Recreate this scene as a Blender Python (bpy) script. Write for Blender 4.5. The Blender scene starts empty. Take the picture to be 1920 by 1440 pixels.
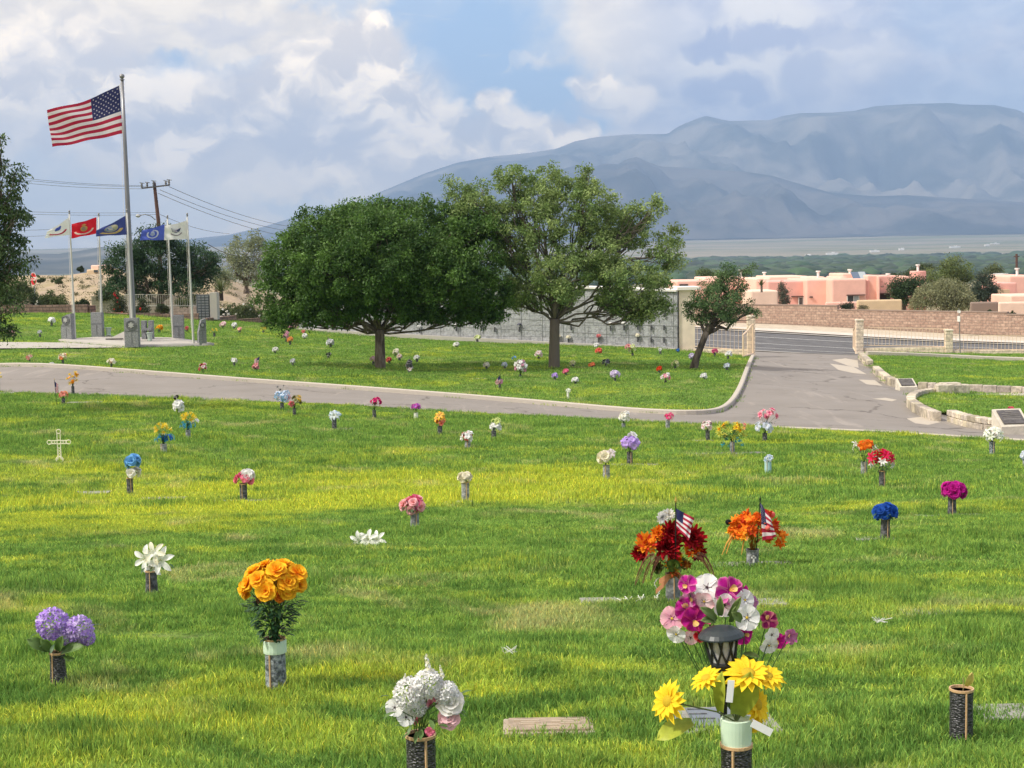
import bpy, bmesh, math, random
import numpy as np
from math import radians as R, sin, cos, pi, tan, atan2
from mathutils import Vector, Matrix, Euler
random.seed(7); rng = np.random.default_rng(7)
SC = bpy.context.scene; COL = SC.collection
# ---------------------------------------------------------------- camera
F = 2773.0                      # focal length in photograph pixels
PITCH = math.atan(240 / F); ROLL = R(1.0)
cd = bpy.data.cameras.new('camera'); cam = bpy.data.objects.new('camera', cd); COL.objects.link(cam)
cd.sensor_width = 36; cd.lens = 36 * F / 1920; cd.clip_start = .1; cd.clip_end = 60000
cam.matrix_world = Matrix.Rotation(pi / 2 - PITCH, 4, 'X') @ Matrix.Rotation(-ROLL, 4, 'Z')
SC.camera = cam
SC.view_settings.view_transform = 'Standard'; SC.view_settings.look = 'None'; SC.view_settings.exposure = 0.48
# ---------------------------------------------------------------- sun
SUN_EL, SUN_AZ = R(48), R(-112)     # azimuth from +Y (view direction), negative = to the left
sd = bpy.data.lights.new('sun', 'SUN'); sun = bpy.data.objects.new('sun', sd); COL.objects.link(sun)
sd.energy = 3.3; sd.angle = R(5); sd.color = (1, .95, .86)
sv = Vector((sin(SUN_AZ) * cos(SUN_EL), cos(SUN_AZ) * cos(SUN_EL), sin(SUN_EL)))
sun.rotation_euler = sv.to_track_quat('Z', 'Y').to_euler()

def ray(px, py):                 # photograph pixel -> direction with Y = 1
    u = (px - 960) / F; v = (720 - py) / F
    u, v = u * cos(ROLL) + v * sin(ROLL), -u * sin(ROLL) + v * cos(ROLL)
    yc = cos(PITCH) + v * sin(PITCH)
    return u / yc, (v * cos(PITCH) - sin(PITCH)) / yc
def P(px, py, d):
    x, z = ray(px, py); return Vector((x * d, d, z * d))
def pxm(B):                     # metres per photograph pixel, upright, at point B
    k = B.z / B.y; v = (k * cos(PITCH) + sin(PITCH)) / (cos(PITCH) - k * sin(PITCH)); return B.y / F / (cos(PITCH) + v * sin(PITCH)) ** 2
def lin(r, g, b):
    f = lambda c: c / 255 / 12.92 if c <= 10.3 else ((c / 255 + .055) / 1.055) ** 2.4
    return (f(r), f(g), f(b))
# ---------------------------------------------------------------- world: Nishita sky with procedural clouds
world = bpy.data.worlds.new('World'); SC.world = world; world.use_nodes = True
class NT:
    def __init__(s, tree): s.t = tree; s.t.nodes.clear()
    def n(s, typ, **k):
        nd = s.t.nodes.new(typ)
        for a, b in k.items(): setattr(nd, a, b)
        return nd
    def set(s, sock, val):
        if hasattr(val, 'is_output') or isinstance(val, bpy.types.NodeSocket): s.t.links.new(val, sock)
        else:
            if sock.type == 'RGBA' and hasattr(val, '__len__') and len(val) == 3: val = (*val, 1)
            sock.default_value = val
    def m(s, op, a, b=0.0, c=0.0, clamp=False):
        nd = s.n('ShaderNodeMath', operation=op, use_clamp=clamp)
        s.set(nd.inputs[0], a); s.set(nd.inputs[1], b)
        if len(nd.inputs) > 2: s.set(nd.inputs[2], c)
        return nd.outputs[0]
    def vm(s, op, a, b=(0, 0, 0)):
        nd = s.n('ShaderNodeVectorMath', operation=op); s.set(nd.inputs[0], a); s.set(nd.inputs[1], b)
        return nd.outputs['Value'] if op in ('LENGTH', 'DOT_PRODUCT') else nd.outputs[0]
    def mr(s, v, a, b, c=0.0, d=1.0, typ='SMOOTHSTEP'):
        nd = s.n('ShaderNodeMapRange', interpolation_type=typ)
        for i, x in enumerate((v, a, b, c, d)): s.set(nd.inputs[i], x)
        return nd.outputs[0]
    def mix(s, f, a, b, blend='MIX'):
        nd = s.n('ShaderNodeMix', data_type='RGBA', blend_type=blend)
        s.set(nd.inputs[0], f); s.set(nd.inputs[6], a); s.set(nd.inputs[7], b); return nd.outputs[2]
    def noise(s, vec, scale, detail=5, rough=.55, dist=0.0, out=0):
        nd = s.n('ShaderNodeTexNoise'); s.set(nd.inputs['Vector'], vec); nd.inputs['Scale'].default_value = scale
        nd.inputs['Detail'].default_value = detail; nd.inputs['Roughness'].default_value = rough
        nd.inputs['Distortion'].default_value = dist; return nd.outputs[out]
W = NT(world.node_tree)
tc = W.n('ShaderNodeTexCoord'); dirv = tc.outputs['Generated']
nz = W.n('ShaderNodeSeparateXYZ'); W.set(nz.inputs[0], dirv); X, Y, Z = nz.outputs
az = W.m('ARCTAN2', X, Y); el = W.m('ARCSINE', Z)
cmb = W.n('ShaderNodeCombineXYZ'); W.set(cmb.inputs[0], W.m('MULTIPLY', az, 10.0)); W.set(cmb.inputs[1], W.m('MULTIPLY', el, 10.0)); ae0 = cmb.outputs[0]
def warp(vec, scale, amt, det=4):
    nn = W.noise(vec, scale, det, .6, 0, 1)
    return W.vm('ADD', vec, W.vm('MULTIPLY', W.vm('SUBTRACT', nn, (.5, .5, .5)), (amt, amt, 0)))
ae_soft = warp(ae0, 2.2, .75)
ae_hard = warp(warp(ae0, 2.4, .34, 2), 8.0, .19, 7)
def blobs(vec, lst, soft):
    tot = None
    for (px, py, rx, ry, wgt) in lst:
        x, z = ray(px, py); a = math.atan(x) * 10; e = math.atan2(z, math.hypot(1, x)) * 10
        d = W.vm('LENGTH', W.vm('MULTIPLY', W.vm('SUBTRACT', vec, (a, e, 0)), (277.3 / rx, 277.3 / ry, 0)))
        v = W.mr(d, 1 + soft, 1 - soft, 0, wgt)
        tot = v if tot is None else W.m('MAXIMUM', tot, v)
    return tot
sky = W.n('ShaderNodeTexSky', sky_type='NISHITA', sun_disc=False); sky.sun_elevation = SUN_EL; sky.sun_rotation = SUN_AZ % (2 * pi)
sky.altitude = 1500; sky.dust_density = 1.0
blue = W.vm('MULTIPLY', sky.outputs[0], (.085, .088, .092))
blue = W.mix(.55, blue, lin(140, 182, 234))
n_big = W.noise(ae0, 1.1, 6, .6, .3); n_mid = W.noise(W.vm('MULTIPLY', ae0, (1, 1.8, 1)), 3.4, 8, .58, .4)
# veil of soft grey cloud with openings of blue
hole = blobs(ae_soft, [(890, 80, 150, 130, 1), (1010, 165, 120, 75, 1), (900, 185, 90, 60, 1), (1085, 210, 60, 30, .9), (290, 112, 105, 30, 1), (430, 128, 60, 15, .7), (830, 10, 110, 60, .9),
    (150, 385, 170, 60, .45), (620, 5, 70, 20, .5), (420, 395, 190, 35, .35), (300, 360, 120, 40, .25), (560, 385, 60, 25, .6), (1880, 210, 200, 90, .4), (1800, 20, 150, 60, .35), (60, 460, 120, 25, .3)], .55)
tone = W.mr(az, .02, .13)            # cream to the left, lavender to the right
hi = W.mix(tone, lin(240, 235, 220), lin(194, 201, 220)); lo = W.mix(tone, lin(214, 211, 204), lin(160, 172, 202))
veil = W.mix(W.mr(W.m('ADD', W.m('MULTIPLY', n_mid, .6), W.m('MULTIPLY', n_big, .4)), .40, .60), lo, hi)
pale = blobs(ae_soft, [(1430, 45, 110, 55, .8), (1500, 115, 140, 45, .7), (1380, 135, 130, 60, .75), (1180, 60, 160, 80, .4), (1520, 190, 60, 50, .6), (250, 330, 330, 130, .55), (520, 330, 240, 110, .7)], .6)
veil = W.mix(pale, veil, W.mix(tone, lin(250, 246, 232), lin(228, 230, 230)))
dark = blobs(ae_hard, [(1345, 82, 62, 22, .85), (1450, 72, 85, 26, .8), (1560, 78, 90, 20, .45), (1325, 178, 42, 38, .8), (1385, 165, 48, 32, .85), (1440, 205, 40, 30, .6), (1510, 150, 52, 50, .65), (1480, 200, 60, 40, .5), (1590, 180, 70, 40, .3), (430, 45, 80, 25, .35)], .4)
veil = W.mix(dark, veil, lin(140, 155, 195))
c = W.mix(hole, veil, blue)
# cumulus
cum = blobs(ae_hard, [(700, 68, 62, 44, 1), (735, 115, 42, 65, 1), (640, 110, 95, 60, .8), (600, 200, 230, 110, 1), (760, 185, 60, 60, 1), (815, 235, 62, 70, 1), (700, 300, 210, 75, .9),
    (930, 222, 46, 46, 1), (985, 245, 62, 42, 1), (1050, 252, 45, 32, 1), (1100, 235, 24, 22, .9), (900, 290, 160, 60, .9), (330, 215, 200, 100, .9), (100, 130, 190, 85, .9), (120, 70, 150, 50, .6), (430, 290, 200, 60, .6), (980, 115, 40, 9, .25), (1115, 150, 52, 24, .8), (1160, 185, 60, 32, .5), (180, 250, 150, 40, .6)], .34)
shn = W.noise(W.vm('MULTIPLY', ae_hard, (1, 1.5, 1)), 1.9, 6, .52, .35)
sho = W.noise(W.vm('MULTIPLY', W.vm('ADD', ae_hard, (.13, -.17, 0)), (1, 1.5, 1)), 1.9, 6, .52, .35)
shade = W.mr(W.m('SUBTRACT', shn, sho), -.10, .13)
bell = W.mr(el, .045, .13)
cc = W.mix(shade, W.mix(bell, lin(192, 194, 200), lin(212, 209, 206)), (1.30, 1.20, .98))
cc = W.mix(W.mr(n_big, .48, .64, 0, .6), cc, lin(196, 199, 208))
c = W.mix(W.m('MULTIPLY', cum, W.mr(el, .02, .07, .35, 1)), c, cc)
wisp = W.mr(W.noise(W.vm('MULTIPLY', ae0, (.8, 4.5, 1)), 2.6, 7, .62, .5), .60, .74, 0, .55)
c = W.mix(W.m('MULTIPLY', wisp, W.mr(az, .10, -.05)), c, lin(196, 203, 216))
c = W.vm('MULTIPLY', c, (1.24, 1.09, .93))
bg = W.n('ShaderNodeBackground'); W.set(bg.inputs[0], c); bg.inputs[1].default_value = 1.3
wo = W.n('ShaderNodeOutputWorld'); W.set(wo.inputs[0], bg.outputs[0])
# ---------------------------------------------------------------- materials
MATS = {}
def mat(name, col, rough=.8, var=.0, scale=8, col2=None, bump=0.0, bscale=None, metal=0.0, attr=False, trans=0.0, obj=False, detail=6, stretch=(1, 1, 1), spec=.35):
    if name in MATS: return MATS[name]
    m = bpy.data.materials.new(name); m.use_nodes = True; T = NT(m.node_tree)
    out = T.n('ShaderNodeOutputMaterial'); b = T.n('ShaderNodeBsdfPrincipled')
    b.inputs['Roughness'].default_value = rough; b.inputs['Metallic'].default_value = metal; b.inputs['Specular IOR Level'].default_value = spec
    pos = T.n('ShaderNodeTexCoord').outputs['Object'] if obj else T.n('ShaderNodeNewGeometry').outputs['Position']
    pos = T.vm('MULTIPLY', pos, stretch)
    base = T.n('ShaderNodeAttribute', attribute_name='Col').outputs[0] if attr else col
    nf = T.noise(pos, scale, detail, .6)
    if col2: base = T.mix(T.mr(nf, .38, .62), base, col2)
    if var:
        hsv = T.n('ShaderNodeHueSaturation'); T.set(hsv.inputs['Color'], base); T.set(hsv.inputs['Value'], T.mr(nf, .3, .7, 1 - var, 1 + var)); base = hsv.outputs[0]
    T.set(b.inputs['Base Color'], base)
    if bump:
        bn = T.n('ShaderNodeBump'); bn.inputs['Distance'].default_value = bump
        T.set(bn.inputs['Height'], T.noise(pos, bscale or scale * 3, 5, .6)); T.set(b.inputs['Normal'], bn.outputs[0])
    sh = b.outputs[0]
    if trans:
        tr = T.n('ShaderNodeBsdfTranslucent'); T.set(tr.inputs[0], base); mx = T.n('ShaderNodeMixShader'); mx.inputs[0].default_value = trans
        T.set(mx.inputs[1], sh); T.set(mx.inputs[2], tr.outputs[0]); sh = mx.outputs[0]
    T.set(out.inputs[0], sh); MATS[name] = m; return m
def blockmat(name, c1, c2, mortar, sx, sy, rough=.9, bump=.01, msize=.02):
    m = bpy.data.materials.new(name); m.use_nodes = True; T = NT(m.node_tree)
    out = T.n('ShaderNodeOutputMaterial'); b = T.n('ShaderNodeBsdfPrincipled'); b.inputs['Roughness'].default_value = rough
    uv = T.n('ShaderNodeUVMap').outputs[0]
    br = T.n('ShaderNodeTexBrick'); T.set(br.inputs['Vector'], uv); T.set(br.inputs['Color1'], c1); T.set(br.inputs['Color2'], c2); T.set(br.inputs['Mortar'], mortar)
    br.inputs['Scale'].default_value = 1; br.inputs['Brick Width'].default_value = sx; br.inputs['Row Height'].default_value = sy; br.inputs['Mortar Size'].default_value = msize; br.inputs['Bias'].default_value = 0
    n = T.noise(uv, 5, 6, .65)
    hs = T.n('ShaderNodeHueSaturation'); T.set(hs.inputs['Color'], br.outputs[0]); T.set(hs.inputs['Value'], T.mr(n, .3, .7, .72, 1.25)); T.set(b.inputs['Base Color'], hs.outputs[0])
    bn = T.n('ShaderNodeBump'); bn.inputs['Distance'].default_value = bump
    T.set(bn.inputs['Height'], T.m('SUBTRACT', T.noise(uv, 14, 4, .6), br.outputs['Fac'])); T.set(b.inputs['Normal'], bn.outputs[0])
    T.set(out.inputs[0], b.outputs[0]); MATS[name] = m; return m
def lawnmat(name, blade):
    m = bpy.data.materials.new(name); m.use_nodes = True; T = NT(m.node_tree)
    out = T.n('ShaderNodeOutputMaterial'); pos = T.n('ShaderNodeNewGeometry').outputs['Position']
    big = T.noise(T.vm('MULTIPLY', pos, (.6, 1, .3)), .30, 5, .65, .8)
    mid = T.noise(T.vm('MULTIPLY', pos, (.6, 1, .3)), 2.6, 6, .7, .5); mid2 = T.noise(T.vm('ADD', pos, (31, 17, 0)), .7, 6, .65, .6); sm = T.noise(pos, 7, 4, .6, .3)
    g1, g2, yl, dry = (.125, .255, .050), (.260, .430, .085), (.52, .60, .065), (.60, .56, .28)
    c = T.mix(T.mr(T.m('ADD', T.m('MULTIPLY', mid, .6), T.m('MULTIPLY', sm, .4)), .42, .58), g1, g2)
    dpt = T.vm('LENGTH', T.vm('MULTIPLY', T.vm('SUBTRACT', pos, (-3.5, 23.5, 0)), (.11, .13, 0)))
    sunlit_bias = T.mr(dpt, 1.15, .2, 0, .13)  # sunlit patch painted into the lawn colour: more yellow around one spot
    c = T.mix(T.mr(T.m('ADD', T.m('ADD', T.m('MULTIPLY', big, .6), T.m('MULTIPLY', mid, .4)), sunlit_bias), .50, .66, 0, .9), c, yl)
    c = T.mix(T.mr(mid2, .54, .70, 0, .55), c, dry)
    if blade:
        at = T.n('ShaderNodeAttribute', attribute_name='Col')
        c = T.mix(1, c, at.outputs[0], 'MULTIPLY')
        b = T.n('ShaderNodeBsdfPrincipled'); T.set(b.inputs['Base Color'], c); b.inputs['Roughness'].default_value = .65; b.inputs['Specular IOR Level'].default_value = .12
        tr = T.n('ShaderNodeBsdfTranslucent'); T.set(tr.inputs[0], c); mx = T.n('ShaderNodeMixShader'); mx.inputs[0].default_value = .38
        T.set(mx.inputs[1], b.outputs[0]); T.set(mx.inputs[2], tr.outputs[0]); T.set(out.inputs[0], mx.outputs[0])
    else:
        fine = T.noise(T.vm('MULTIPLY', pos, (1, 1, .3)), 14, 6, .7)
        c = T.mix(T.mr(fine, .35, .7, 0, .6), c, (.045, .085, .012)); c = T.mix(.25, c, (.10, .085, .04))
        b = T.n('ShaderNodeBsdfPrincipled'); T.set(b.inputs['Base Color'], c); b.inputs['Roughness'].default_value = .95; b.inputs['Specular IOR Level'].default_value = .05
        bn = T.n('ShaderNodeBump'); bn.inputs['Distance'].default_value = .05; T.set(bn.inputs['Height'], fine); T.set(b.inputs['Normal'], bn.outputs[0])
        T.set(out.inputs[0], b.outputs[0])
    MATS[name] = m; return m
petal_m = mat('petal fabric', (1, 1, 1), .75, .10, 30, attr=True, trans=.25, obj=True, spec=.2)
leaf_m = mat('plastic leaf', (1, 1, 1), .5, .15, 30, attr=True, trans=.15, obj=True)
crown_m = mat('tree leaves', (1, 1, 1), .55, .18, 1.6, attr=True, trans=.34)
bark_m = mat('bark', (.13, .10, .075), .95, .3, 6, (.20, .165, .13), bump=.03, bscale=14, stretch=(1, 1, .25))
bark_dark = mat('dark bark', (.075, .06, .05), .95, .3, 6, (.12, .10, .08), bump=.03, bscale=14, stretch=(1, 1, .25))
conc = mat('concrete', (.47, .44, .40), .9, .12, 3, (.38, .36, .33), bump=.004, bscale=40)
kerb_m = mat('kerb concrete', (.55, .50, .43), .9, .18, 2.5, (.42, .38, .33), bump=.006, bscale=30)
granite = mat('grey granite', (.20, .205, .215), .6, .2, 30, (.27, .275, .285), bump=.002, bscale=60)
granite_d = mat('dark granite', (.12, .125, .135), .5, .15, 30, (.17, .175, .185))
bronze = mat('bronze plaque', (.13, .12, .115), .45, .3, 9, metal=.3)
black_m = mat('black metal', (.018, .02, .022), .45)
white_m = mat('white paint', (.78, .78, .75), .5)
steel = mat('brushed steel pole', (.26, .26, .27), .38, .15, 2, metal=.55, stretch=(1, 1, .3))
cream_m = mat('cream stucco', (.80, .69, .56), .9, .08, 2, bump=.004, bscale=30)
def cmat(name, *c, **k): return mat(name, lin(*c), **k)
# ---------------------------------------------------------------- mesh helpers
class MB:
    def __init__(s): s.v = []; s.f = []; s.c = []; s.mi = []
    def add(s, vs, fs, col=(1, 1, 1), mi=0):
        o = len(s.v); s.v += [tuple(v) for v in vs]; s.f += [tuple(i + o for i in f) for f in fs]
        s.mi += [mi] * len(fs)
        if len(vs) and len(col) == 3 and not hasattr(col[0], '__len__'): s.c += [tuple(col)] * len(vs)
        else: s.c += [tuple(c) for c in col]
        return s
    def box(s, c, size, rz=0, col=(1, 1, 1), mi=0, taper=1.0, rx=0, ry=0, bev=0.0):
        sx, sy, sz = [a / 2 for a in size]; M = Euler((rx, ry, rz)).to_matrix(); c = Vector(c)
        if bev <= 0:
            vs = [c + M @ Vector((x * sx * (taper if z > 0 else 1), y * sy * (taper if z > 0 else 1), z * sz)) for z in (-1, 1) for x, y in ((-1, -1), (1, -1), (1, 1), (-1, 1))]
            return s.add(vs, [(0, 3, 2, 1), (4, 5, 6, 7), (0, 1, 5, 4), (1, 2, 6, 5), (2, 3, 7, 6), (3, 0, 4, 7)], col, mi)
        bm = bmesh.new(); bmesh.ops.create_cube(bm, size=1)
        for v in bm.verts:
            k = taper if v.co.z > 0 else 1; v.co = Vector((v.co.x * 2 * sx * k, v.co.y * 2 * sy * k, v.co.z * 2 * sz))
        bmesh.ops.bevel(bm, geom=bm.edges[:], offset=bev, segments=2, profile=.5, affect='EDGES')
        bm.verts.index_update(); s.add([c + M @ v.co for v in bm.verts], [[v.index for v in f.verts] for f in bm.faces], col, mi); bm.free(); return s
    def tube(s, pts, rad, n=8, col=(1, 1, 1), mi=0, cap=True):
        pts = [Vector(p) for p in pts]; rad = rad if hasattr(rad, '__len__') else [rad] * len(pts)
        vs = []; fs = []; up = None
        for i, p in enumerate(pts):
            t = (pts[min(i + 1, len(pts) - 1)] - pts[max(i - 1, 0)]).normalized()
            if up is None: up = t.orthogonal().normalized()
            up = (up - t * up.dot(t)); up = up.normalized() if up.length > 1e-5 else t.orthogonal().normalized()
            w = t.cross(up)
            for k in range(n): a = 2 * pi * k / n; vs.append(p + (up * cos(a) + w * sin(a)) * rad[i])
        for i in range(len(pts) - 1):
            for k in range(n): fs.append((i * n + k, i * n + (k + 1) % n, (i + 1) * n + (k + 1) % n, (i + 1) * n + k))
        if cap: fs.append(tuple(range(n))[::-1]); fs.append(tuple((len(pts) - 1) * n + k for k in range(n)))
        return s.add(vs, fs, col, mi)
    def lathe(s, prof, n=16, c=(0, 0, 0), col=(1, 1, 1), mi=0, M=None):
        c = Vector(c); vs = []; fs = []
        for r, z in prof:
            for k in range(n):
                a = 2 * pi * k / n; v = Vector((r * cos(a), r * sin(a), z)); vs.append(c + (M @ v if M else v))
        for i in range(len(prof) - 1):
            for k in range(n): fs.append((i * n + k, i * n + (k + 1) % n, (i + 1) * n + (k + 1) % n, (i + 1) * n + k))
        fs.append(tuple(range(n))[::-1]); fs.append(tuple((len(prof) - 1) * n + k for k in range(n)))
        return s.add(vs, fs, col, mi)
    def prism(s, poly, z0, z1, col=(1, 1, 1), mi=0):      # poly of (x, y), vertical
        n = len(poly); vs = [(x, y, z0) for x, y in poly] + [(x, y, z1) for x, y in poly]
        return s.add(vs, [tuple(range(n))[::-1], tuple(range(n, 2 * n))] + [(i, (i + 1) % n, n + (i + 1) % n, n + i) for i in range(n)], col, mi)
    def inst(s, geo, M, tint=None):
        V, Fc, C = geo; Mn = np.array(M); W_ = V @ Mn[:3, :3].T + Mn[:3, 3]
        c = C if tint is None else np.clip(C * tint, 0, 1); s.add(W_.tolist(), Fc, c.tolist())
    def build(s, name, m, parent=None, smooth=False, loc=None, uv=None):
        me = bpy.data.meshes.new(name); me.from_pydata(s.v, [], s.f)
        for x in (m if isinstance(m, (list, tuple)) else [m]): me.materials.append(x)
        if any(s.mi): me.polygons.foreach_set('material_index', s.mi)
        ca = me.color_attributes.new('Col', 'FLOAT_COLOR', 'POINT'); a = np.ones((len(s.v), 4), np.float32); a[:, :3] = np.array(s.c, np.float32).reshape(-1, 3); ca.data.foreach_set('color', a.ravel())
        if smooth: me.polygons.foreach_set('use_smooth', [True] * len(me.polygons))
        if uv:
            ul = me.uv_layers.new(name='UVMap')
            for p in me.polygons:
                for li in p.loop_indices: ul.data[li].uv = uv(me.vertices[me.loops[li].vertex_index].co, p.normal)
        me.update(); return link(name, me, parent, loc)
def link(name, me, parent=None, loc=None):
    o = bpy.data.objects.new(name, me); COL.objects.link(o)
    if parent: o.parent = parent
    if loc is not None: o.location = loc
    return o
def npmesh(name, V, quads, m, cols=None, parent=None, tri=False):
    me = bpy.data.meshes.new(name); k = 3 if tri else 4; nf = len(quads)
    me.vertices.add(len(V)); me.vertices.foreach_set('co', np.ascontiguousarray(V, np.float32).ravel())
    me.loops.add(nf * k); me.loops.foreach_set('vertex_index', np.ascontiguousarray(quads, np.int32).ravel())
    me.polygons.add(nf); me.polygons.foreach_set('loop_start', np.arange(0, nf * k, k, dtype=np.int32))
    me.materials.append(m); me.update(calc_edges=True)
    if cols is not None:
        ca = me.color_attributes.new('Col', 'FLOAT_COLOR', 'POINT'); a = np.ones((len(V), 4), np.float32); a[:, :3] = cols; ca.data.foreach_set('color', a.ravel())
    return link(name, me, parent)
def empty(name, loc=(0, 0, 0), rz=0):
    o = bpy.data.objects.new(name, None); COL.objects.link(o); o.location = loc; o.rotation_euler = (0, 0, rz); o.empty_display_size = .1; return o
def tag(o, label=None, cat=None, group=None, kind=None):
    if label: o['label'] = label
    if cat: o['category'] = cat
    if group: o['group'] = group
    if kind: o['kind'] = kind
    return o
# ---------------------------------------------------------------- terrain
CTRL = []
for d in (1.5, 4, 7, 10, 14, 19, 24):
    for k in (-.7, -.35, 0, .35, .7): CTRL.append((k * d + (4 * k if d < 7 else 0), d, -(1.41 + .10 * d)))
for (px, py, d) in [(307, 848, 30), (60, 850, 30), (353, 820, 33), (825, 815, 36), (1250, 845, 31), (1660, 850, 31), (1900, 870, 29.5),
    (0, 735, 46), (640, 757, 42.5), (1200, 790, 39), (1440, 802, 38), (1900, 826, 36), (0, 690, 53), (480, 718, 50.5), (800, 742, 47.5), (1200, 775, 44), (1345, 778, 43.5),
    (1400, 700, 60), (1413, 668, 75), (1610, 668, 76), (1550, 740, 50), (1480, 780, 43.5), (1625, 690, 66), (1700, 735, 53), (1800, 800, 41), (1920, 760, 48), (1920, 690, 69),
    (715, 690, 62), (1040, 690, 62), (1300, 692, 62), (1270, 656, 76), (575, 618, 97), (900, 639, 86), (250, 648, 70), (140, 641, 71), (400, 650, 70), (0, 590, 88), (200, 590, 88), (400, 600, 92), (480, 607, 95),
    (1500, 662, 83), (1900, 682, 75), (1500, 626, 105), (1900, 648, 92), (1500, 612, 114), (1900, 634, 101), (300, 600, 110), (700, 600, 120), (-200, 600, 90), (-200, 700, 55)]:
    v = P(px, py, d); CTRL.append(tuple(v))
for (px, py, d) in [(0, 735, 46), (0, 690, 53), (0, 590, 88), (1920, 690, 69), (1900, 826, 36), (1900, 648, 92)]:
    v = P(px, py, d); s_ = 1 if v.x > 0 else -1; CTRL.append((v.x + s_ * 15, v.y, v.z)); CTRL.append((v.x + s_ * 35, v.y, v.z))
CTRL = np.array(CTRL); SCL = 30.0
def _phi(r2): return .5 * r2 * np.log(r2 + 1e-12)
_A = CTRL[:, :2] / SCL; n_ = len(_A)
_K = _phi(((_A[:, None] - _A[None]) ** 2).sum(-1)) + np.eye(n_) * 2e-3; _Pm = np.c_[np.ones(n_), _A]
_S = np.linalg.solve(np.block([[_K, _Pm], [_Pm.T, np.zeros((3, 3))]]), np.r_[CTRL[:, 2], 0, 0, 0])
VD = [0, 130, 200, 600, 1500, 3500, 4500, 7000, 9500, 16000, 40000]; VZ = [-6, -6, -7.5, -20, -32, -32, -24, 25, 95, 150, 150]
def gz(x, y):
    x = np.atleast_1d(np.asarray(x, float)); y = np.atleast_1d(np.asarray(y, float))
    yc = np.clip(y, 0, 125); lim = .5 * yc + 12; xc = np.clip(x, -lim, lim)
    q = np.c_[xc, yc] / SCL; out = np.empty(len(q))
    for i in range(0, len(q), 20000):
        b = q[i:i + 20000]; out[i:i + 20000] = _phi(((b[:, None] - _A[None]) ** 2).sum(-1)) @ _S[:n_] + np.c_[np.ones(len(b)), b] @ _S[n_:]
    w = np.clip((np.hypot(x * .3, y) - 112) / 45, 0, 1); w = w * w * (3 - 2 * w)
    return out * (1 - w) + w * np.interp(np.hypot(x * .3, y), VD, VZ)
def g1(x, y): return float(gz(x, y)[0])
_H = {}
def hit(px, py):
    if (px, py) in _H: return _H[(px, py)].copy()
    rx, rz = ray(px, py); d = np.geomspace(2.5, 160, 500); g = gz(rx * d, d) - rz * d
    i = int(np.argmax(g > 0)) if (g > 0).any() else 499
    if i > 0:
        a, b = d[i - 1], d[i]
        dd = np.linspace(a, b, 24); gg = gz(rx * dd, dd) - rz * dd; j = int(np.argmax(gg > 0)); dv = dd[j]
    else: dv = d[0]
    _H[(px, py)] = Vector((rx * dv, dv, rz * dv)); return _H[(px, py)].copy()
_perm = rng.random((256, 256))
def vnoise(x, y):
    x = np.asarray(x, float); y = np.asarray(y, float); xi = np.floor(x).astype(int); yi = np.floor(y).astype(int); fx = x - xi; fy = y - yi
    fx = fx * fx * (3 - 2 * fx); fy = fy * fy * (3 - 2 * fy); g = lambda a, b: _perm[a % 256, b % 256]
    return (g(xi, yi) * (1 - fx) + g(xi + 1, yi) * fx) * (1 - fy) + (g(xi, yi + 1) * (1 - fx) + g(xi + 1, yi + 1) * fx) * fy
def fbm(x, y, o=4, ridge=False):
    s = 0; a = .5; t = 0
    for k in range(o):
        n = vnoise(x * 2 ** k + 17 * k, y * 2 ** k + 5 * k); s = s + a * (1 - abs(2 * n - 1) if ridge else n); t += a; a *= .5
    return s / t
def lumps(x, y): return .06 * (fbm(x * .6, y * 1.0, 3) - .5) + .055 * (fbm(x * 2.0 + 9, y * 3.6, 2) - .5)
def sheet(name, poly, m, off, res=1.0, lump=False, kind='structure', label=None):
    bm = bmesh.new(); bm.faces.new([bm.verts.new((x, y, 0)) for x, y in poly])
    xs = [p[0] for p in poly]; ys = [p[1] for p in poly]
    for ax, lo_, hi_ in ((0, min(xs), max(xs)), (1, min(ys), max(ys))):
        k = lo_ + res
        while k < hi_:
            co = Vector((k, 0, 0)) if ax == 0 else Vector((0, k, 0)); no = Vector((1, 0, 0)) if ax == 0 else Vector((0, 1, 0))
            bmesh.ops.bisect_plane(bm, geom=bm.verts[:] + bm.edges[:] + bm.faces[:], plane_co=co, plane_no=no); k += res
    bmesh.ops.triangulate(bm, faces=[f for f in bm.faces if len(f.verts) > 4])
    co = np.array([v.co[:] for v in bm.verts]); z = gz(co[:, 0], co[:, 1]) + off
    if lump: z = z + lumps(co[:, 0], co[:, 1])
    for v, zz in zip(bm.verts, z): v.co.z = zz
    for f in bm.faces:
        f.normal_update()
        if f.normal.z < 0: f.normal_flip()
        f.smooth = True
    me = bpy.data.meshes.new(name); bm.to_mesh(me); bm.free(); me.materials.append(m); o = link(name, me); tag(o, label, None, None, kind); return o
def H2(*pts): return [tuple(hit(px, py)[:2]) for px, py in pts]
soil = mat('dry soil', (.36, .29, .20), .95, .2, .35, (.24, .23, .13), bump=.05, bscale=3, detail=10)
azs = np.unique(np.r_[np.linspace(-180, -30, 60), np.linspace(-30, 30, 130), np.linspace(30, 180, 60)]); ds = np.r_[.5, np.linspace(2, 130, 90), np.geomspace(134, 16800, 110)]
V = []; 
A_, D_ = np.meshgrid(np.radians(azs), ds, indexing='ij'); GX = (np.sin(A_) * D_).ravel(); GY = (np.cos(A_) * D_).ravel()
far_ = np.clip((D_.ravel() - 4200) / 3000, 0, 1)
GZ = gz(GX, GY) - .10 + far_ * (fbm(GX / 700, GY / 350, 4) - .5) * 22; GZ = np.where(GY < 0, np.maximum(gz(GX, GY) - .10, -1.6 if False else -99), GZ)
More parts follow.
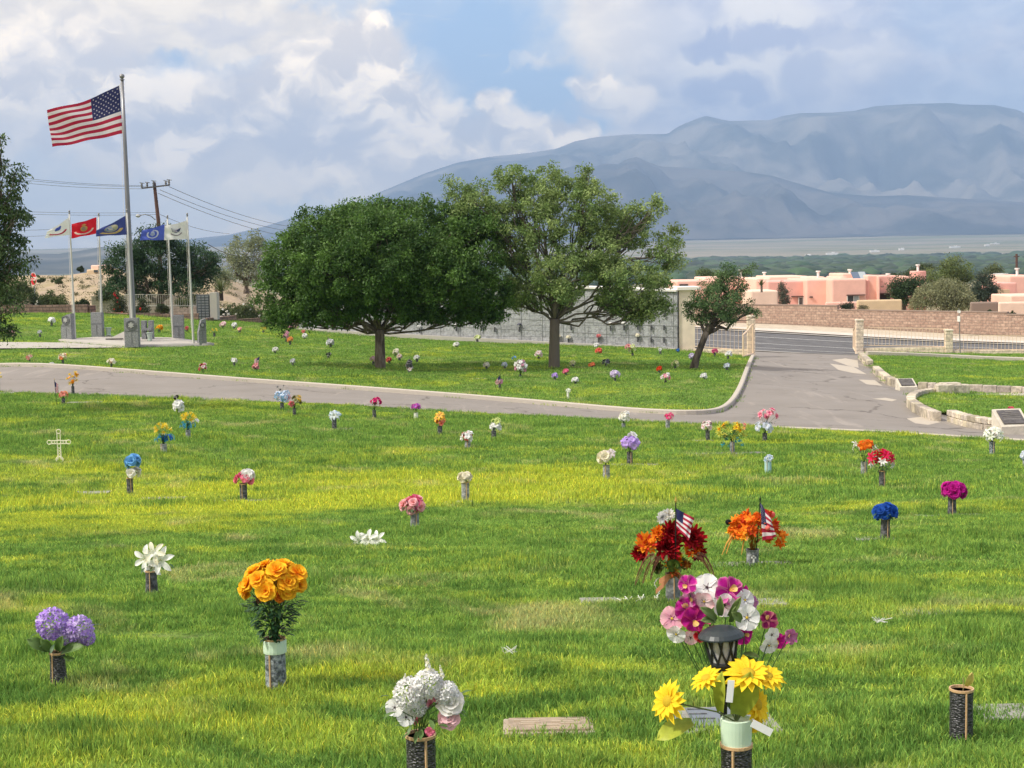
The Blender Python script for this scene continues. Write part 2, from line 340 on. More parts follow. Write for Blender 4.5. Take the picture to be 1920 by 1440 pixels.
na, ndd = len(azs), len(ds); i0 = (np.arange(na - 1)[:, None] * ndd + np.arange(ndd - 1)[None]).ravel()
gm = bpy.data.materials.new('desert ground'); gm.use_nodes = True; T = NT(gm.node_tree); po = T.n('ShaderNodeNewGeometry').outputs['Position']
b = T.n('ShaderNodeBsdfPrincipled'); b.inputs['Roughness'].default_value = .95; b.inputs['Specular IOR Level'].default_value = .1
near = T.mix(T.mr(T.noise(po, .3, 9, .65), .4, .6), (.40, .32, .23), (.25, .22, .13))
farc = T.mix(T.mr(T.noise(T.vm('MULTIPLY', po, (.0006, .003, 0)), 1.0, 8, .65), .42, .58), (.16, .17, .08), (.30, .26, .18))
farc = T.mix(T.mr(T.noise(T.vm('MULTIPLY', po, (.002, .012, 0)), 1.0, 6, .7), .60, .66, 0, .6), farc, (.46, .38, .30))
sp = T.n('ShaderNodeSeparateXYZ'); T.set(sp.inputs[0], po)
T.set(b.inputs['Base Color'], T.mix(T.mr(sp.outputs[1], 300, 1500), near, farc)); o_ = T.n('ShaderNodeOutputMaterial'); T.set(o_.inputs[0], b.outputs[0])
ground = npmesh('ground', np.c_[GX, GY, GZ], np.c_[i0, i0 + 1, i0 + ndd + 1, i0 + ndd], gm); tag(ground, kind='structure')
ground.data.flip_normals()
# -------- roads and lawns
asphalt = mat('worn asphalt', (.262, .238, .218), .92, .18, .55, (.222, .203, .188), bump=.006, bscale=60, detail=12)
_T = asphalt.node_tree; _b = [n for n in _T.nodes if n.type == 'BSDF_PRINCIPLED'][0]; _src = _b.inputs['Base Color'].links[0].from_socket
class _Q(NT):
    def __init__(s, tree): s.t = tree
T = _Q(_T); _p = T.n('ShaderNodeNewGeometry').outputs['Position']; _pw = T.vm('ADD', _p, T.vm('MULTIPLY', T.noise(_p, 1.2, 4, .6, 0, 1), (1.4, 1.4, 0)))
_v = T.n('ShaderNodeTexVoronoi', feature='DISTANCE_TO_EDGE'); T.set(_v.inputs['Vector'], _pw); _v.inputs['Scale'].default_value = .26
_c1 = T.mix(T.m('MULTIPLY', T.mr(_v.outputs[0], .016, .004), T.mr(T.noise(_p, .5, 3), .42, .55)), _src, (.13, .115, .105))
_c1 = T.mix(T.mr(T.noise(T.vm('MULTIPLY', _p, (1.6, .22, 1)), .9, 5, .65, .4), .56, .70, 0, .5), _c1, (.37, .33, .295)); _c1 = T.mix(T.mr(T.noise(T.vm('ADD', _p, (9, 9, 0)), 1.1, 5, .7), .64, .74, 0, .35), _c1, (.17, .152, .14)); T.set(_b.inputs['Base Color'], _c1)
def stretchmat():
    return mat('street asphalt', (.10, .10, .105), .9, .12, 1.5, (.125, .125, .13), bump=.005, bscale=50)
NEAR_EDGE = [(-500, 718), (-150, 728), (0, 734), (200, 741), (400, 750), (640, 758), (800, 769), (1000, 779), (1200, 790), (1440, 802), (1660, 811), (1830, 822), (1920, 827), (2300, 850)]
FAR_KERB = [(-500, 684), (-150, 686), (0, 688), (200, 696), (480, 717), (800, 741), (1000, 757), (1100, 766), (1200, 774), (1280, 778), (1340, 776), (1368, 762), (1385, 738), (1394, 715), (1402, 692), (1412, 670)]
RT = [(2300, 700), (1920, 672), (1700, 667), (1612, 664)]
ne = H2(*NEAR_EDGE); fk = H2(*FAR_KERB)
dr1 = hit(1612, 664); dr0 = hit(1412, 670)
gate_dir = None
st0 = Vector(P(1500, 662, 83)[:2]); 
road_poly = ne + H2((2300, 690)) + H2((1920, 672), (1612, 664), (1520, 660), (1412, 664)) + fk[::-1]
sheet('cemetery_road', road_poly, asphalt, 0.0, 1.5)
near_poly = [(-34, -4)] + [(-40, 30)] + [(x, y) for x, y in ne] + [(40, 20), (34, -4)]
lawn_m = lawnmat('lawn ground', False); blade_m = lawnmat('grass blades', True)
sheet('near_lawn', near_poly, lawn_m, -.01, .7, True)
up_poly = [(x, y + .12) for x, y in fk[:10]] + [(x - .12, y) for x, y in fk[10:]] + H2((1400, 664), (1270, 657), (1100, 648), (900, 640), (700, 628), (575, 618), (480, 606), (400, 601)) + H2((200, 588), (0, 586), (-200, 588))
up_poly = [p for i, p in enumerate(up_poly) if i == 0 or (Vector(p) - Vector(up_poly[i - 1])).length > .05]
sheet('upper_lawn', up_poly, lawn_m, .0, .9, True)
terr1 = H2((1622, 674), (1640, 693), (1660, 715), (1676, 723), (1700, 726), (1920, 731), (2200, 738), (2200, 684), (1920, 668), (1640, 661))
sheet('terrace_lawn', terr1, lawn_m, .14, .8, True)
terr2 = H2((1712, 747), (1722, 760), (1757, 777), (1800, 786), (1850, 792), (1920, 796), (2200, 800), (2200, 757), (1920, 747), (1780, 741), (1740, 741))
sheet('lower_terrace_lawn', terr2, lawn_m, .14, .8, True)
# kerbs
def kerb(name, pts, w=.16, h=.13, m=kerb_m, base=-.1, label=None):
    vs = []; n = len(pts); mb = MB()
    dense = []
    for i in range(n - 1):
        a = Vector(pts[i]); b_ = Vector(pts[i + 1]); k = max(1, int((b_ - a).length / 1.5))
        dense += [a.lerp(b_, j / k) for j in range(k)]
    dense.append(Vector(pts[-1])); n = len(dense); zz = gz([p.x for p in dense], [p.y for p in dense])
    prof = [(-w / 2, base), (-w / 2, h - .02), (-w / 2 + .03, h), (w / 2 - .03, h), (w / 2, h - .02), (w / 2, base)]
    for i, p in enumerate(dense):
        t = (dense[min(i + 1, n - 1)] - dense[max(i - 1, 0)]).normalized(); nn = Vector((-t.y, t.x))
        vs += [(p.x + nn.x * a, p.y + nn.y * a, zz[i] + z_) for a, z_ in prof]
    fs = [(i * 6 + k, i * 6 + k + 1, i * 6 + 7 + k, i * 6 + 6 + k) for i in range(n - 1) for k in range(5)] + [(0, 1, 2, 3, 4, 5), tuple((n - 1) * 6 + k for k in range(6))[::-1]]
    mb.add(vs, fs); o = mb.build(name, m); bm = bmesh.new(); bm.from_mesh(o.data); bmesh.ops.recalc_face_normals(bm, faces=bm.faces); bm.to_mesh(o.data); bm.free(); return o
fkd = [Vector(p) for p in fk]
def smooth_poly(pts, it=2):
    pts = [Vector(p) for p in pts]
    for _ in range(it):
        q = [pts[0]]
        for a, b_ in zip(pts[:-1], pts[1:]): q += [a.lerp(b_, .25), a.lerp(b_, .75)]
        pts = q + [pts[-1]]
    return pts
tag(kerb('kerb', smooth_poly(fk), .17, .14), kind='structure')
tag(kerb('kerb', H2((1440, 802), (1660, 811), (1830, 822), (1920, 827), (2300, 850)), .12, .05), kind='structure')
tag(kerb('kerb', H2((1625, 671), (1780, 677), (1920, 683), (2200, 695)), .35, .34), kind='structure')
# light concrete patches on the drive
patch_m = mat('patched concrete', (.52, .46, .38), .95, .15, 3, (.40, .36, .31))
for q in [[(1560, 675), (1585, 672), (1608, 676), (1610, 690), (1590, 686)], [(1556, 682), (1600, 688), (1625, 702), (1600, 700), (1572, 694)], [(1636, 748), (1660, 746), (1682, 750), (1672, 753)], [(1700, 785), (1735, 781), (1764, 792), (1740, 797), (1716, 794)], [(1610, 712), (1640, 713), (1655, 724), (1625, 721)]]:
    sheet('patch', H2(*q), patch_m, .006, 1.0)
# -------- street beyond the gate
TD = Vector((.7071, -.7071)); ND = Vector((.7071, .7071)); S0 = Vector(P(1500, 662, 83)[:2])
def sp_(t, n): q = S0 + TD * t + ND * n; return (q.x, q.y)
def strip(name, n0, n1, m, off, t0=-110, t1=45, res=4): return sheet(name, [sp_(t0, n0), sp_(t1, n0), sp_(t1, n1), sp_(t0, n1)], m, off, res)
strip('apron', -9.5, -.4, asphalt, -.02, -6, 6)
strip('gutter', -.8, 0, conc, .02); strip('street', 0, 17.5, stretchmat(), .012)
strip('street_gutter', 17.5, 18.2, conc, .06); strip('sidewalk', 18.2, 20.6, mat('pale sidewalk', (.58, .52, .46), .9, .1, 1), .12); strip('verge', 20.6, 25.9, mat('verge gravel', (.50, .43, .34), .95, .15, 2), .10)
line_m = mat('road paint', (.72, .72, .70), .7)
for k_, (n0, t0, t1) in enumerate([(3.2, -80, 45), (7.6, -80, 45), (13.4, -80, 5)]):
    o = strip('lane_line', n0, n0 + .16, line_m, .03, t0, t1)
# brick wall beyond the street
brick = blockmat('tan block wall', (.34, .225, .175), (.44, .31, .24), (.28, .21, .17), .42, .2)
def wall_along(name, a, b_, h, th, m, label, cat, base=-.5, steps=1, coping=None, group=None, hfun=None):
    a = Vector(a); b_ = Vector(b_); t = (b_ - a).normalized(); nn = Vector((-t.y, t.x)) * th / 2; L = (b_ - a).length
    root = empty(name, (a.x, a.y, g1(*a))); tag(root, label, cat, group); mb = MB(); cp = MB()
    for i in range(steps):
        p, q = a.lerp(b_, i / steps), a.lerp(b_, (i + 1) / steps); mid = p.lerp(q, .5); z = g1(*mid); hh = hfun(i / steps) if hfun else h
        c = ((p + q) / 2); lc = (c.x - a.x, c.y - a.y)
        zr = z - root.location.z
        mb.box((lc[0], lc[1], zr + (hh + base) / 2), ((q - p).length, th, hh - base), atan2(t.y, t.x))
        if coping: cp.box((lc[0], lc[1], zr + hh + coping / 2 + .002), ((q - p).length + .02, th + .08, coping), atan2(t.y, t.x))
    f = lambda co, no: (co.x * t.x + co.y * t.y, co.z)
    mb.build('wall', m, root, uv=f)
    if coping: cp.build('coping', m if coping < .12 else conc, root)
    return root
wa = sp_(-82, 26.2); wb = sp_(40, 26.2)
wall_along('block_wall', wa, wb, 1.55, .3, brick, 'long tan block wall beyond the street below the pink houses', 'wall', steps=9, coping=.08)
# -------- columbarium wall
cr_, cl_ = hit(1270, 656), hit(560, 618); CWH = 3.0
cA = Vector(cl_[:2]); cB = Vector(cr_[:2]); ct = (cB - cA).normalized(); cn = Vector((ct.y, -ct.x)); CL = (cB - cA).length
colm = blockmat('rough grey facing', (.34, .35, .37), (.39, .40, .42), (.27, .28, .29), .62, .62, .95, .06, .008)
cz = min(cr_.z, cl_.z)
croot = empty('columbarium', (cB.x, cB.y, cr_.z)); tag(croot, 'long grey rough stone columbarium wall behind the two big trees', 'wall')
mb = MB(); N_ = 12; top_l = cr_.z + CWH
dz_ = cl_.z - cr_.z
vs = []
for i in range(N_ + 1):
    q = cB.lerp(cA, i / N_) - cB; zb = dz_ * i / N_
    for off, zz in ((cn * .0, -.4), (cn * .0, CWH), (cn * -1.5, CWH), (cn * -1.5, -.4)): vs.append((q.x + off.x, q.y + off.y, zb + zz))
mb.add(vs, [(i * 4 + k, i * 4 + k + 1, i * 4 + 5 + k, i * 4 + 4 + k) for i in range(N_) for k in range(3)] + [(0, 3, 2, 1), (N_ * 4, N_ * 4 + 1, N_ * 4 + 2, N_ * 4 + 3)])
mb.build('wall', colm, croot, uv=lambda co, no: (co.x * ct.x + co.y * ct.y, co.z))
def along(mbx, off, z, w, h, m, name):
    vs = []
    for i in (0, N_):
        q = cB.lerp(cA, i / N_) - cB; zb = dz_ * i / N_
        for o2, zz in ((off + w, z), (off + w, z + h), (off, z + h), (off, z)): vs.append((q.x + cn.x * o2, q.y + cn.y * o2, zb + zz))
    mbx.add(vs, [(0, 1, 5, 4), (1, 2, 6, 5), (2, 3, 7, 6), (3, 0, 4, 7), (0, 3, 2, 1), (4, 5, 6, 7)])
mb = MB(); along(mb, -1.6, CWH, 1.72, .09, 0, ''); mb.build('coping', mat('white coping', (.72, .70, .66), .8), croot)
mb = MB(); along(mb, .0, -.3, .35, .38, 0, ''); mb.build('plinth', conc, croot)
mb = MB()
for z in (.62, 1.2, 1.78, 2.36): along(mb, .002, z, .012, .022, 0, '')
for k in range(int(CL / 1.24)):
    q = cB.lerp(cA, (k * 1.24 + .2) / CL) - cB; zb = dz_ * (k * 1.24 + .2) / CL
    mb.box((q.x + cn.x * .01, q.y + cn.y * .01, zb + CWH / 2), (.022, .02, CWH), atan2(ct.y, ct.x))
mb.build('joint', mat('dark joints', (.24, .245, .25), .9), croot)
def wallpt(px, py):      # pixel -> point on the columbarium face
    rx, rz = ray(px, py); den = rx * cn.x + cn.y; d = (cA.x * cn.x + cA.y * cn.y) / den; return Vector((rx * d, d, rz * d))
# cream end building beside the columbarium
e0 = hit(1272, 656); e1 = hit(1297, 657)
er = empty('end_pavilion', (e0.x, e0.y, e0.z)); tag(er, 'cream stucco end pavilion joined to the right end of the grey wall', 'building')
wE = (e1.x - e0.x) + .05; mb = MB(); mb.box((wE / 2 + .05, 1.3, 1.38), (wE, 2.6, 3.4)); mb.build('wall', cream_m, er)
mb = MB(); mb.box((wE / 2 + .05 + .1, 1.3, 3.16), (wE + .4, 2.9, .15)); mb.build('roof', mat('white roof trim', (.80, .76, .70), .7), er)
# low stucco wall + rails + pillars of the entrance
split = blockmat('cream split block', (.80, .66, .52), (.72, .60, .47), (.56, .47, .38), .4, .2)
fence_m = cmat('cream painted steel', 226, 200, 172, rough=.5)
def pillar(px, py, ptop, wpx, label):
    b_ = hit(px, py); s = b_.y / F; h = (py - ptop) * s; w = wpx * s; r = empty('gate_pillar', b_); tag(r, label, 'pillar', 'block pillars of the entrance fence')
    mb = MB(); mb.box((0, 0, h / 2 - .3), (w, w, h + .6)); mb.build('shaft', split, r, uv=lambda co, no: (co.x + co.y, co.z))
    mb = MB(); mb.box((0, 0, h + .04), (w + .05, w + .05, .08), bev=.01); mb.build('cap', cream_m, r); return b_
pA = pillar(1408, 668, 594, 14, 'cream block pillar at the left of the driveway gate')
pB = pillar(1611, 664, 601, 13, 'cream block pillar at the right of the driveway gate')
pC = pillar(1778, 667, 620, 13, 'short cream block pillar between two fence panels on the right')
pD = Vector(pC) + (Vector(pC) - Vector(pB)) * 1.05; pD.z = g1(pD.x, pD.y)
def fence(a, b_, hb, z0, z1, label, step=.16):
    a = Vector(a); b_ = Vector(b_); r = empty('steel_fence', a); tag(r, label, 'fence', 'cream steel fence panels on low walls'); d = b_ - a; L = Vector((d.x, d.y)).length; rz = atan2(d.y, d.x); zs = lambda k: d.z * k
    if hb > 0:
        mb = MB(); mb.box((d.x / 2, d.y / 2, d.z / 2 + hb / 2 - .3), (L, .2, hb + .6), rz); mb.build('low_wall', split, r, uv=lambda co, no: (co.x + co.y * .2, co.z))
    mb = MB()
    for z in (z0, z1): mb.tube([(0, 0, z), (d.x, d.y, d.z + z)], .022, 4)
    mb.build('rail', fence_m, r); n = int(L / step); mb = MB()
    for i in range(1, n):
        k = i / n; mb.tube([(d.x * k, d.y * k, d.z * k + z0), (d.x * k, d.y * k, d.z * k + z1)], .011, 4)
    o = mb.build('picket', fence_m, r); o['kind'] = 'stuff'; return r
fl = hit(1300, 659)
fence(fl, pA, .25, .28, 1.35, 'cream steel fence on a low wall left of the driveway behind the leaning tree', .2)
s_ = pB.y / F
fence(pB + Vector((.25, 0, 0)), pC, .42, .5, 1.5, 'cream steel fence panel just right of the driveway pillar', .2)
fence(pC, pD, .32, .36, 1.15, 'cream steel fence panel at the right edge of the view', .2)
# opened gate leaves: curved frames
def gate(b_, dx, dy, label):
    r = empty('gate_leaf', b_); tag(r, label, 'gate', 'opened steel gate leaves'); mb = MB()
    pts = [(0, 0, .15), (0, 0, 1.65), (dx * .25, dy * .25, 1.55), (dx * .5, dy * .5, 1.38), (dx, dy, 1.2), (dx, dy, .15), (0, 0, .15)]
    mb.tube(pts, .045, 6); mb.build('frame', fence_m, r); mb = MB()
    for k in range(1, 8):
        t = k / 8; mb.tube([(dx * t, dy * t, .15), (dx * t, dy * t, 1.6 - .4 * t)], .012, 4)
    mb.build('bar', fence_m, r)
gate(pA + Vector((.05, -.35, 0)), -.75, -1.6, 'opened cream gate leaf leaning back against the left pillar')
gate(pB + Vector((-.18, .1, 0)), .62, 3.2, 'opened cream gate leaf standing behind the right pillar')
# -------- limestone walls round the terraces
lime = mat('limestone blocks', (1, 1, 1), .95, .30, 6.0, bump=.03, bscale=9, attr=True)
def stone_wall(pix, h, label, bl=.42, th=.28):
    pts = [Vector(p) for p in smooth_poly(H2(*pix), 1)]; r = empty('stone_wall', (pts[0].x, pts[0].y, g1(*pts[0]))); tag(r, label, 'wall', 'limestone block walls round the terraces')
    cum = [0]
    for a, b_ in zip(pts[:-1], pts[1:]): cum.append(cum[-1] + (b_ - a).length)
    def at(s):
        for i in range(len(pts) - 1):
            if s <= cum[i + 1]: return pts[i].lerp(pts[i + 1], (s - cum[i]) / max(1e-6, cum[i + 1] - cum[i]))
        return pts[-1]
    mb = MB(); rows = max(1, round(h / .2)); rh = h / rows; rr = random.Random(3)
    for k in range(rows):
        s = -rr.random() * .3
        while s < cum[-1]:
            L = bl * rr.uniform(.7, 1.25); a = at(max(s, 0)); b_ = at(min(s + L - .012, cum[-1])); s += L
            if (b_ - a).length < .08: continue
            m_ = (a + b_) / 2; d = b_ - a
            g = rr.uniform(.6, 1.2); mb.box((m_.x - r.location.x, m_.y - r.location.y, g1(*m_) - r.location.z - (.15 if k == 0 else 0) / 2 + k * rh + rh / 2), (d.length, th * rr.uniform(.92, 1.05), rh - .01 + (.15 if k == 0 else 0)), atan2(d.y, d.x) + rr.uniform(-.02, .02), col=(.50 * g, .44 * g, .36 * g * rr.uniform(.9, 1.05)), bev=.022)
    o = mb.build('blocks', lime, r); return r
stone_wall([(1614, 672), (1632, 690)], .34, 'short limestone kerb wall beside the driveway near the right gate pillar')
stone_wall([(1642, 699), (1652, 709), (1668, 722), (1692, 728)], .30, 'curved limestone wall ending at the smaller plaque stand')
stone_wall([(1722, 729), (1800, 733), (1920, 738), (2150, 748)], .26, 'long low limestone wall right of the smaller plaque stand')
stone_wall([(1785, 745), (1752, 743), (1720, 748), (1704, 760), (1722, 775), (1757, 790)], .29, 'horseshoe limestone wall at the tip of the lower terrace')
stone_wall([(1784, 790), (1815, 800), (1860, 808), (1880, 810)], .34, 'limestone wall left of the larger plaque stand')
for i, (px, py, k, lb) in enumerate([(1770, 745, .5, 'single cut limestone block at the left of the pair behind the terrace tip'), (1781, 744, .55, 'single cut limestone block next to the white niche block'), (1799, 745, .5, 'small white niche block at the right behind the terrace tip')]):
    b_ = hit(px, py); mb = MB(); mb.box((0, 0, k * .4), (k * 1.2, k * .8, k), .1, col=(.5, .45, .37), bev=.03); o = mb.build('stone_block', lime, None, loc=b_); tag(o, lb, 'stone', 'loose blocks behind the terrace')
b_ = hit(1880, 749)
mb = MB(); mb.box((0, 0, .06), (6.5, .5, .22), -.1, bev=.02); o = mb.build('kerb', kerb_m, None, loc=b_ + Vector((1.2, 0, 0))); tag(o, kind='structure')
def plaque(px, py, w, h, rz, label):
    b_ = hit(px, py); r = empty('plaque_stand', b_, rz); tag(r, label, 'plaque'); s = b_.y / F; w *= s
    mb = MB(); W_ = w; D_ = w * .7; z0, z1 = h * .35, h
    vs = [(-W_ / 2, 0, -.2), (W_ / 2, 0, -.2), (W_ / 2, D_, -.2), (-W_ / 2, D_, -.2), (-W_ / 2, 0, z0), (W_ / 2, 0, z0), (W_ / 2, D_, z1), (-W_ / 2, D_, z1)]
    mb.add(vs, [(0, 3, 2, 1), (4, 5, 6, 7), (0, 1, 5, 4), (1, 2, 6, 5), (2, 3, 7, 6), (3, 0, 4, 7)]); mb.build('pedestal', mat('white limestone', (.62, .57, .48), .9, .15, 4), r)
    al = atan2(z1 - z0, D_); mb = MB(); mb.box((0, D_ / 2 - .02 * sin(al), (z0 + z1) / 2 + .02), (W_ * .78, D_ / cos(al) * .76, .03), rx=al, bev=.006); pl = mb.build('plate', bronze, r)
    mb = MB()
    for k in range(6):
        t = .28 - .11 * k; mb.box((0, D_ / 2 + t * D_ * cos(al) - .045 * sin(al), (z0 + z1) / 2 + .038 + t * (z1 - z0)), (W_ * (.3 if k == 0 else .6), .012, .004), rx=al)
    mb.build('lettering', mat('pale bronze', (.34, .31, .26), .4, metal=.4), pl)
plaque(1704, 733, 34, .42, .12, 'smaller bronze plaque tilted on a white stone at the upper terrace wall')
plaque(1905, 815, 58, .62, .15, 'larger bronze plaque tilted on a white stone at the lower terrace wall')
# -------- hills, mountains, forest
def interp_px(tab, px): return np.interp(px, [a for a, b in tab], [b for a, b in tab])
mtn = mat('mountain rock', (.060, .070, .055), .95, .25, .0011, (.20, .185, .155), detail=14, spec=.05)
mtn2 = mat('foothill rock', (.040, .046, .038), .95, .25, .0013, (.11, .10, .085), detail=14, spec=.05)
def ridge(name, tab, d0, d1, zbase, seed, amp, gul, dback):
    pxs = np.arange(-1500, 3500, 7.0); nt = 70; T_ = np.r_[np.linspace(0, 1, nt), 1.06, 1.12]
    V = []
    for t in T_:
        d = d0 + (d1 - d0) * t
        rx = np.array([ray(p, 480)[0] for p in pxs]); Xw = rx * d1 * (d / d1)
        cz_ = np.array([ray(p, y)[1] for p, y in zip(pxs, interp_px(tab, pxs))]) * d1
        X1 = rx * d1
        prof = min(t, 1) ** 1.45
        g = fbm(X1 / gul + seed + .9 * t, np.full_like(X1, t * 2.2 + seed), 5, True) - .5
        g2 = fbm(X1 / (gul * 3.1) + seed * 3, np.full_like(X1, t * 1.4 + seed), 3, True) - .5
        env = 4 * min(t, 1) * (1 - min(t, 1)) if t < 1 else 0
        z = zbase + (cz_ - zbase) * prof + env * (g + 1.1 * g2) * 1.25 * amp * np.clip(cz_ / 700, .08, 1)
        if t < 1: cap = cz_ * d / d1 - (1 - t) * 160 * np.clip(cz_ / 700, .05, 1); z = np.where(z > cap, cap + (z - cap) * .04, z)
        if t > 1: z = cz_ - (t - 1) * 3 * np.maximum(cz_, 100)
        else: z = z + min(t * 4, 1) * np.clip((1 - t) * 8, 0, 1) * (fbm(X1 / 160 + seed, np.full_like(X1, t * 30), 3) - .5) * 34 * np.clip(cz_ / 700, .05, 1)
        V.append(np.c_[Xw, np.full_like(Xw, d), z])
    V = np.concatenate(V); n = len(pxs); i0 = (np.arange(len(T_) - 1)[:, None] * n + np.arange(n - 1)[None]).ravel()
    o = npmesh(name, V, np.c_[i0, i0 + 1, i0 + n + 1, i0 + n], mtn2 if name == 'foothills' else mtn); tag(o, kind='structure'); o.data.polygons.foreach_set('use_smooth', [True] * len(o.data.polygons)); return o
back = [(-1500, 500), (-600, 484), (0, 476), (60, 474), (110, 474), (150, 469), (190, 463), (240, 461), (300, 456), (360, 448), (430, 440), (500, 424), (560, 405), (620, 390), (680, 378), (710, 362), (740, 350), (800, 325), (860, 305), (920, 294), (1000, 286), (1045, 279), (1080, 265), (1120, 257), (1180, 252), (1255, 251), (1268, 240), (1285, 232), (1310, 222), (1325, 217), (1345, 222), (1370, 227), (1400, 226), (1445, 225), (1465, 218), (1500, 212), (1560, 211), (1600, 208), (1640, 199), (1700, 195), (1780, 193), (1800, 196), (1860, 197), (1890, 203), (1905, 206), (1925, 216), (2000, 222), (2300, 250), (3500, 330)]
front = [(-1500, 540), (400, 500), (500, 455), (600, 425), (700, 388), (760, 370), (780, 362), (810, 372), (900, 352), (960, 335), (1030, 322), (1060, 316), (1090, 308), (1115, 312), (1140, 307), (1160, 308), (1178, 298), (1195, 294), (1215, 303), (1240, 312), (1280, 314), (1330, 318), (1400, 322), (1450, 330), (1500, 345), (1560, 362), (1640, 368), (1700, 366), (1800, 372), (1900, 378), (2300, 400), (3500, 420)]
ridge('mountain_range', back, 10800, 15000, 100, 3.3, 520, 900, 1)
ridge('foothills', front, 8800, 11200, 80, 11.7, 330, 480, 1)
ridge('far_hills', [(-1500, 474), (-400, 476), (0, 476), (60, 475), (110, 476), (150, 470), (190, 463), (240, 461), (300, 462), (360, 468), (430, 478), (560, 500), (700, 530), (3500, 560)], 3700, 5600, -32, 23.1, 60, 300, 1)
# distant riverside forest: one mass of crowns
bm = bmesh.new(); bmesh.ops.create_icosphere(bm, subdivisions=2, radius=1); ico = np.array([v.co[:] for v in bm.verts]); icf = np.array([[v.index for v in f.verts] for f in bm.faces]); bm.free()
n_c = 5200; dd = rng.uniform(1500, 3900, n_c) ; aa = rng.uniform(-.15, .62, n_c); hx = np.tan(aa) * dd; 
rr_ = rng.uniform(9, 20, n_c) * (dd / 2500) ** .5; zz = gz(hx, dd)
hh = rng.uniform(.55, 1.15, n_c) * 9
Vv = ico[None] * (rr_[:, None, None] * rng.uniform(.75, 1.25, (n_c, 42, 1)) * np.array([1.3, 1.3, .62])) + np.c_[hx, dd, zz + hh * .6][:, None]
cc_ = np.repeat((np.array([.055, .095, .035]) * rng.uniform(.6, 1.6, (n_c, 1)) * (1 + rng.uniform(-.1, .1, (n_c, 3)))), 42, 0)
fo = npmesh('riverside_forest', Vv.reshape(-1, 3), (icf[None] + np.arange(n_c)[:, None, None] * 42).reshape(-1, 3), crown_m, cc_, tri=True); tag(fo, kind='stuff'); fo['label'] = 'dark green belt of cottonwood forest across the valley'; fo['category'] = 'forest'
# a scatter of pale buildings far on the plain
for i in range(10):
    px = [1330, 1385, 1460, 1515, 1560, 1640, 1690, 1790, 1850, 1865][i]; d = 3950 + 260 * i; x = ray(px, 480)[0] * d
    mb = MB(); mb.box((0, 0, 3), (random.uniform(14, 60), 20, 7)); mb.box((4, 0, 7), (8, 12, 3)); o = mb.build('distant_shed', white_m, None, loc=(x, d, g1(x, d))); tag(o, 'tiny pale shed far out on the valley plain', 'building', 'sheds far out on the plain')
# haze
mb = MB(); mb.box((0, 0, 775), (36000, 35000, 1690)); hz = mb.build('haze', None or mat('dummy', (1, 1, 1)), None); hz.data.materials.clear()
hm = bpy.data.materials.new('haze air'); hm.use_nodes = True; T = NT(hm.node_tree); pv = T.n('ShaderNodeVolumePrincipled'); pv.inputs['Color'].default_value = (.41, .62, 1, 1); pv.inputs['Density'].default_value = 1.1e-4
o_ = T.n('ShaderNodeOutputMaterial'); T.t.links.new(pv.outputs[0], o_.inputs['Volume']); hz.data.materials.append(hm); tag(hz, kind='stuff')
# sandy bluff on the left
pxs = np.arange(-700, 900, 12.0); V = []
tops = [(-700, 520), (0, 520), (60, 516), (120, 517), (160, 511), (200, 510), (300, 514), (420, 520), (500, 560), (600, 590), (900, 600)]
for j, t in enumerate(np.linspace(0, 1, 26)):
    d = 112 + 55 * t; rx = np.array([ray(p, 480)[0] for p in pxs]); X1 = rx * 167
    top = np.array([ray(p, y)[1] for p, y in zip(pxs, interp_px(tops, pxs))]) * 167
    base = gz(rx * d, np.full_like(rx, d)) - .3
    k = t ** .8; z = base * (1 - k) + top * k + (fbm(X1 / 5, np.full_like(X1, t * 7), 5, True) - .5) * 1.6 * (4 * t * (1 - t)) * np.clip((600 - pxs) / 200, 0, 1) ; V.append(np.c_[rx * d, np.full_like(rx, d), z])
V.append(V[-1] + [0, 50, -4]); V = np.concatenate(V); n = len(pxs); i0 = (np.arange(26)[:, None] * n + np.arange(n - 1)[None]).ravel()
o = npmesh('sandy_hillside', V, np.c_[i0, i0 + 1, i0 + n + 1, i0 + n], mat('eroded sand', (.50, .39, .28), .95, .3, .45, (.27, .22, .13), bump=.35, bscale=1.2, detail=12)); tag(o, kind='structure')

gn = np.random.default_rng(88); n = 260; pxr = gn.uniform(-60, 520, n); tt = gn.uniform(.1, .97, n) ** .8; cc0 = []
for p_, t in zip(pxr, tt):
    j = t * 25; row = int(j); k = (p_ + 700) / 12; a = V[row * len(pxs) + int(k)]; cc0.append(a)
leavesc = np.array(cc0) + [0, 0, .15]
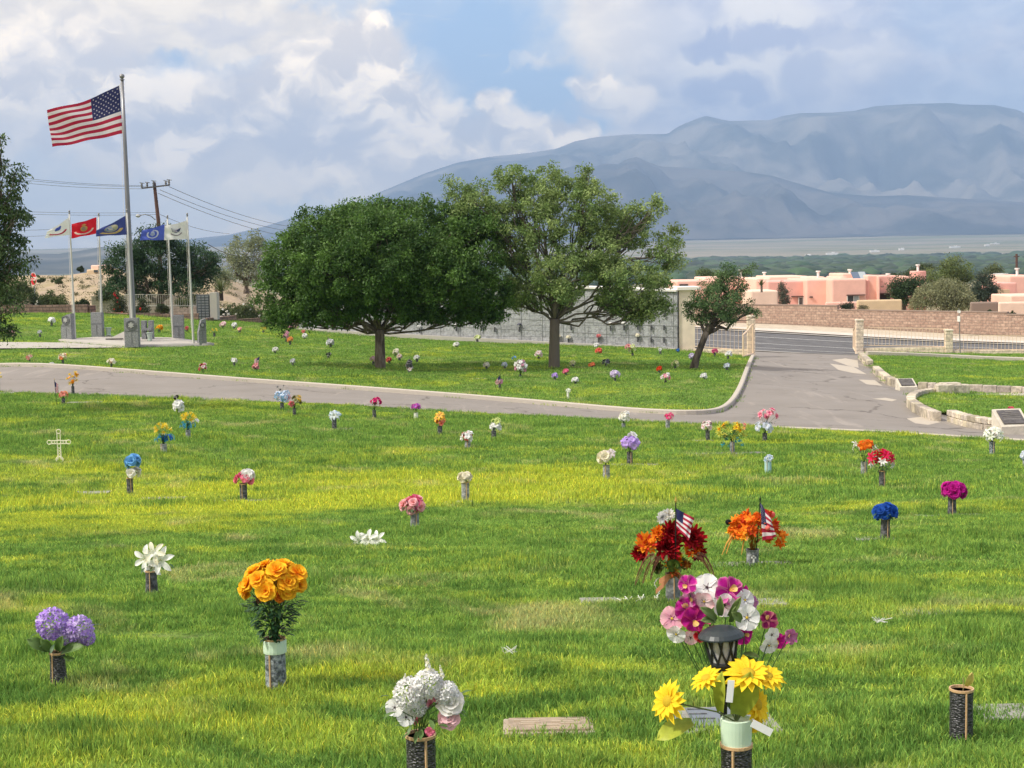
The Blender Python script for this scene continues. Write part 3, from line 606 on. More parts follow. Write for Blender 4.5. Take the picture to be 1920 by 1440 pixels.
# ================================================================ trees
def leaves(name, cent, rad, nper, size, cols, parent, seed=0, flat=.75, aspect=.45, mt=None, droop=0.0, vary=.3):
    g = np.random.default_rng(seed); n = len(cent); N = n * nper
    C0 = np.repeat(cent, nper, 0); Rr = np.repeat(np.broadcast_to(rad, (n,)), nper)
    u = g.normal(size=(N, 3)); u /= np.linalg.norm(u, axis=1)[:, None]; rr = g.uniform(0, 1, N) ** .5
    pos = C0 + u * (rr * Rr)[:, None] * np.array([1, 1, flat]); pos[:, 2] -= droop * rr * Rr
    ax = u * .7 + g.normal(size=(N, 3)) * .6; ax[:, 2] -= .25 + droop; ax /= np.linalg.norm(ax, axis=1)[:, None]
    b_ = g.normal(size=(N, 3)); sd_ = np.cross(ax, b_); sd_ /= np.linalg.norm(sd_, axis=1)[:, None]
    s = size * g.uniform(.6, 1.35, N)[:, None]; w = s * aspect
    V = np.stack([pos - ax * s * .5, pos + sd_ * w * .5 - ax * s * .08, pos + ax * s * .5, pos - sd_ * w * .5 - ax * s * .08], 1).reshape(-1, 3)
    ck = np.repeat(g.uniform(0, 1, n), nper)[:, None]; c = np.array(cols[0]) * (1 - ck) + np.array(cols[1]) * ck; c = c * g.uniform(1 - vary, 1 + vary, (N, 1))
    return npmesh(name, V, np.arange(N * 4).reshape(-1, 4), mt or crown_m, np.repeat(c, 4, 0), parent)
def limb(mb, a, b_, r0, r1, n=6, wob=.08, seed=0, k=6, sag=0.0):
    g = random.Random(seed); a = Vector(a); b_ = Vector(b_); L = (b_ - a).length; pts = []
    for i in range(k + 1):
        t = i / k; p = a.lerp(b_, t) + Vector([g.uniform(-1, 1) for _ in range(3)]) * wob * L * .5 * (4 * t * (1 - t)) ** .5; p.z += sag * L * sin(pi * t); pts.append(p)
    mb.tube(pts, [r0 + (r1 - r0) * (i / k) for i in range(k + 1)], n); return pts
def tree(name, label, px, py, lobes, fork_px, trunk_w, leaf, cols, nclump, nper, crad, fork_k=None, bark=None, base=None, group=None, cat='tree', seed=1, lean=0, thick=.4, shell=.55, flat=.8, droop=0., twigs=True, depth=.85, vary=.3, flare=1.5, aspect=.45):
    """lobes: (px, py, rx, ry[, dy]) in photograph pixels turned into metres at the tree's own distance"""
    B = base or hit(px, py); s = B.y / F; r = empty(name, B); tag(r, label, cat, group); g = random.Random(seed); gn = np.random.default_rng(seed)
    L = []
    for lb in lobes:
        c = P(lb[0], lb[1], B.y) - B; dy = (lb[4] if len(lb) > 4 else g.uniform(-.5, .5)) * lb[2] * s; c.y += dy; L.append((c, Vector((lb[2] * s, lb[2] * s * depth, lb[3] * s)), lb[2] * lb[3]))
    tot = sum(l[2] for l in L); fk_ = P(fork_px[0], fork_px[1], B.y) - B; mb = MB()
    tw = trunk_w * s / 2
    pts = [Vector((0, 0, -.3)), Vector((0, 0, .05)), fk_ * .3, fk_ * .65, fk_]; pts[2].x += lean; pts[3].x += lean * .6
    mb.tube(pts, [tw * flare, tw * flare * .85, tw * 1.02, tw * .92, tw * .9], 12)
    cents = []
    for i, (c, rad, a) in enumerate(L):
        st = fk_ + Vector((0, 0, -tw * .5)); tip = c - Vector((0, 0, rad.z * .1))
        lp = limb(mb, st, tip, tw * (.72 if fork_k is None else fork_k) * (1 if i < 6 else .5), tw * (.16 if i < 6 else .1), 7, .16, seed * 31 + i, 7, -.03 if c.z < fk_.z + 1.5 else .03)
        n = max(3, int(nclump * a / tot)); u = gn.normal(size=(n, 3)); u /= np.linalg.norm(u, axis=1)[:, None]; rr = gn.uniform(shell, 1.0, n) ** .7 * (1 + .12 * gn.normal(size=n))
        cc = np.array(c) + u * rr[:, None] * np.array(rad); cents.append(cc)
        if twigs:
            for j in range(min(n, 12)):
                q = lp[3 + j % 4]; limb(mb, q, Vector(cc[j]), tw * .2, tw * .03, 4, .15, seed * 77 + i * 13 + j, 4)
    mb.build('trunk', bark or bark_m, r, smooth=True)
    cc = np.concatenate(cents); leaves('crown', cc, gn.uniform(.6, 1.25, len(cc)) * crad, nper, leaf, cols, r, seed, flat, aspect, droop=droop, vary=vary); return r
sc_ = leaves('scrub', leavesc, rng.uniform(.3, .9, len(leavesc)), 60, .16, [(.10, .11, .05), (.17, .16, .08)], None, 77, .55); tag(sc_, kind='stuff'); sc_['label'] = 'low desert scrub dotted over the sandy hillside'; sc_['category'] = 'scrub'
tree('shade_tree', 'dense dark green tree with a broad rounded crown on the upper lawn', 713, 691,
     [(560, 500, 62, 62), (545, 560, 62, 45), (600, 455, 70, 55), (690, 440, 85, 62), (780, 430, 70, 58), (690, 510, 100, 62, -.5), (800, 500, 90, 62, -.5), (880, 480, 62, 70), (905, 555, 52, 50), (840, 565, 60, 40, -.3), (620, 560, 70, 45, -.5), (740, 560, 60, 38, -.5), (660, 430, 60, 45, .5), (860, 430, 50, 45, .4), (520, 590, 32, 24), (730, 470, 90, 70, -.9), (640, 500, 80, 60, -.9), (840, 520, 70, 55, -.9), (650, 572, 62, 26, -.4), (795, 576, 58, 22, -.3), (905, 580, 42, 22), (575, 582, 48, 24)],
     (712, 618), 20, .13, [(.050, .115, .024), (.125, .230, .045)], 1700, 125, .44, seed=3, shell=.72, bark=bark_m, vary=.28, fork_k=.45, flare=1.25)
tree('shade_tree', 'taller loose olive green tree with open upright limbs on the upper lawn', 1039, 690,
     [(960, 335, 38, 26), (1035, 345, 52, 40), (1110, 390, 50, 48), (1100, 330, 18, 26), (1010, 420, 65, 50), (1120, 470, 65, 45), (1190, 430, 42, 40), (1215, 390, 26, 28), (1255, 470, 34, 45), (1170, 520, 65, 40, -.6), (1225, 545, 40, 35), (1190, 575, 45, 24), (960, 480, 45, 50), (985, 540, 50, 36), (1060, 510, 70, 48, -.7), (870, 360, 36, 30), (890, 400, 46, 38), (1050, 560, 40, 22, .5), (1140, 430, 60, 50, .6), (930, 420, 40, 40), (1000, 380, 50, 36), (1215, 578, 48, 26), (1165, 562, 52, 24, -.4), (975, 560, 40, 28)],
     (1040, 598), 21, .12, [(.150, .240, .070), (.32, .41, .145)], 760, 115, .38, seed=8, shell=.45, bark=mat('grey bark', (.20, .17, .14), .95, .3, 6, (.13, .11, .09), bump=.03, bscale=14, stretch=(1, 1, .25)), vary=.35, fork_k=.42, flare=1.25)
tree('leaning_tree', 'small dark feathery tree leaning beside the driveway corner of the lawn', 1301, 692,
     [(1325, 560, 34, 26), (1370, 535, 38, 30), (1310, 585, 28, 22), (1385, 575, 34, 20), (1350, 600, 44, 18), (1415, 585, 14, 12), (1365, 505, 14, 22), (1403, 500, 10, 16), (1345, 560, 40, 34, -.5), (1290, 575, 12, 14)],
     (1325, 622), 13, .10, [(.075, .150, .055), (.15, .24, .09)], 170, 95, .30, seed=5, lean=-.05, shell=.35, bark=bark_dark, fork_k=.62, depth=.8, aspect=.35)
# tree behind the branch flags
tree('round_tree', 'dark multi stemmed round tree behind the row of branch flags', 296, 596,
     [(240, 490, 42, 40), (300, 480, 60, 48), (360, 495, 44, 42), (260, 530, 45, 26), (340, 530, 52, 26), (200, 500, 12, 14), (300, 450, 34, 26), (395, 500, 16, 26), (215, 535, 22, 14)],
     (297, 566), 9, .17, [(.028, .068, .030), (.055, .115, .046)], 420, 75, .55, seed=11, shell=.5, bark=bark_m, base=P(296, 588, 100))
# left edge tree, trunk out of view
bL = hit(-75, 780); 
tree('hanging_tree', 'leafy ash tree with hanging branches at the left edge of the view', -75, 780,
     [(-40, 300, 40, 50), (-30, 380, 66, 60), (-20, 460, 70, 50), (-30, 530, 62, 40), (-25, 585, 48, 34), (-60, 430, 90, 120), (0, 340, 38, 50), (22, 400, 32, 42), (20, 500, 34, 34), (0, 615, 34, 28), (10, 560, 38, 30), (-10, 270, 16, 24)],
     (-80, 640), 22, .11, [(.040, .080, .028), (.11, .17, .055)], 430, 48, .27, seed=21, shell=.5, bark=bark_m, droop=.5, aspect=.36, vary=.4)
ol1 = [(.17, .21, .11), (.28, .32, .18)]; ol2 = [(.10, .14, .05), (.17, .20, .08)]
tree('olive_tree', 'pale grey green tree between the round tree and the broad shade tree', 462, 560, [(462, 470, 30, 34), (440, 500, 24, 20), (485, 480, 26, 40), (425, 480, 10, 12), (470, 510, 34, 22)], (462, 535), 8, .22, ol1, 130, 60, .8, seed=31, base=P(462, 545, 150), vary=.25)
tree('olive_tree', 'low grey green bush tree at the left of the pale wall near the round tree', 405, 570, [(405, 510, 16, 16), (420, 525, 20, 12)], (405, 540), 5, .2, ol1, 40, 50, .7, seed=32, base=P(405, 548, 135))
# trees among the houses
def bg(lb, px, pb, d, lobes, cols, n, nper, crad, seed, leaf=.25, name='garden_tree', **k):
    return tree(name, lb, px, pb, lobes, (px, (pb + lobes[0][1]) / 2), 6, leaf, cols, n, nper, crad, seed=seed, base=P(px, pb, d), group='trees among the pink houses', **k)
bg('small grey conical juniper at the wall of the long pink house', 1469, 574, 128, [(1469, 562, 11, 10), (1468, 547, 9, 10), (1467, 536, 5, 7)], [(.10, .11, .08), (.15, .16, .11)], 60, 50, .35, 41, .12)
bg('dark green pine in front of the porch of the pink house', 1695, 577, 126, [(1690, 538, 20, 18), (1715, 535, 22, 16), (1700, 555, 26, 14), (1678, 545, 12, 10)], [(.03, .065, .025), (.065, .11, .04)], 150, 60, .55, 42, .16)
bg('tall bushy green tree rising highest between the pink houses', 1783, 572, 150, [(1785, 505, 27, 19), (1770, 525, 24, 16), (1805, 520, 16, 16), (1740, 520, 12, 12), (1785, 545, 30, 20)], [(.11, .16, .05), (.20, .25, .085)], 190, 60, .8, 43, .2)
bg('wide pale olive willow in front of the taller bushy tree', 1770, 582, 122, [(1745, 555, 32, 22), (1790, 550, 34, 26), (1765, 540, 34, 18), (1805, 565, 20, 15), (1730, 570, 22, 10), (1785, 572, 24, 8)], [(.20, .22, .11), (.30, .31, .17)], 230, 60, .6, 44, .17, droop=.4)
bg('dark blue green shrub tree beside the stepped wall', 1845, 572, 128, [(1840, 540, 20, 22), (1858, 548, 14, 14), (1830, 555, 14, 14), (1845, 520, 14, 10)], [(.06, .09, .06), (.11, .15, .10)], 130, 60, .5, 45, .17)
bg('thin olive tree far behind the right pink house', 1866, 540, 170, [(1867, 510, 13, 14), (1858, 530, 16, 14)], [(.09, .12, .05), (.14, .17, .07)], 70, 50, .8, 46, .22)
bg('low dark shrub on top of the block wall under the middle window', 1592, 578, 118, [(1592, 574, 13, 4), (1580, 575, 8, 3)], [(.02, .04, .02), (.04, .06, .03)], 30, 60, .3, 47, .1, twigs=False)
bg('dry tan shrub on top of the block wall right of the dark shrub', 1617, 579, 118, [(1616, 577, 9, 3)], [(.16, .14, .08), (.2, .18, .10)], 14, 60, .3, 48, .1, twigs=False)
bg('grey green treetop peeping over the roof of the middle pink house', 1725, 540, 165, [(1735, 503, 16, 6), (1712, 510, 12, 8), (1690, 520, 20, 8)], [(.05, .08, .035), (.10, .13, .06)], 60, 60, .6, 49, .2)
bg('light green treetop behind the left end of the pink houses', 1322, 545, 175, [(1320, 512, 12, 8), (1345, 515, 14, 6)], [(.10, .15, .05), (.15, .2, .08)], 40, 60, .6, 50, .2)
# spiky yuccas and bushes
def yucca(px, py, d, r_, label, base=None):
    B = base or P(px, py, d); o = empty('yucca', B); tag(o, label, 'plant'); mb = MB(); g = random.Random(px)
    mb.tube([(0, 0, -.3), (0, 0, r_ * .25)], r_ * .12, 6); mb.build('stem', bark_dark, o); mb = MB()
    for i in range(70):
        a = g.uniform(0, 2 * pi); e = g.uniform(-.1, 1.5); L = r_ * g.uniform(.75, 1.05); dv = Vector((cos(a) * cos(e), sin(a) * cos(e), sin(e))); sd_ = Vector((-sin(a), cos(a), 0)) * r_ * .035; c0 = Vector((0, 0, r_ * .25))
        m_ = c0 + dv * L * .4; k = g.uniform(.7, 1.2); mb.add([c0 - sd_ * .5, c0 + sd_ * .5, m_ + sd_, m_ - sd_, c0 + dv * L - Vector((0, 0, .08 * L))], [(0, 1, 2, 3), (3, 2, 4)], (.12 * k, .15 * k, .05 * k))
    mb.build('leaves', leaf_m, o)
yucca(1428, 541, 120, .75, 'spiky yucca rising above the cream wall right of the leaning tree')
yucca(415, 556, 105, 1.3, 'spiky yucca beside the niche cabinet and olive shrubs')
def bush(px, py, d, rx, ry, cols, label, seed, leaf=.1, n=30, flowers=None, base=None, nper=80):
    B = base or P(px, py, d); s = B.y / F; o = empty('bush', B); tag(o, label, 'bush', 'bushes of the garden strip'); gn = np.random.default_rng(seed)
    u = gn.normal(size=(n, 3)); u /= np.linalg.norm(u, axis=1)[:, None]; u[:, 2] = abs(u[:, 2]); c = u * gn.uniform(.3, .95, (n, 1)) * np.array([rx * s, rx * s * .7, ry * s * 1.7]); 
    leaves('foliage', c, .28 * ry * s * 1.6, nper, leaf, cols, o, seed, .9); mb = MB()
    for j in range(6): limb(mb, (0, 0, -.2), Vector(c[j]), .03, .01, 4, .1, j, 3)
    mb.build('stems', bark_dark, o)
    if flowers:
        k = flowers[1]; idx = gn.integers(0, n, k); cf = c[idx] * 1.12; cf[:, 1] -= .2; leaves('blossoms', cf, .07, 10, .09, [flowers[0], flowers[0]], o, seed + 1, 1, .9, petal_m, vary=.1)
gb = [(.06, .09, .03), (.12, .15, .05)]; dk = [(.03, .055, .02), (.07, .095, .035)]
bush(100, 577, 96, 34, 20, gb, 'large dark olive bush behind the brown retaining wall', 61, .14, 60)
bush(155, 577, 95, 20, 10, dk, 'low dark bush at the right end of the brown retaining wall', 62, .12, 30)
bush(62, 578, 94, 18, 16, dk, 'rose bush with white blooms at the left edge of the retaining wall', 63, .12, 26, (lin(235, 230, 225), 10))
bush(222, 588, 92, 15, 24, dk, 'tall rose bush with red blooms left of the main flagpole', 64, .10, 40, (lin(200, 60, 60), 12))
bush(268, 588, 92, 16, 16, dk, 'dark rose bush just right of the main flagpole', 65, .10, 30, (lin(190, 50, 50), 2))
bush(305, 586, 93, 15, 11, dk, 'low dark shrub under the round tree stems', 66, .10, 24)
bush(420, 598, 95, 18, 14, dk, 'bush with white blooms right of the niche cabinet', 67, .10, 40, (lin(240, 238, 232), 40))
bush(462, 603, 97, 36, 22, gb, 'wide light olive bush left of the broad shade tree', 68, .12, 70, (lin(240, 238, 232), 14))
bush(440, 590, 104, 30, 12, gb, 'olive shrub behind the white blooming bush', 69, .12, 40)
bush(20, 582, 92, 30, 18, dk, 'dark shrub behind the hanging ash branches', 70, .12, 40)
bush(110, 530, 150, 14, 6, gb, 'grey green scrub on the sandy hillside', 71, .2, 20)
bush(75, 528, 150, 12, 4, gb, 'small scrub on the sandy hillside near the stop sign', 72, .2, 20)
bush(1897, 590, 103, 14, 4, dk, 'dark low shrub on the wall at the right edge of the view', 73, .1, 16)
bush(1855, 586, 106, 7, 4, dk, 'small dark shrub beside the stepped wall', 74, .1, 12)
bush(152, 508, 158, 8, 5, dk, 'dark shrub left of the small house on the hillside', 75, .2, 16)
bush(30, 560, 100, 40, 22, gb, 'tall olive shrub filling the gap under the stop sign', 81, .14, 60)
bush(200, 560, 112, 22, 14, dk, 'green shrub at the foot of the sandy hillside left of the main pole', 82, .12, 40)
bush(352, 572, 108, 24, 14, gb, 'olive shrub behind the white railing near the niche cabinet', 83, .12, 40)
# garden walls on the left
def lowwall(pts, h, th, m, label, cat='wall', z=-.3, uvm=None, name='retaining_wall'):
    a = Vector(pts[0]); r = empty(name, (a.x, a.y, a.z)); tag(r, label, cat); mb = MB()
    for p, q in zip(pts[:-1], pts[1:]):
        p = Vector(p); q = Vector(q); d = q - p; c = (p + q) / 2 - a; mb.box((c.x, c.y, c.z + (h + z) / 2), (Vector((d.x, d.y)).length + .02, th, h - z), atan2(d.y, d.x))
    mb.build('wall', m, r, uv=uvm or (lambda co, no: (co.x + co.y * .3, co.z))); return r
rblock = blockmat('brown split block', (.20, .13, .10), (.27, .18, .14), (.10, .07, .06), .4, .2)
lowwall([P(-60, 585, 91), P(60, 584, 91), P(165, 585, 91), P(176, 586, 91.5)], .42, .3, rblock, 'dark brown block retaining wall along the lawn at the left')
lowwall([P(172, 596, 88), P(300, 597, 88), P(372, 597, 88)], .28, .3, rblock, 'low brown block edging behind the memorial stones')
lowwall([P(385, 600, 88), P(440, 603, 92), P(500, 606, 94)], .25, .25, rblock, 'low brown edging by the olive bushes')
sheet('garden_path', [tuple(P(*p)[:2]) for p in ((172, 590, 90), (200, 584, 95), (420, 592, 97), (400, 601, 90), (300, 600, 88.5), (172, 600, 88.5))], mat('red gravel', (.44, .27, .19), .95, .2, 2), .12, 2)
lowwall([P(172, 574, 112), P(240, 572, 113), P(380, 574, 115)], .75, .2, blockmat('pale garden block', (.50, .42, .34), (.44, .37, .30), (.36, .30, .24), .4, .2), 'pale tan garden wall behind the white railing', z=-1.5)
wf = mat('white rail', (.70, .68, .64), .6)
r = empty('white_railing', P(235, 576, 99)); tag(r, 'white picket railing behind the round tree', 'fence'); mb = MB(); a = P(235, 576, 99); b_ = P(372, 576, 100)
d = b_ - a
for z in (.1, .85): mb.tube([(0, 0, z), (d.x, d.y, d.z + z)], .03, 4)
mb.build('rail', wf, r); mb = MB()
for i in range(34): t = i / 33; mb.tube([(d.x * t, d.y * t, d.z * t + .1), (d.x * t, d.y * t, d.z * t + .85)], .014, 4)
o = mb.build('picket', wf, r)
# niche cabinet with louvred front
c = P(385, 597, 89); c.z = g1(c.x, c.y) + .05; s = 89 / F; r = empty('niche_cabinet', c); tag(r, 'grey niche cabinet with rows of small doors in a pale frame behind the lawn', 'cabinet')
mb = MB(); mb.box((-.08, .1, .72), (.80, .5, 1.56)); mb.build('front', cmat('dark slate', 82, 86, 90), r)
mb = MB(); mb.box((.55, .2, .80), (.42, .8, 1.62)); mb.build('pier', conc, r)
mb = MB()
for i in range(9):
    for j in range(3): mb.box((-.30 + j * .23, -.165, .10 + i * .16), (.19, .03, .11))
mb.build('door', cmat('grey slate', 118, 122, 126), r)
# ================================================================ memorial
slab = [(110, 641), (160, 634), (345, 634), (410, 648), (400, 655), (236, 652), (160, 652)]
sl = [hit(*p) for p in slab]; cs = sl[4]
pts2 = [hit(110, 641), hit(182, 636), hit(330, 637), hit(402, 648), hit(250, 652)]
o = sheet('memorial_slab_base', [tuple(p[:2]) for p in pts2], conc, .12, 1.0); o.name = 'memorial_pad'
bmm = bmesh.new(); bmm.from_mesh(o.data); ex = bmesh.ops.extrude_face_region(bmm, geom=bmm.faces[:]); [setattr(v.co, 'z', v.co.z - .35) for v in ex['geom'] if isinstance(v, bmesh.types.BMVert)]; bmesh.ops.recalc_face_normals(bmm, faces=bmm.faces); bmm.to_mesh(o.data); bmm.free()
sheet('memorial_path', H2((-300, 642), (0, 644), (130, 645), (240, 654), (130, 655), (0, 656), (-300, 655)), conc, .07, 1.2)
def onpad(px, py): v = hit(px, py); v.z += .12; return v
def stone(px, py, ptop, wpx, label, rz=0, emblem=False, slant=0.0, th=.30, m=None):
    b_ = onpad(px, py); s = b_.y / F; h = (py - ptop) * s; w = wpx * s; r = empty('memorial_stone', b_, rz); tag(r, label, 'memorial stone', 'granite stones round the memorial pad'); mb = MB()
    prof = [(-w / 2, -.1), (w / 2, -.1), (w / 2, h), (-w / 2 + slant * w, h - slant * h * .12), (-w / 2, h * .45)] if slant else [(-w / 2, -.1), (w / 2, -.1), (w / 2, h), (-w / 2, h)]
    n = len(prof); vs = [(x, -th / 2, z) for x, z in prof] + [(x, th / 2, z) for x, z in prof]
    mb.add(vs, [tuple(range(n)), tuple(range(n, 2 * n))[::-1]] + [((i + 1) % n, i, n + i, n + (i + 1) % n) for i in range(n)]); o = mb.build('slab', m or granite, r)
    bm = bmesh.new(); bm.from_mesh(o.data); bmesh.ops.bevel(bm, geom=bm.edges[:], offset=.02, segments=2, affect='EDGES'); bm.to_mesh(o.data); bm.free()
    mb = MB(); mb.box((0, -th / 2 - .008, h * .52), (w * .96, .012, .02)); mb.box((0, -th / 2 - .008, h * .26), (.015, .012, h * .42)); mb.build('groove', granite_d, r)
    if emblem:
        M = Matrix.Rotation(pi / 2, 3, 'X'); er_ = min(w * .36, h * .2); mb = MB(); cz_ = h * .74
        mb.lathe([(er_, 0), (er_, .03), (er_ * .85, .035), (er_ * .83, .015), (0.001, .015)], 24, (0, -th / 2, cz_), (1, 1, 1), 0, M); e = mb.build('emblem', granite_d, r)
        mb = MB()
        for k in range(6): a = k * pi / 3 + .5; mb.box((cos(a) * er_ * .38, -th / 2 - .03, cz_ + sin(a) * er_ * .38), (er_ * .34, .02, er_ * .28), ry=-a)
        mb.box((0, -th / 2 - .03, cz_), (er_ * .5, .025, er_ * .6)); mb.build('relief', mat('pale granite', (.42, .42, .41), .7), e)
    return r
stone(128, 640, 592, 23, 'leftmost granite memorial stone with slanted top and round emblem', -.25, True, .5)
stone(184, 634, 590, 22, 'plain tall granite memorial stone behind the second branch flagpole', -.1)
stone(249, 652, 601, 27, 'front granite memorial stone with a round eagle emblem before the main pole', 0, True)
stone(336, 638, 595, 20, 'plain granite memorial stone behind the Air Force flagpole', .15)
stone(379, 648, 602, 15, 'rightmost narrow granite memorial stone seen nearly edge on', .5, True, .4)
b_ = onpad(276, 640); r = empty('stone_bench', b_); tag(r, 'small grey granite bench structure behind the front memorial stone', 'bench'); mb = MB(); mb.box((-.12, 0, .42), (.22, .35, .95)); mb.box((.22, 0, .42), (.2, .35, .95)); mb.build('support', granite, r); mb = MB(); mb.box((.05, -.1, .48), (.5, .4, .12)); mb.build('seat', granite, r)
b_ = onpad(222, 640); r = empty('ground_plaque', b_); tag(r, 'pale triangular sloping slab with dark plaque at the foot of the main flagpole', 'plaque'); mb = MB()
mb.add([(-.55, -.4, -.05), (.6, -.4, -.05), (.6, .5, -.05), (-.55, .5, -.05), (.45, -.1, .42), (.6, .4, .42)], [(0, 3, 2, 1), (0, 1, 4), (1, 2, 5, 4), (2, 3, 5), (0, 4, 5, 3)]); mb.build('slab', conc, r); mb = MB(); mb.box((-.05, -.52, .03), (.8, .2, .05)); mb.build('plate', bronze, r)
for px, py, lb in ((204, 634, 'small pale urn behind the pad beside the second stone'), (281, 644, 'grey green urn in front of the granite bench')):
    b_ = onpad(px, py); r = empty('urn', b_); tag(r, lb, 'urn', 'urns on the memorial pad'); mb = MB(); mb.lathe([(.09, 0), (.12, .03), (.10, .1), (.13, .3), (.14, .36), (.17, .38), (.17, .41), (.001, .41)], 14); mb.build('bowl', cmat('pale green stone', 175, 190, 178), r)
    mb = MB(); mb.box((0, 0, -.04), (.3, .3, .08)); mb.build('foot', conc, r)
# ================================================================ flags and poles
flag_m = mat('flag cloth', (1, 1, 1), .7, .04, 6, attr=True, trans=.3, obj=True)
RED, WHT, NAVY = lin(176, 34, 66), lin(228, 222, 226), lin(48, 52, 98)
def star(mb, S, u, v, ru, rv, col, off, flip=1):
    for sgn in (-1, 1):
        pts = []
        for k in range(10): a = pi / 2 + k * pi / 5; q = 1 if k % 2 == 0 else .42; pts.append(S(u + cos(a) * ru * q, v - sin(a) * rv * q) + off * sgn)
        c = S(u, v) + off * sgn; mb.add([c] + pts, [(0, 1 + k, 1 + (k + 1) % 10) for k in range(10)], col)
def poly_on(mb, S, pts, col, off):
    for sgn in (-1, 1):
        c = (sum(p[0] for p in pts) / len(pts), sum(p[1] for p in pts) / len(pts)); n = len(pts)
        mb.add([S(*c) + off * sgn] + [S(*p) + off * sgn for p in pts], [(0, 1 + k, 1 + (k + 1) % n) for k in range(n)], col)
def us_flag(S, off, nu=30, parent=None, sub=1, stars=True, ns=13):
    mb = MB(); nc = (ns + 1) // 2
    for st in range(ns):
        col = RED if st % 2 == 0 else WHT
        for q in range(sub):
            v0 = (st + q / sub) / ns; v1 = (st + (q + 1) / sub) / ns
            for i in range(nu):
                u0, u1 = i / nu, (i + 1) / nu; c = NAVY if (u0 < .4 - 1e-6 and st < nc) else col
                mb.add([S(u0, v0), S(u1, v0), S(u1, v1), S(u0, v1)], [(0, 1, 2, 3)], c)
    if stars:
        for r_ in range(9):
            for c_ in range(6 if r_ % 2 == 0 else 5): star(mb, S, (.033 + c_ * .0665 + (.033 if r_ % 2 else 0)), .054 + r_ * .0538, .013, .021, WHT, off)
    return mb.build('cloth', flag_m, parent)
def surf(c00, c10, c11, c01, amp, nrm, waves=2.2, ph=0, sagt=0.0, diag=0):
    c00, c10, c11, c01 = [Vector(c) for c in (c00, c10, c11, c01)]        # hoist top, fly top, fly bottom, hoist bottom
    def S(u, v):
        p = c00.lerp(c10, u).lerp(c01.lerp(c11, u), v); p.z -= sagt * sin(pi * u) * (1 - v * .9)
        return p + nrm * (amp * (u ** .7) * sin(2 * pi * waves * u + ph + v * 1.6 + diag * u * v) + amp * .4 * u * sin(7 * u + 9 * v))
    return S
def pole(px0, py0, px1, py1, w0, w1, base, label, finial=.08, m=None):
    top = P(px1, py1, base.y) - base; r = empty('flagpole', base); tag(r, label, 'flagpole'); s = base.y / F; mb = MB()
    mb.tube([(0, 0, -.2)] + [top * t for t in (0, .25, .5, .75, 1)], [w0 * s / 2] * 2 + [(w0 + (w1 - w0) * t) * s / 2 for t in (.25, .5, .75, 1)], 12); mb.build('pole', m or steel, r, smooth=True)
    mb = MB(); mb.lathe([(w1 * s * .3, -.02), (w1 * s * .8, 0), (w1 * s * .8, .03), (w1 * s * .3, .05)], 10, top); mb.build('truck', steel, r)
    mb = MB(); n = 8; mb.lathe([(max(.002, sin(pi * i / n) * finial), -cos(pi * i / n) * finial + finial + .05) for i in range(n + 1)], 12, top); mb.build('finial', steel, r, smooth=True)
    mb = MB(); mb.tube([top * .98 + Vector((-.03 - w1 * s / 2, -.02, 0)), top * .5 + Vector((-.05 - w0 * s / 2, -.02, 0)), top * .12 + Vector((-.02 - w0 * s / 2, 0, 0))], .008, 4); mb.build('halyard', wf, r); return r, top
mp = onpad(251, 644); pole(251, 644, 229, 150, 12.5, 5.5, mp, 'tall grey main flagpole flying the national flag', .12)
yd = mp.y; A = lambda px, py, dy=0: P(px, py, yd + dy) - mp
fr = empty('national_flag', mp); tag(fr, 'large American flag flying left from the tall main pole', 'flag')
S = surf(A(224, 160, -.05), A(88, 206, -.9), A(98, 277, -.7), A(230, 250, -.05), .17, Vector((.35, -1, .2)), 1.5, .4, .16, 3.0)
us_flag(S, Vector((0, -.012, 0)), 40, fr, 3)
mb = MB(); mb.tube([A(230, 149), A(224, 160, -.05)], .012, 4); mb.tube([A(224, 160, -.05), A(222, 205, -.05), A(230, 250, -.05)], .014, 4); mb.tube([A(230, 250, -.05), A(236, 253)], .012, 4); mb.build('rope', wf, fr)
def branch(base_px, base_py, top_px, top_py, corners, col, name, label, deco, poleL):
    b_ = onpad(base_px, base_py); r, top = pole(base_px, base_py, top_px, top_py, 4.6, 2.6, b_, poleL, .05, cmat('pale pole', 190, 190, 184, rough=.45))
    A = lambda c: P(c[0], c[1], b_.y + c[2]) - b_
    f = empty(name, b_); tag(f, label, 'flag', 'service flags on the short poles'); S = surf(*[A(c) for c in corners], .085, Vector((.25, -1, .15)), 1.6, .5, .03)
    mb = MB(); nu, nv = 18, 12
    for i in range(nu):
        for j in range(nv): mb.add([S(i / nu, j / nv), S((i + 1) / nu, j / nv), S((i + 1) / nu, (j + 1) / nv), S(i / nu, (j + 1) / nv)], [(0, 1, 2, 3)], col)
    c = mb.build('cloth', flag_m, f); mb = MB(); off = Vector((0, -.012, 0)); deco(mb, S, off); mb.build('emblem', flag_m, c)
    mb = MB(); mb.tube([S(0, 0), S(0, .5), S(0, 1)], .012, 4, WHT); mb.build('heading', flag_m, f)
def ell(cu, cv, ru, rv, n=20, a0=0, a1=2 * pi): return [(cu + cos(a0 + (a1 - a0) * k / n) * ru, cv + sin(a0 + (a1 - a0) * k / n) * rv) for k in range(n)]
def arc(mb, S, off, cu, cv, ru, rv, w, a0, a1, col, n=16):
    for k in range(n):
        a, b_ = a0 + (a1 - a0) * k / n, a0 + (a1 - a0) * (k + 1) / n
        poly_on(mb, S, [(cu + cos(a) * (ru - w), cv + sin(a) * (rv - w)), (cu + cos(a) * (ru + w), cv + sin(a) * (rv + w)), (cu + cos(b_) * (ru + w), cv + sin(b_) * (rv + w)), (cu + cos(b_) * (ru - w), cv + sin(b_) * (rv - w))], col, off)
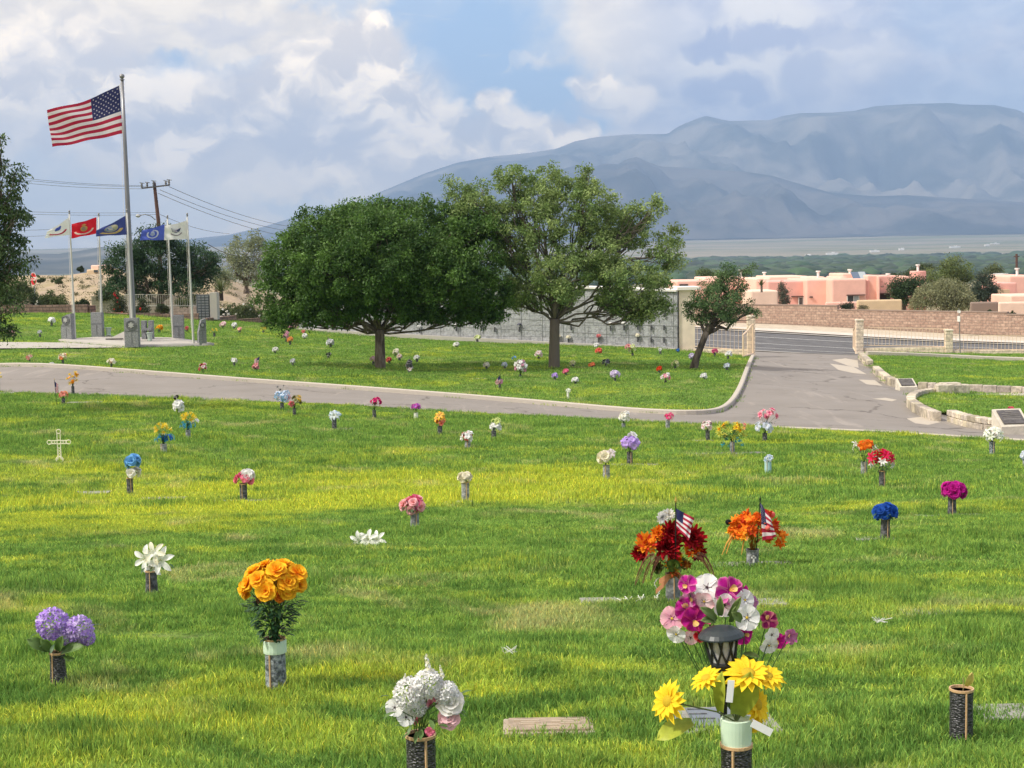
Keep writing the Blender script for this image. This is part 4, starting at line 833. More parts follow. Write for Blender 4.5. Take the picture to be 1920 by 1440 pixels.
def d_army(mb, S, o):
    B = lin(80, 100, 190); poly_on(mb, S, ell(.5, .36, .12, .16), B, o); poly_on(mb, S, ell(.42, .26, .05, .1), B, o * 1.3); poly_on(mb, S, ell(.56, .45, .07, .07), B, o * 1.3)
    arc(mb, S, o, .5, .55, .34, .28, .045, .2, pi - .2, lin(200, 60, 90))
def d_marine(mb, S, o):
    Y_ = lin(205, 170, 95); poly_on(mb, S, ell(.5, .5, .14, .19), Y_, o); poly_on(mb, S, ell(.5, .5, .09, .12), lin(170, 150, 130), o * 1.4); poly_on(mb, S, [(.4, .25), (.5, .16), (.6, .25), (.5, .34)], Y_, o * 1.4)
    arc(mb, S, o, .5, .55, .36, .30, .04, .15, pi - .15, lin(230, 215, 200))
def d_navy(mb, S, o):
    poly_on(mb, S, ell(.5, .42, .22, .27), lin(190, 185, 150), o); poly_on(mb, S, ell(.5, .42, .18, .22), lin(150, 165, 185), o * 1.4); poly_on(mb, S, [(.38, .36), (.5, .44), (.62, .3), (.58, .52), (.46, .56)], lin(215, 205, 190), o * 1.8)
    arc(mb, S, o * 2, .5, .50, .34, .32, .06, .25, pi - .25, lin(215, 185, 120))
def d_air(mb, S, o):
    arc(mb, S, o, .5, .52, .22, .32, .035, -.6, 2 * pi - 1.5, lin(225, 230, 240), 22); poly_on(mb, S, [(.42, .4), (.58, .36), (.6, .58), (.5, .7), (.4, .58)], lin(190, 200, 225), o * 1.3); poly_on(mb, S, ell(.5, .34, .07, .06), lin(225, 228, 235), o * 1.6)
def d_coast(mb, S, o):
    B = lin(90, 95, 130); poly_on(mb, S, [(.3, .3), (.5, .42), (.72, .26), (.66, .5), (.5, .6), (.36, .5)], B, o); poly_on(mb, S, ell(.5, .46, .07, .1), lin(200, 190, 200), o * 1.5); arc(mb, S, o, .5, .5, .25, .24, .02, .4, pi - .4, lin(110, 90, 110))
branch(141, 640, 130, 400, [(130, 407, 0), (88, 434, -.6), (84, 446, -.6), (132, 440, 0)], lin(226, 228, 226), 'service_flag', 'white Army flag with blue emblem and red ribbon on the leftmost short pole', d_army, 'leftmost short pale pole of the service flags')
branch(192, 634, 185, 405, [(181, 407, 0), (134, 420, -.5), (134, 447, -.5), (181, 438, 0)], lin(205, 24, 44), 'service_flag', 'red Marine flag with gold emblem and pale scroll beside the white Army flag', d_marine, 'short pale pole carrying the red flag')
branch(250, 646, 238, 398, [(236, 404, 0), (180, 432, -.6), (180, 443, -.6), (239, 440, 0)], lin(62, 74, 140), 'service_flag', 'blue Navy flag with seal and yellow scroll left of the main pole', d_navy, 'short pale pole standing right beside the main flagpole')
branch(325, 637, 314, 409, [(309, 420, 0), (266, 432, -.5), (262, 450, -.5), (308, 450, 0)], lin(80, 98, 190), 'service_flag', 'bright blue Air Force flag with white round emblem right of the main pole', d_air, 'short pale pole third from the right carrying the bright blue flag' if False else 'short pale pole carrying the bright blue flag')
branch(363, 648, 351, 405, [(352, 413, 0), (309, 423, -.5), (308, 450, -.5), (353, 448, 0)], lin(222, 222, 220), 'service_flag', 'white Coast Guard flag with dark eagle emblem on the rightmost short pole', d_coast, 'rightmost short pale pole of the service flags')
# stop sign
B = P(67, 590, 97); B.z = g1(B.x, B.y); r = empty('stop_sign', B); tag(r, 'red octagonal stop sign on a post at the left beyond the garden', 'sign'); c = P(67, 523, 97) - B
mb = MB(); mb.tube([(0, 0, -.2), (0, .03, c.z + .35)], .03, 6); mb.build('post', steel, r)
M = Matrix.Rotation(-.75, 4, 'Z')
def oct_(rad, y, col, nm, par, m):
    mb = MB(); mb.add([M @ Vector((cos(pi / 8 + k * pi / 4) * rad, y, sin(pi / 8 + k * pi / 4) * rad)) + Vector((0, 0, c.z)) for k in range(8)] + [M @ Vector((cos(pi / 8 + k * pi / 4) * rad, y + .006, sin(pi / 8 + k * pi / 4) * rad)) + Vector((0, 0, c.z)) for k in range(8)], [tuple(range(8)), tuple(range(8, 16))[::-1]] + [((k + 1) % 8, k, 8 + k, 8 + (k + 1) % 8) for k in range(8)]); return mb.build(nm, m, par)
oct_(.44, -.05, 0, 'rim', r, white_m); oct_(.41, -.06, 0, 'face', r, cmat('sign red', 200, 25, 40, rough=.4))
def text(txt, size, m, parent, M4, name='lettering', ext=.003, bold=0):
    cu = bpy.data.curves.new('t', 'FONT'); cu.body = txt; cu.size = size; cu.extrude = ext; cu.offset = bold; cu.align_x = 'CENTER'; cu.align_y = 'CENTER'; t = bpy.data.objects.new('t', cu); COL.objects.link(t)
    dg = bpy.context.evaluated_depsgraph_get(); me = bpy.data.meshes.new_from_object(t.evaluated_get(dg)); bpy.data.objects.remove(t); me.transform(M4); me.materials.clear(); me.materials.append(m); return link(name, me, parent)
text('STOP', .34, white_m, r, Matrix.Translation((0, 0, c.z)) @ M @ Matrix.Translation((0, -.064, 0)) @ Matrix.Rotation(pi / 2, 4, 'X'), bold=.006)
# power pole, lamp, wires
wood = mat('creosote wood', (.11, .06, .05), .9, .2, 3); d0 = 112
B = P(303, 575, d0); r = empty('utility_pole', B); tag(r, 'leaning brown wooden utility pole with crossarm behind the round tree', 'utility pole'); Q = lambda px, py, dy=0: P(px, py, d0 + dy) - B
mb = MB(); mb.tube([(0, 0, -.5), Q(297, 415), Q(289, 342)], [.2, .15, .12], 8); mb.build('pole', wood, r)
mb = MB(); mb.tube([Q(266, 353, -.2), Q(318, 347, -.2)], .075, 4); mb.build('crossarm', cmat('grey timber', 80, 80, 84), r)
for px, py in ((266, 345), (276, 344), (288, 341), (311, 341), (317, 339)):
    mb = MB(); q = Q(px, py + 8, -.2); mb.lathe([(.05, 0), (.09, .05), (.06, .12), (.09, .2), (.06, .27), (.08, .33), (.03, .4)], 8, q); mb.tube([q + Vector((-.15, 0, .42)), q + Vector((.2, 0, .36))], .035, 4); mb.build('insulator', cmat('grey porcelain', 90, 92, 96, rough=.4), r)
mb = MB(); mb.tube([Q(291, 412, -.1), Q(283, 405, -.3), Q(272, 402, -.5), Q(262, 404, -.6)], .035, 6); mb.build('lamp_arm', steel, r)
mb = MB(); mb.lathe([(.001, -.12), (.14, -.08), (.2, 0), (.12, .12), (.03, .15)], 10, Q(259, 405, -.6)); mb.build('lamp_head', cmat('lamp grey', 170, 172, 172), r)
def wire(p0, p1, sag, rad, label, d_a=112, d_b=112, grp='overhead wires'):
    a = P(*p0, d_a); b_ = P(*p1, d_b); mb = MB(); pts = [(a.lerp(b_, t / 16) - a) - Vector((0, 0, sag * 4 * (t / 16) * (1 - t / 16))) for t in range(17)]
    mb.tube(pts, rad, 4); o = mb.build('power_wire', black_m, None, loc=a); tag(o, label, 'wire', grp)
for i, (p0, p1) in enumerate([((-120, 309), (268, 348)), ((-120, 314), (276, 350)), ((-120, 320), (268, 354))]): wire(p0, p1, .35, .016, ['upper', 'middle', 'lower'][i] + ' of the three high wires running left from the utility pole')
for i, (p0, p1) in enumerate([((317, 350), (560, 427)), ((300, 356), (560, 436)), ((296, 362), (560, 447))]): wire(p0, p1, .5, .02, ['top', 'middle', 'bottom'][i] + ' of the three wires descending right from the crossarm', 112, 170)
for i, (p0, p1) in enumerate([((-120, 388), (296, 398)), ((-120, 393), (297, 402)), ((-120, 426), (130, 428)), ((-120, 437), (120, 440))]):
    wire(p0, p1, .2, .014, ['upper thin cable crossing above the service flags', 'lower thin cable crossing above the service flags', 'faint cable behind the Army flag at its upper half', 'faint cable behind the Army flag at its lower edge'][i])
wire((300, 402), (430, 438), .3, .016, 'short cable sloping right from the pole below the lamp', 112, 135); wire((390, 458), (450, 480), .2, .03, 'dark cable right of the round tree against the hills', 120, 150)
# street sign seen edge on
B = hit(1801, 668); r = empty('street_sign', B); tag(r, 'thin steel street sign post seen edge on beyond the right fence', 'sign'); c = P(1798, 578, B.y) - B; mb = MB(); mb.tube([(0, 0, -.2), c], .025, 6); mb.build('post', steel, r)
mb = MB(); mb.box(c * .78 + Vector((-.03, 0, 0)), (.03, .45, .3)); mb.box(c * .93 + Vector((0, 0, 0)), (.02, .5, .14)); mb.build('plate', white_m, r)
# ================================================================ pink houses
pink = mat('pink stucco', lin(236, 188, 172), .9, .05, 1.2, bump=.01, bscale=20); pink2 = mat('salmon stucco', lin(228, 172, 160), .9, .05, 1.2); peach = mat('peach stucco', lin(240, 200, 182), .9, .05, 1.2)
creamw = mat('cream garden stucco', lin(236, 206, 186), .9, .05, 1.2); tanw = mat('tan garden stucco', lin(212, 188, 154), .9, .06, 1.2)
glass = mat('dark window glass', (.05, .06, .065), .08, spec=.8); roofd = mat('roof gravel', (.40, .36, .32), .9)
def bx(px0, px1, ptop, d, depth, root, m, name='wall', pbot=590):
    a = P(px0, ptop, d); b_ = P(px1, ptop, d); z1 = (a.z + b_.z) / 2; z0 = P((px0 + px1) / 2, pbot, d).z - 2; mb = MB(); mb.box(((a.x + b_.x) / 2, d + depth / 2, (z0 + z1) / 2), (b_.x - a.x, depth, z1 - z0), bev=.12); o = mb.build(name, m, None); o.data.transform(Matrix.Translation(-root.location)); o.parent = root
    return o
def flatbox(px0, px1, py0, py1, d, root, m, name, th=.12, parent=None):
    a = P(px0, py0, d); b_ = P(px1, py1, d); mb = MB(); mb.box(((a.x + b_.x) / 2, d, (a.z + b_.z) / 2), (b_.x - a.x, th, a.z - b_.z)); o = mb.build(name, m, None); o.data.transform(Matrix.Translation(-root.location)); o.parent = parent or root; return o
def window(px0, px1, py0, py1, d, root, split_=.55):
    f = flatbox(px0 - 1, px1 + 1, py0 - 1, py1 + 1, d - .03, root, white_m, 'window', .1); a, b_ = px0 + .3, px1 - .3; m_ = a + (b_ - a) * split_
    flatbox(a, m_ - .6, py0, py1, d - .07, root, glass, 'pane', .06, f); flatbox(m_ + .6, b_, py0, py1, d - .07, root, mat('pale glass', (.35, .40, .42), .1, spec=.8), 'pane', .06, f)
def pipe(px, py0, py1, d, root):
    a = P(px, py1, d) - root.location; b_ = P(px, py0, d) - root.location; mb = MB(); mb.tube([a, b_], .12, 8); mb.tube([b_, b_ + Vector((0, 0, .12))], .22, 8); mb.build('chimney', white_m, root)
def house(label, px, d): r = empty('adobe_house', P(px, 578, d)); tag(r, label, 'house', 'pink flat roofed houses'); return r
h = house('low pink flat roofed house partly behind the leaning tree', 1330, 146)
bx(1269, 1375, 526, 146, 9, h, pink); bx(1320, 1400, 520, 149, 8, h, peach); pipe(1389, 508, 524, 150, h); pipe(1433, 512, 520, 152, h); flatbox(1274, 1290, 533, 536, 145.9, h, black_m, 'vent')
h = house('long pink flat roofed house with one small window right of the leaning tree', 1480, 135)
bx(1417, 1445, 522, 142, 9, h, peach); bx(1440, 1513, 527, 136, 8, h, pink2); bx(1512, 1562, 524, 134.5, 10, h, pink); bx(1442, 1516, 518, 144, 8, h, peach); bx(1512, 1547, 519, 141, 5, h, peach, 'parapet'); pipe(1534, 510, 526, 140, h); window(1498, 1512, 558, 574, 135.9, h)
flatbox(1484, 1512, 555, 556.5, 135.9, h, mat('brown fascia', (.12, .07, .06), .8), 'lintel', .3); flatbox(1518, 1524, 556, 558, 134.4, h, black_m, 'vent')
h = house('middle pink house with solar panel, dark porch and round turret', 1620, 132)
bx(1560, 1625, 523, 132, 10, h, pink); bx(1580, 1606, 513, 136, 6, h, pink, 'parapet'); bx(1575, 1590, 519, 135, 6, h, pink, 'parapet'); bx(1626, 1650, 516, 132.5, 9, h, pink); bx(1624, 1630, 524, 132.3, 3, h, pink2); bx(1648, 1706, 518, 134, 9, h, pink); bx(1647, 1650, 517, 131.8, 4, h, pink)
bx(1648, 1680, 517, 133, 1.0, h, pink2, 'porch_beam', 590).scale = (1, 1, 1)
flatbox(1649, 1669, 551, 562, 132.9, h, mat('porch shade', (.035, .025, .022), .9), 'porch_shade', .2); flatbox(1648, 1672, 549.5, 551, 132.8, h, mat('brown fascia', (1, 1, 1)), 'lintel', .3)  # flat near-black panel stands for the shade inside the porch
window(1589, 1610, 555, 566, 131.9, h); flatbox(1588, 1622, 552.5, 554, 131.8, h, mat('brown fascia', (1, 1, 1)), 'lintel', .3); pipe(1593.5, 507, 514, 137, h); pipe(1665, 515, 520, 138, h)
sp0 = P(1598, 516, 134) - h.location; mb = MB(); mb.box(sp0 + Vector((.65, 0, -.12)), (1.3, 1.6, .06), rx=.5); mb.build('solar_panel', mat('solar panel', (.10, .14, .2), .2), h)
mb = MB(); sp0 = P(1618, 516, 134) - h.location; mb.box(sp0 + Vector((0, 0, -.1)), (.6, 1.6, .06), rx=.5); mb.build('solar_panel', mat('grey panel', (.35, .4, .42), .3), h)
tc_ = P(1721, 508, 140) - h.location; mb = MB(); mb.lathe([(.75, -4), (.75, -.08), (.70, 0), (.001, 0)], 20, tc_); mb.build('turret', pink2, h, smooth=False); pipe(1721, 498, 508, 140, h)
h = house('right pink house at the edge of the view beside the parked van', 1895, 128)
bx(1874, 1907, 530, 128, 6, h, pink2); bx(1893, 1960, 517, 131, 9, h, pink); bx(1870, 1890, 515.5, 140, 5, h, pink, 'parapet'); bx(1895, 1990, 553, 120, 5, h, peach); pipe(1907, 505, 517, 132, h); flatbox(1868, 1890, 543, 562, 127.8, h, tanw, 'awning', .8)
# garden walls
def gwall(px0, px1, pt, d, m, lb, th=.3, depth=None):
    r = empty('garden_wall', P((px0 + px1) / 2, 585, d)); tag(r, lb, 'wall'); bx(px0, px1, pt, d, depth or th, r, m); return r
gwall(1408, 1459, 545, 122, creamw, 'cream stucco building wall right of the leaning tree', depth=5)
gwall(1548, 1612, 566, 124, pink, 'pink low garden wall below the middle window'); gwall(1607, 1692, 562, 121, tanw, 'tan curved garden wall below the dark porch')
gwall(1873, 2050, 565, 110, creamw, 'cream garden wall at the right edge of the view'); gwall(1820, 1873, 566, 112, brick, 'stepped brick wall left of the cream garden wall'); 
g_ = gwall(1826, 1866, 566, 114, brick, 'upper step of the brick wall beside the willow', .3)
h2 = empty('small_house', P(185, 512, 165)); tag(h2, 'small beige house on top of the sandy hillside', 'house'); bx(170, 188, 497, 165, 5, h2, peach, pbot=515); bx(162, 205, 505, 164, 6, h2, tanw, pbot=515); flatbox(176, 184, 506, 511, 163.9, h2, glass, 'window')
# white van behind the right house
c = P(1876, 530, 150); r = empty('parked_van', c); tag(r, 'white van with roof rack parked high behind the right pink house', 'van'); W_ = 28 * 150 / F; H_ = .85
mb = MB(); prof = [(-W_ * .5, -.9), (W_ * .5, -.9), (W_ * .52, -.1), (W_ * .36, 0), (W_ * .3, H_ * .95), (W_ * .22, H_), (-W_ * .44, H_), (-W_ * .5, H_ * .8)]
vs = [(x, -.9, z) for x, z in prof] + [(x, .9, z) for x, z in prof]; n = len(prof); mb.add(vs, [tuple(range(n)), tuple(range(n, 2 * n))[::-1]] + [((i + 1) % n, i, n + i, n + (i + 1) % n) for i in range(n)]); mb.build('body', white_m, r)
for x0, x1 in ((-.42, -.12), (-.09, .12), (.15, .29)): mb = MB(); mb.box((W_ * (x0 + x1) / 2, -.91, H_ * .52), (W_ * (x1 - x0), .03, H_ * .5)); mb.build('window', glass, r)
mb = MB(); [mb.box((0, y, H_ + .08), (W_ * .7, .04, .05)) for y in (-.7, .7)]; mb.build('roof_rack', white_m, r)
for x in (-.3, .3): mb = MB(); mb.lathe([(.3, -.1), (.32, 0), (.3, .1)], 14, (W_ * x, -.85, -.9), M=Matrix.Rotation(pi / 2, 3, 'X')); mb.build('wheel', black_m, r)
# pole by the right house
B = P(1908, 540, 160); r = empty('utility_pole', B); tag(r, 'slim brown utility pole rising behind the right pink house', 'utility pole'); mb = MB(); mb.tube([(0, 0, -3), P(1906, 476, 160) - B], .12, 6); mb.build('pole', wood, r); mb = MB(); mb.box(P(1906, 481, 160) - B, (.6, .1, .1)); mb.build('crossarm', wood, r)
# ================================================================ blooms
def petal(L, W, tilt, curl, cup, pt, c0, c1, nu=4, nv=3, ruff=0.0, base=.25, g=None, z0=0.0, ang=0.0, rimc=None):
    vs = []; cs = []; r = .03; z = z0; dl = L / nu
    for i in range(nu + 1):
        t = i / nu; w = W / 2 * max(.02, ((base + (1 - base) * min(1, t * 1.6)) * max(0, 1 - t ** pt) ** .6 if t < 1 else (.02 if pt < 4 else .30)))
        a = tilt - curl * t
        if i: r += dl * cos(a); z += dl * sin(a)
        for j in range(nv + 1):
            s = 2 * j / nv - 1; zz = z + cup * s * s * w + (ruff * sin(7 * s + 5 * t + ang * 3) * t if ruff else 0)
            vs.append((r * cos(ang) - s * w * sin(ang), r * sin(ang) + s * w * cos(ang), zz))
            k = t if rimc is None else t; c = [c0[q] * (1 - k) + c1[q] * k for q in range(3)]
            if rimc is not None and (t > .8 or abs(s) > .8): c = list(rimc)
            cs.append(c)
    fs = [(i * (nv + 1) + j, i * (nv + 1) + j + 1, (i + 1) * (nv + 1) + j + 1, (i + 1) * (nv + 1) + j) for i in range(nu) for j in range(nv)]
    return vs, fs, cs
def mixc(a, b_, t): return tuple(a[i] * (1 - t) + b_[i] * t for i in range(3))
_BC = {}
def bloom(typ, c1, c2=None, lo=False, var=0):
    key = (typ, c1, c2, lo, var)
    if key in _BC: return _BC[key]
    g = random.Random(var * 13 + 5); mb = MB(); d = mixc(c1, (0, 0, 0), .28); c2 = c2 or mixc(c1, (1, 1, 1), .22)
    nu, nv = (2, 1) if lo else (4, 3)
    def P_(*a, **k): vs, fs, cs = petal(*a, nu=k.pop('nu', nu), nv=k.pop('nv', nv), **k); mb.add(vs, fs, cs)
    if typ == 'rose':
        rings = [(6, 1.05, .12, .25), (5, .95, .55, .5), (5, .75, .95, .4), (4, .5, 1.25, .2)] if not lo else [(5, 1.05, .2, .3), (4, .8, .8, .4)]
        for q, (n, L, tl, cu) in enumerate(rings):
            for k in range(n): sh = g.uniform(.85, 1.1); P_(L * g.uniform(.9, 1.08), L * 1.15, tl + g.uniform(-.12, .12), cu, .35, 9, mixc(d, c1, .5 + .1 * q), tuple(min(1, x * sh) for x in c2), ang=2 * pi * (k + q * .5) / n + g.uniform(-.15, .15), z0=.05 * q, ruff=.05)
    elif typ == 'mum':
        for q, (n, L, tl) in enumerate([(16, 1, -.1), (15, .98, .2), (14, .92, .5), (12, .82, .8), (9, .66, 1.1), (5, .5, 1.4)] if not lo else [(7, 1, 0), (6, .85, .6), (3, .6, 1.2)]):
            for k in range(n): sh = g.uniform(.8, 1.15); P_(L * g.uniform(.8, 1.02), .25 if not lo else .4, tl + g.uniform(-.1, .1), -.75 + .5 * tl, .5, 5, mixc(d, c1, .4), tuple(min(1, x * sh) for x in (c1 if (q + k) % 3 else c2)), ang=2 * pi * (k + q * .4) / n + g.uniform(-.08, .08), z0=.04 * q, nu=3 if not lo else 1, nv=1)
    elif typ == 'lily':
        for k in range(6): P_(1.15, .58, .85 if k % 2 else .7, 1.15, .5, 2.2, mixc(c1, (.75, .85, .5), .35), c2, ang=k * pi / 3 + g.uniform(-.1, .1), nu=6, z0=-.25)
        for k in range(5): a = k * 1.257; mb.tube([(0, 0, -.1), (cos(a) * .1, sin(a) * .1, .3), (cos(a) * .2, sin(a) * .2, .48)], .012, 4, (.6, .7, .3)); mb.box((cos(a) * .2, sin(a) * .2, .5), (.05, .05, .03), col=(.55, .38, .1))
    elif typ == 'pansy':
        for k in range(5): P_(.95, 1.02, .25, .35, .25, 12, mixc(c1, c2, .25), c2, ang=k * 2 * pi / 5 + pi / 2, nu=5, nv=5, ruff=.07, z0=.02 * k, base=.35)
        mb.lathe([(.12, .1), (.1, .16), (.001, .18)], 6, (0, 0, 0), (.75, .55, .08) if var % 2 else (.09, .06, .07))
        for k in range(5): a = k * 1.257 + 1.5708; mb.box((cos(a) * .22, sin(a) * .22, .14), (.2, .035, .01), a, (.1, .03, .08))
    elif typ == 'orchid':
        for k, (w, L) in enumerate([(1.1, .95), (.8, .9), (1.0, .8), (1.0, .8), (.8, .9)]): P_(L, w, .5, .7, .5, 10, mixc(c1, (.05, 0, .03), .35), c1, ang=k * 2 * pi / 5 + pi / 2, nu=5, nv=4, ruff=.12, base=.3, rimc=mixc(c1, c2, .35))
        P_(.5, .5, 1.0, .6, .6, 6, (.85, .45, .08), (.95, .7, .3), ang=-pi / 2)
    elif typ == 'sun':
        for q, (n, L, tl) in enumerate([(15, 1, .05), (13, .85, .35)]):
            for k in range(n): P_(L * g.uniform(.88, 1.08), .40, tl + g.uniform(-.1, .1), .25, .4, 2.4, mixc(c1, (.85, .45, .02), .35), c1, ang=2 * pi * (k + q * .5) / n, nu=4 if not lo else 1, nv=2 if not lo else 1)
        mb.lathe([(.30, .02), (.27, .12), (.15, .17), (.001, .18)], 10, (0, 0, 0), mixc(c1, (.45, .3, .03), .6))
    elif typ == 'point':
        for q, (n, L, tl) in enumerate([(7, 1.1, .1), (6, .8, .5)]):
            for k in range(n): P_(L * g.uniform(.85, 1.1), .46, tl, .3, .4, 1.8, mixc(d, c1, .7), c1 if not q else c2, ang=2 * pi * (k + q * .5) / n + g.uniform(-.1, .1), ruff=.04)
    elif typ == 'daisy':
        for k in range(12): P_(1, .3, .15, .2, .3, 4, c1, c2, ang=2 * pi * k / 12, nu=3 if not lo else 1, nv=1)
        mb.lathe([(.2, .05), (.14, .14), (.001, .16)], 8, (0, 0, 0), (.75, .6, .1))
    elif typ == 'hyd':
        n = 90 if not lo else 14
        for i in range(n):
            z = 1 - 1.7 * (i + .5) / n; rr = math.sqrt(max(0, 1 - z * z)); a = i * 2.39996; nn = Vector((rr * cos(a), rr * sin(a), z)); M = nn.to_track_quat('Z', 'Y').to_matrix(); s = .25 if not lo else .5; k_ = g.uniform(.75, 1.15); cc = tuple(min(1, x * k_) for x in (c1 if i % 3 else c2)); a0 = g.uniform(0, 1.5)
            for k in range(4):
                b0 = a0 + k * pi / 2; pts = [(0, 0, 0), (cos(b0 - .55) * s * .7, sin(b0 - .55) * s * .7, .07), (cos(b0) * s * 1.1, sin(b0) * s * 1.1, .02), (cos(b0 + .55) * s * .7, sin(b0 + .55) * s * .7, .07)]
                mb.add([nn * g.uniform(.74, 1.04) + M @ Vector(p) for p in pts], [(0, 1, 2, 3)], [mixc(cc, d, .35), cc, cc, cc])
    elif typ == 'spike':
        for i in range(26 if not lo else 8):
            t = i / 26; rr = .30 * (1 - t * .75); a = i * 2.4; c = Vector((cos(a) * rr, sin(a) * rr, t * 2.2 - .6)); s = .22 * (1 - t * .6)
            nn = Vector((cos(a), sin(a), .5)); M = nn.to_track_quat('Z', 'Y').to_matrix()
            for k in range(4): b0 = k * pi / 2; mb.add([c + M @ Vector(p) for p in [(0, 0, 0), (cos(b0 - .6) * s, sin(b0 - .6) * s, .05), (cos(b0) * s * 1.4, sin(b0) * s * 1.4, 0), (cos(b0 + .6) * s, sin(b0 + .6) * s, .05)]], [(0, 1, 2, 3)], c1 if i % 2 else c2)
        mb.tube([(0, 0, -1), (0, 0, 1.6)], .03, 4, (.35, .45, .25))
    elif typ == 'maple':
        for q in range(6 if not lo else 3):
            nn = Vector((g.uniform(-1, 1), g.uniform(-1, 1), g.uniform(.2, 1))).normalized(); M = nn.to_track_quat('Z', 'Y').to_matrix(); c = Vector((g.uniform(-.4, .4), g.uniform(-.4, .4), g.uniform(-.1, .3))); a0 = g.uniform(0, 6.28); pts = []
            for k in range(14): a = a0 + k * 2 * pi / 14; rr = (1.0 if k % 2 == 0 else .42) * (1.0 if k not in (6, 8, 7) else .6) * .8; pts.append((cos(a) * rr, sin(a) * rr, .15 * sin(3 * a)))
            cc = mixc(c1, c2, g.random()); mb.add([c + M @ Vector((0, 0, .05))] + [c + M @ Vector(p) for p in pts], [(0, 1 + k, 1 + (k + 1) % 14) for k in range(14)], [mixc(cc, (1, .55, .05), .4)] + [cc] * 14)
    elif typ == 'ball':
        mb.lathe([(.001, -1), (.5, -.87), (.87, -.5), (1, 0), (.87, .5), (.5, .87), (.001, 1)], 10, (0, 0, 0), c1)
    elif typ == 'ribbon':
        for k in range(9 if not lo else 5):
            a = k * 2.4; L = g.uniform(.9, 1.6); pr = [Vector((0, 0, 0)), Vector((cos(a) * .5 * L, sin(a) * .5 * L, .25)), Vector((cos(a) * .9 * L, sin(a) * .9 * L, -.3 * L)), Vector((cos(a) * .8 * L, sin(a) * .8 * L, -1.0 * L))]; sd_ = Vector((-sin(a), cos(a), 0)) * .16
            cc = c1 if k % 2 else c2; mb.add([p + sd_ for p in pr] + [p - sd_ for p in pr], [(i, i + 1, 5 + i, 4 + i) for i in range(3)], cc)
    V = np.array(mb.v); geo = (V, mb.f, np.array([list(c) for c in mb.c])); me = bpy.data.meshes.new('bloom'); me.from_pydata(mb.v, [], mb.f); me.materials.append(petal_m)
    ca = me.color_attributes.new('Col', 'FLOAT_COLOR', 'POINT'); a = np.ones((len(V), 4), np.float32); a[:, :3] = geo[2]; ca.data.foreach_set('color', a.ravel()); me.polygons.foreach_set('use_smooth', [True] * len(me.polygons))
    _BC[key] = (geo, me); return _BC[key]
K = dict(white=lin(240, 240, 238), cream=lin(240, 232, 205), orange=lin(255, 160, 42), dorange=lin(225, 84, 12), yellow=lin(248, 218, 50), gold=lin(252, 200, 40), purple=lin(184, 148, 232), lav=lin(212, 190, 240), lilac=lin(228, 208, 232), blue=lin(38, 88, 180), lblue=lin(130, 190, 235), sky=lin(90, 165, 225), pblue=lin(205, 218, 240), pink=lin(240, 120, 160), hot=lin(232, 50, 125), lpink=lin(246, 190, 200), peach=lin(250, 178, 158), red=lin(205, 22, 42), dred=lin(135, 12, 22), maroon=lin(135, 25, 85), magenta=lin(196, 30, 150), navy=lin(35, 40, 90), black=lin(25, 22, 25), teal=lin(60, 175, 195), green=lin(60, 95, 35), ygreen=lin(215, 228, 120), salmon=lin(238, 120, 110), olive=lin(120, 120, 40), grey=lin(190, 195, 200), mauve=lin(190, 120, 160))
LG = [(.03, .085, .03), (.07, .16, .05)]
vmat = {'dark': mat('hammered dark metal', (.060, .062, .068), .5, .45, 22, (.13, .13, .14), bump=.012, bscale=60, metal=.35, obj=True),
        'grey': mat('weathered grey vase', (.21, .22, .24), .6, .3, 18, (.34, .35, .37), bump=.006, bscale=40, metal=.2, obj=True),
        'mottled': mat('mottled zinc vase', (.10, .12, .14), .6, .5, 40, (.27, .30, .33), bump=.008, bscale=50, metal=.2, obj=True),
        'pale': cmat('pale blue plastic vase', 165, 200, 205, rough=.4), 'white': cmat('white plastic vase', 225, 225, 215, rough=.4)}
seam_m = cmat('tan seam', 200, 165, 125, rough=.5)
hamm = bpy.data.materials.new('hammered vase'); hamm.use_nodes = True; T = NT(hamm.node_tree); _p = T.n('ShaderNodeTexCoord').outputs['Object']
_v = T.n('ShaderNodeTexVoronoi', feature='SMOOTH_F1'); T.set(_v.inputs['Vector'], T.vm('MULTIPLY', _p, (1, 1, 1.9))); _v.inputs['Scale'].default_value = 85
_b = T.n('ShaderNodeBsdfPrincipled'); T.set(_b.inputs['Base Color'], T.mix(T.mr(_v.outputs[0], .1, .6), (.13, .13, .14), (.035, .035, .04))); _b.inputs['Roughness'].default_value = .45; _b.inputs['Metallic'].default_value = .4
_n = T.n('ShaderNodeBump'); _n.inputs['Distance'].default_value = .006; _n.invert = True; T.set(_n.inputs['Height'], _v.outputs[0]); T.set(_b.inputs['Normal'], _n.outputs[0]); _o = T.n('ShaderNodeOutputMaterial'); T.set(_o.inputs[0], _b.outputs[0])
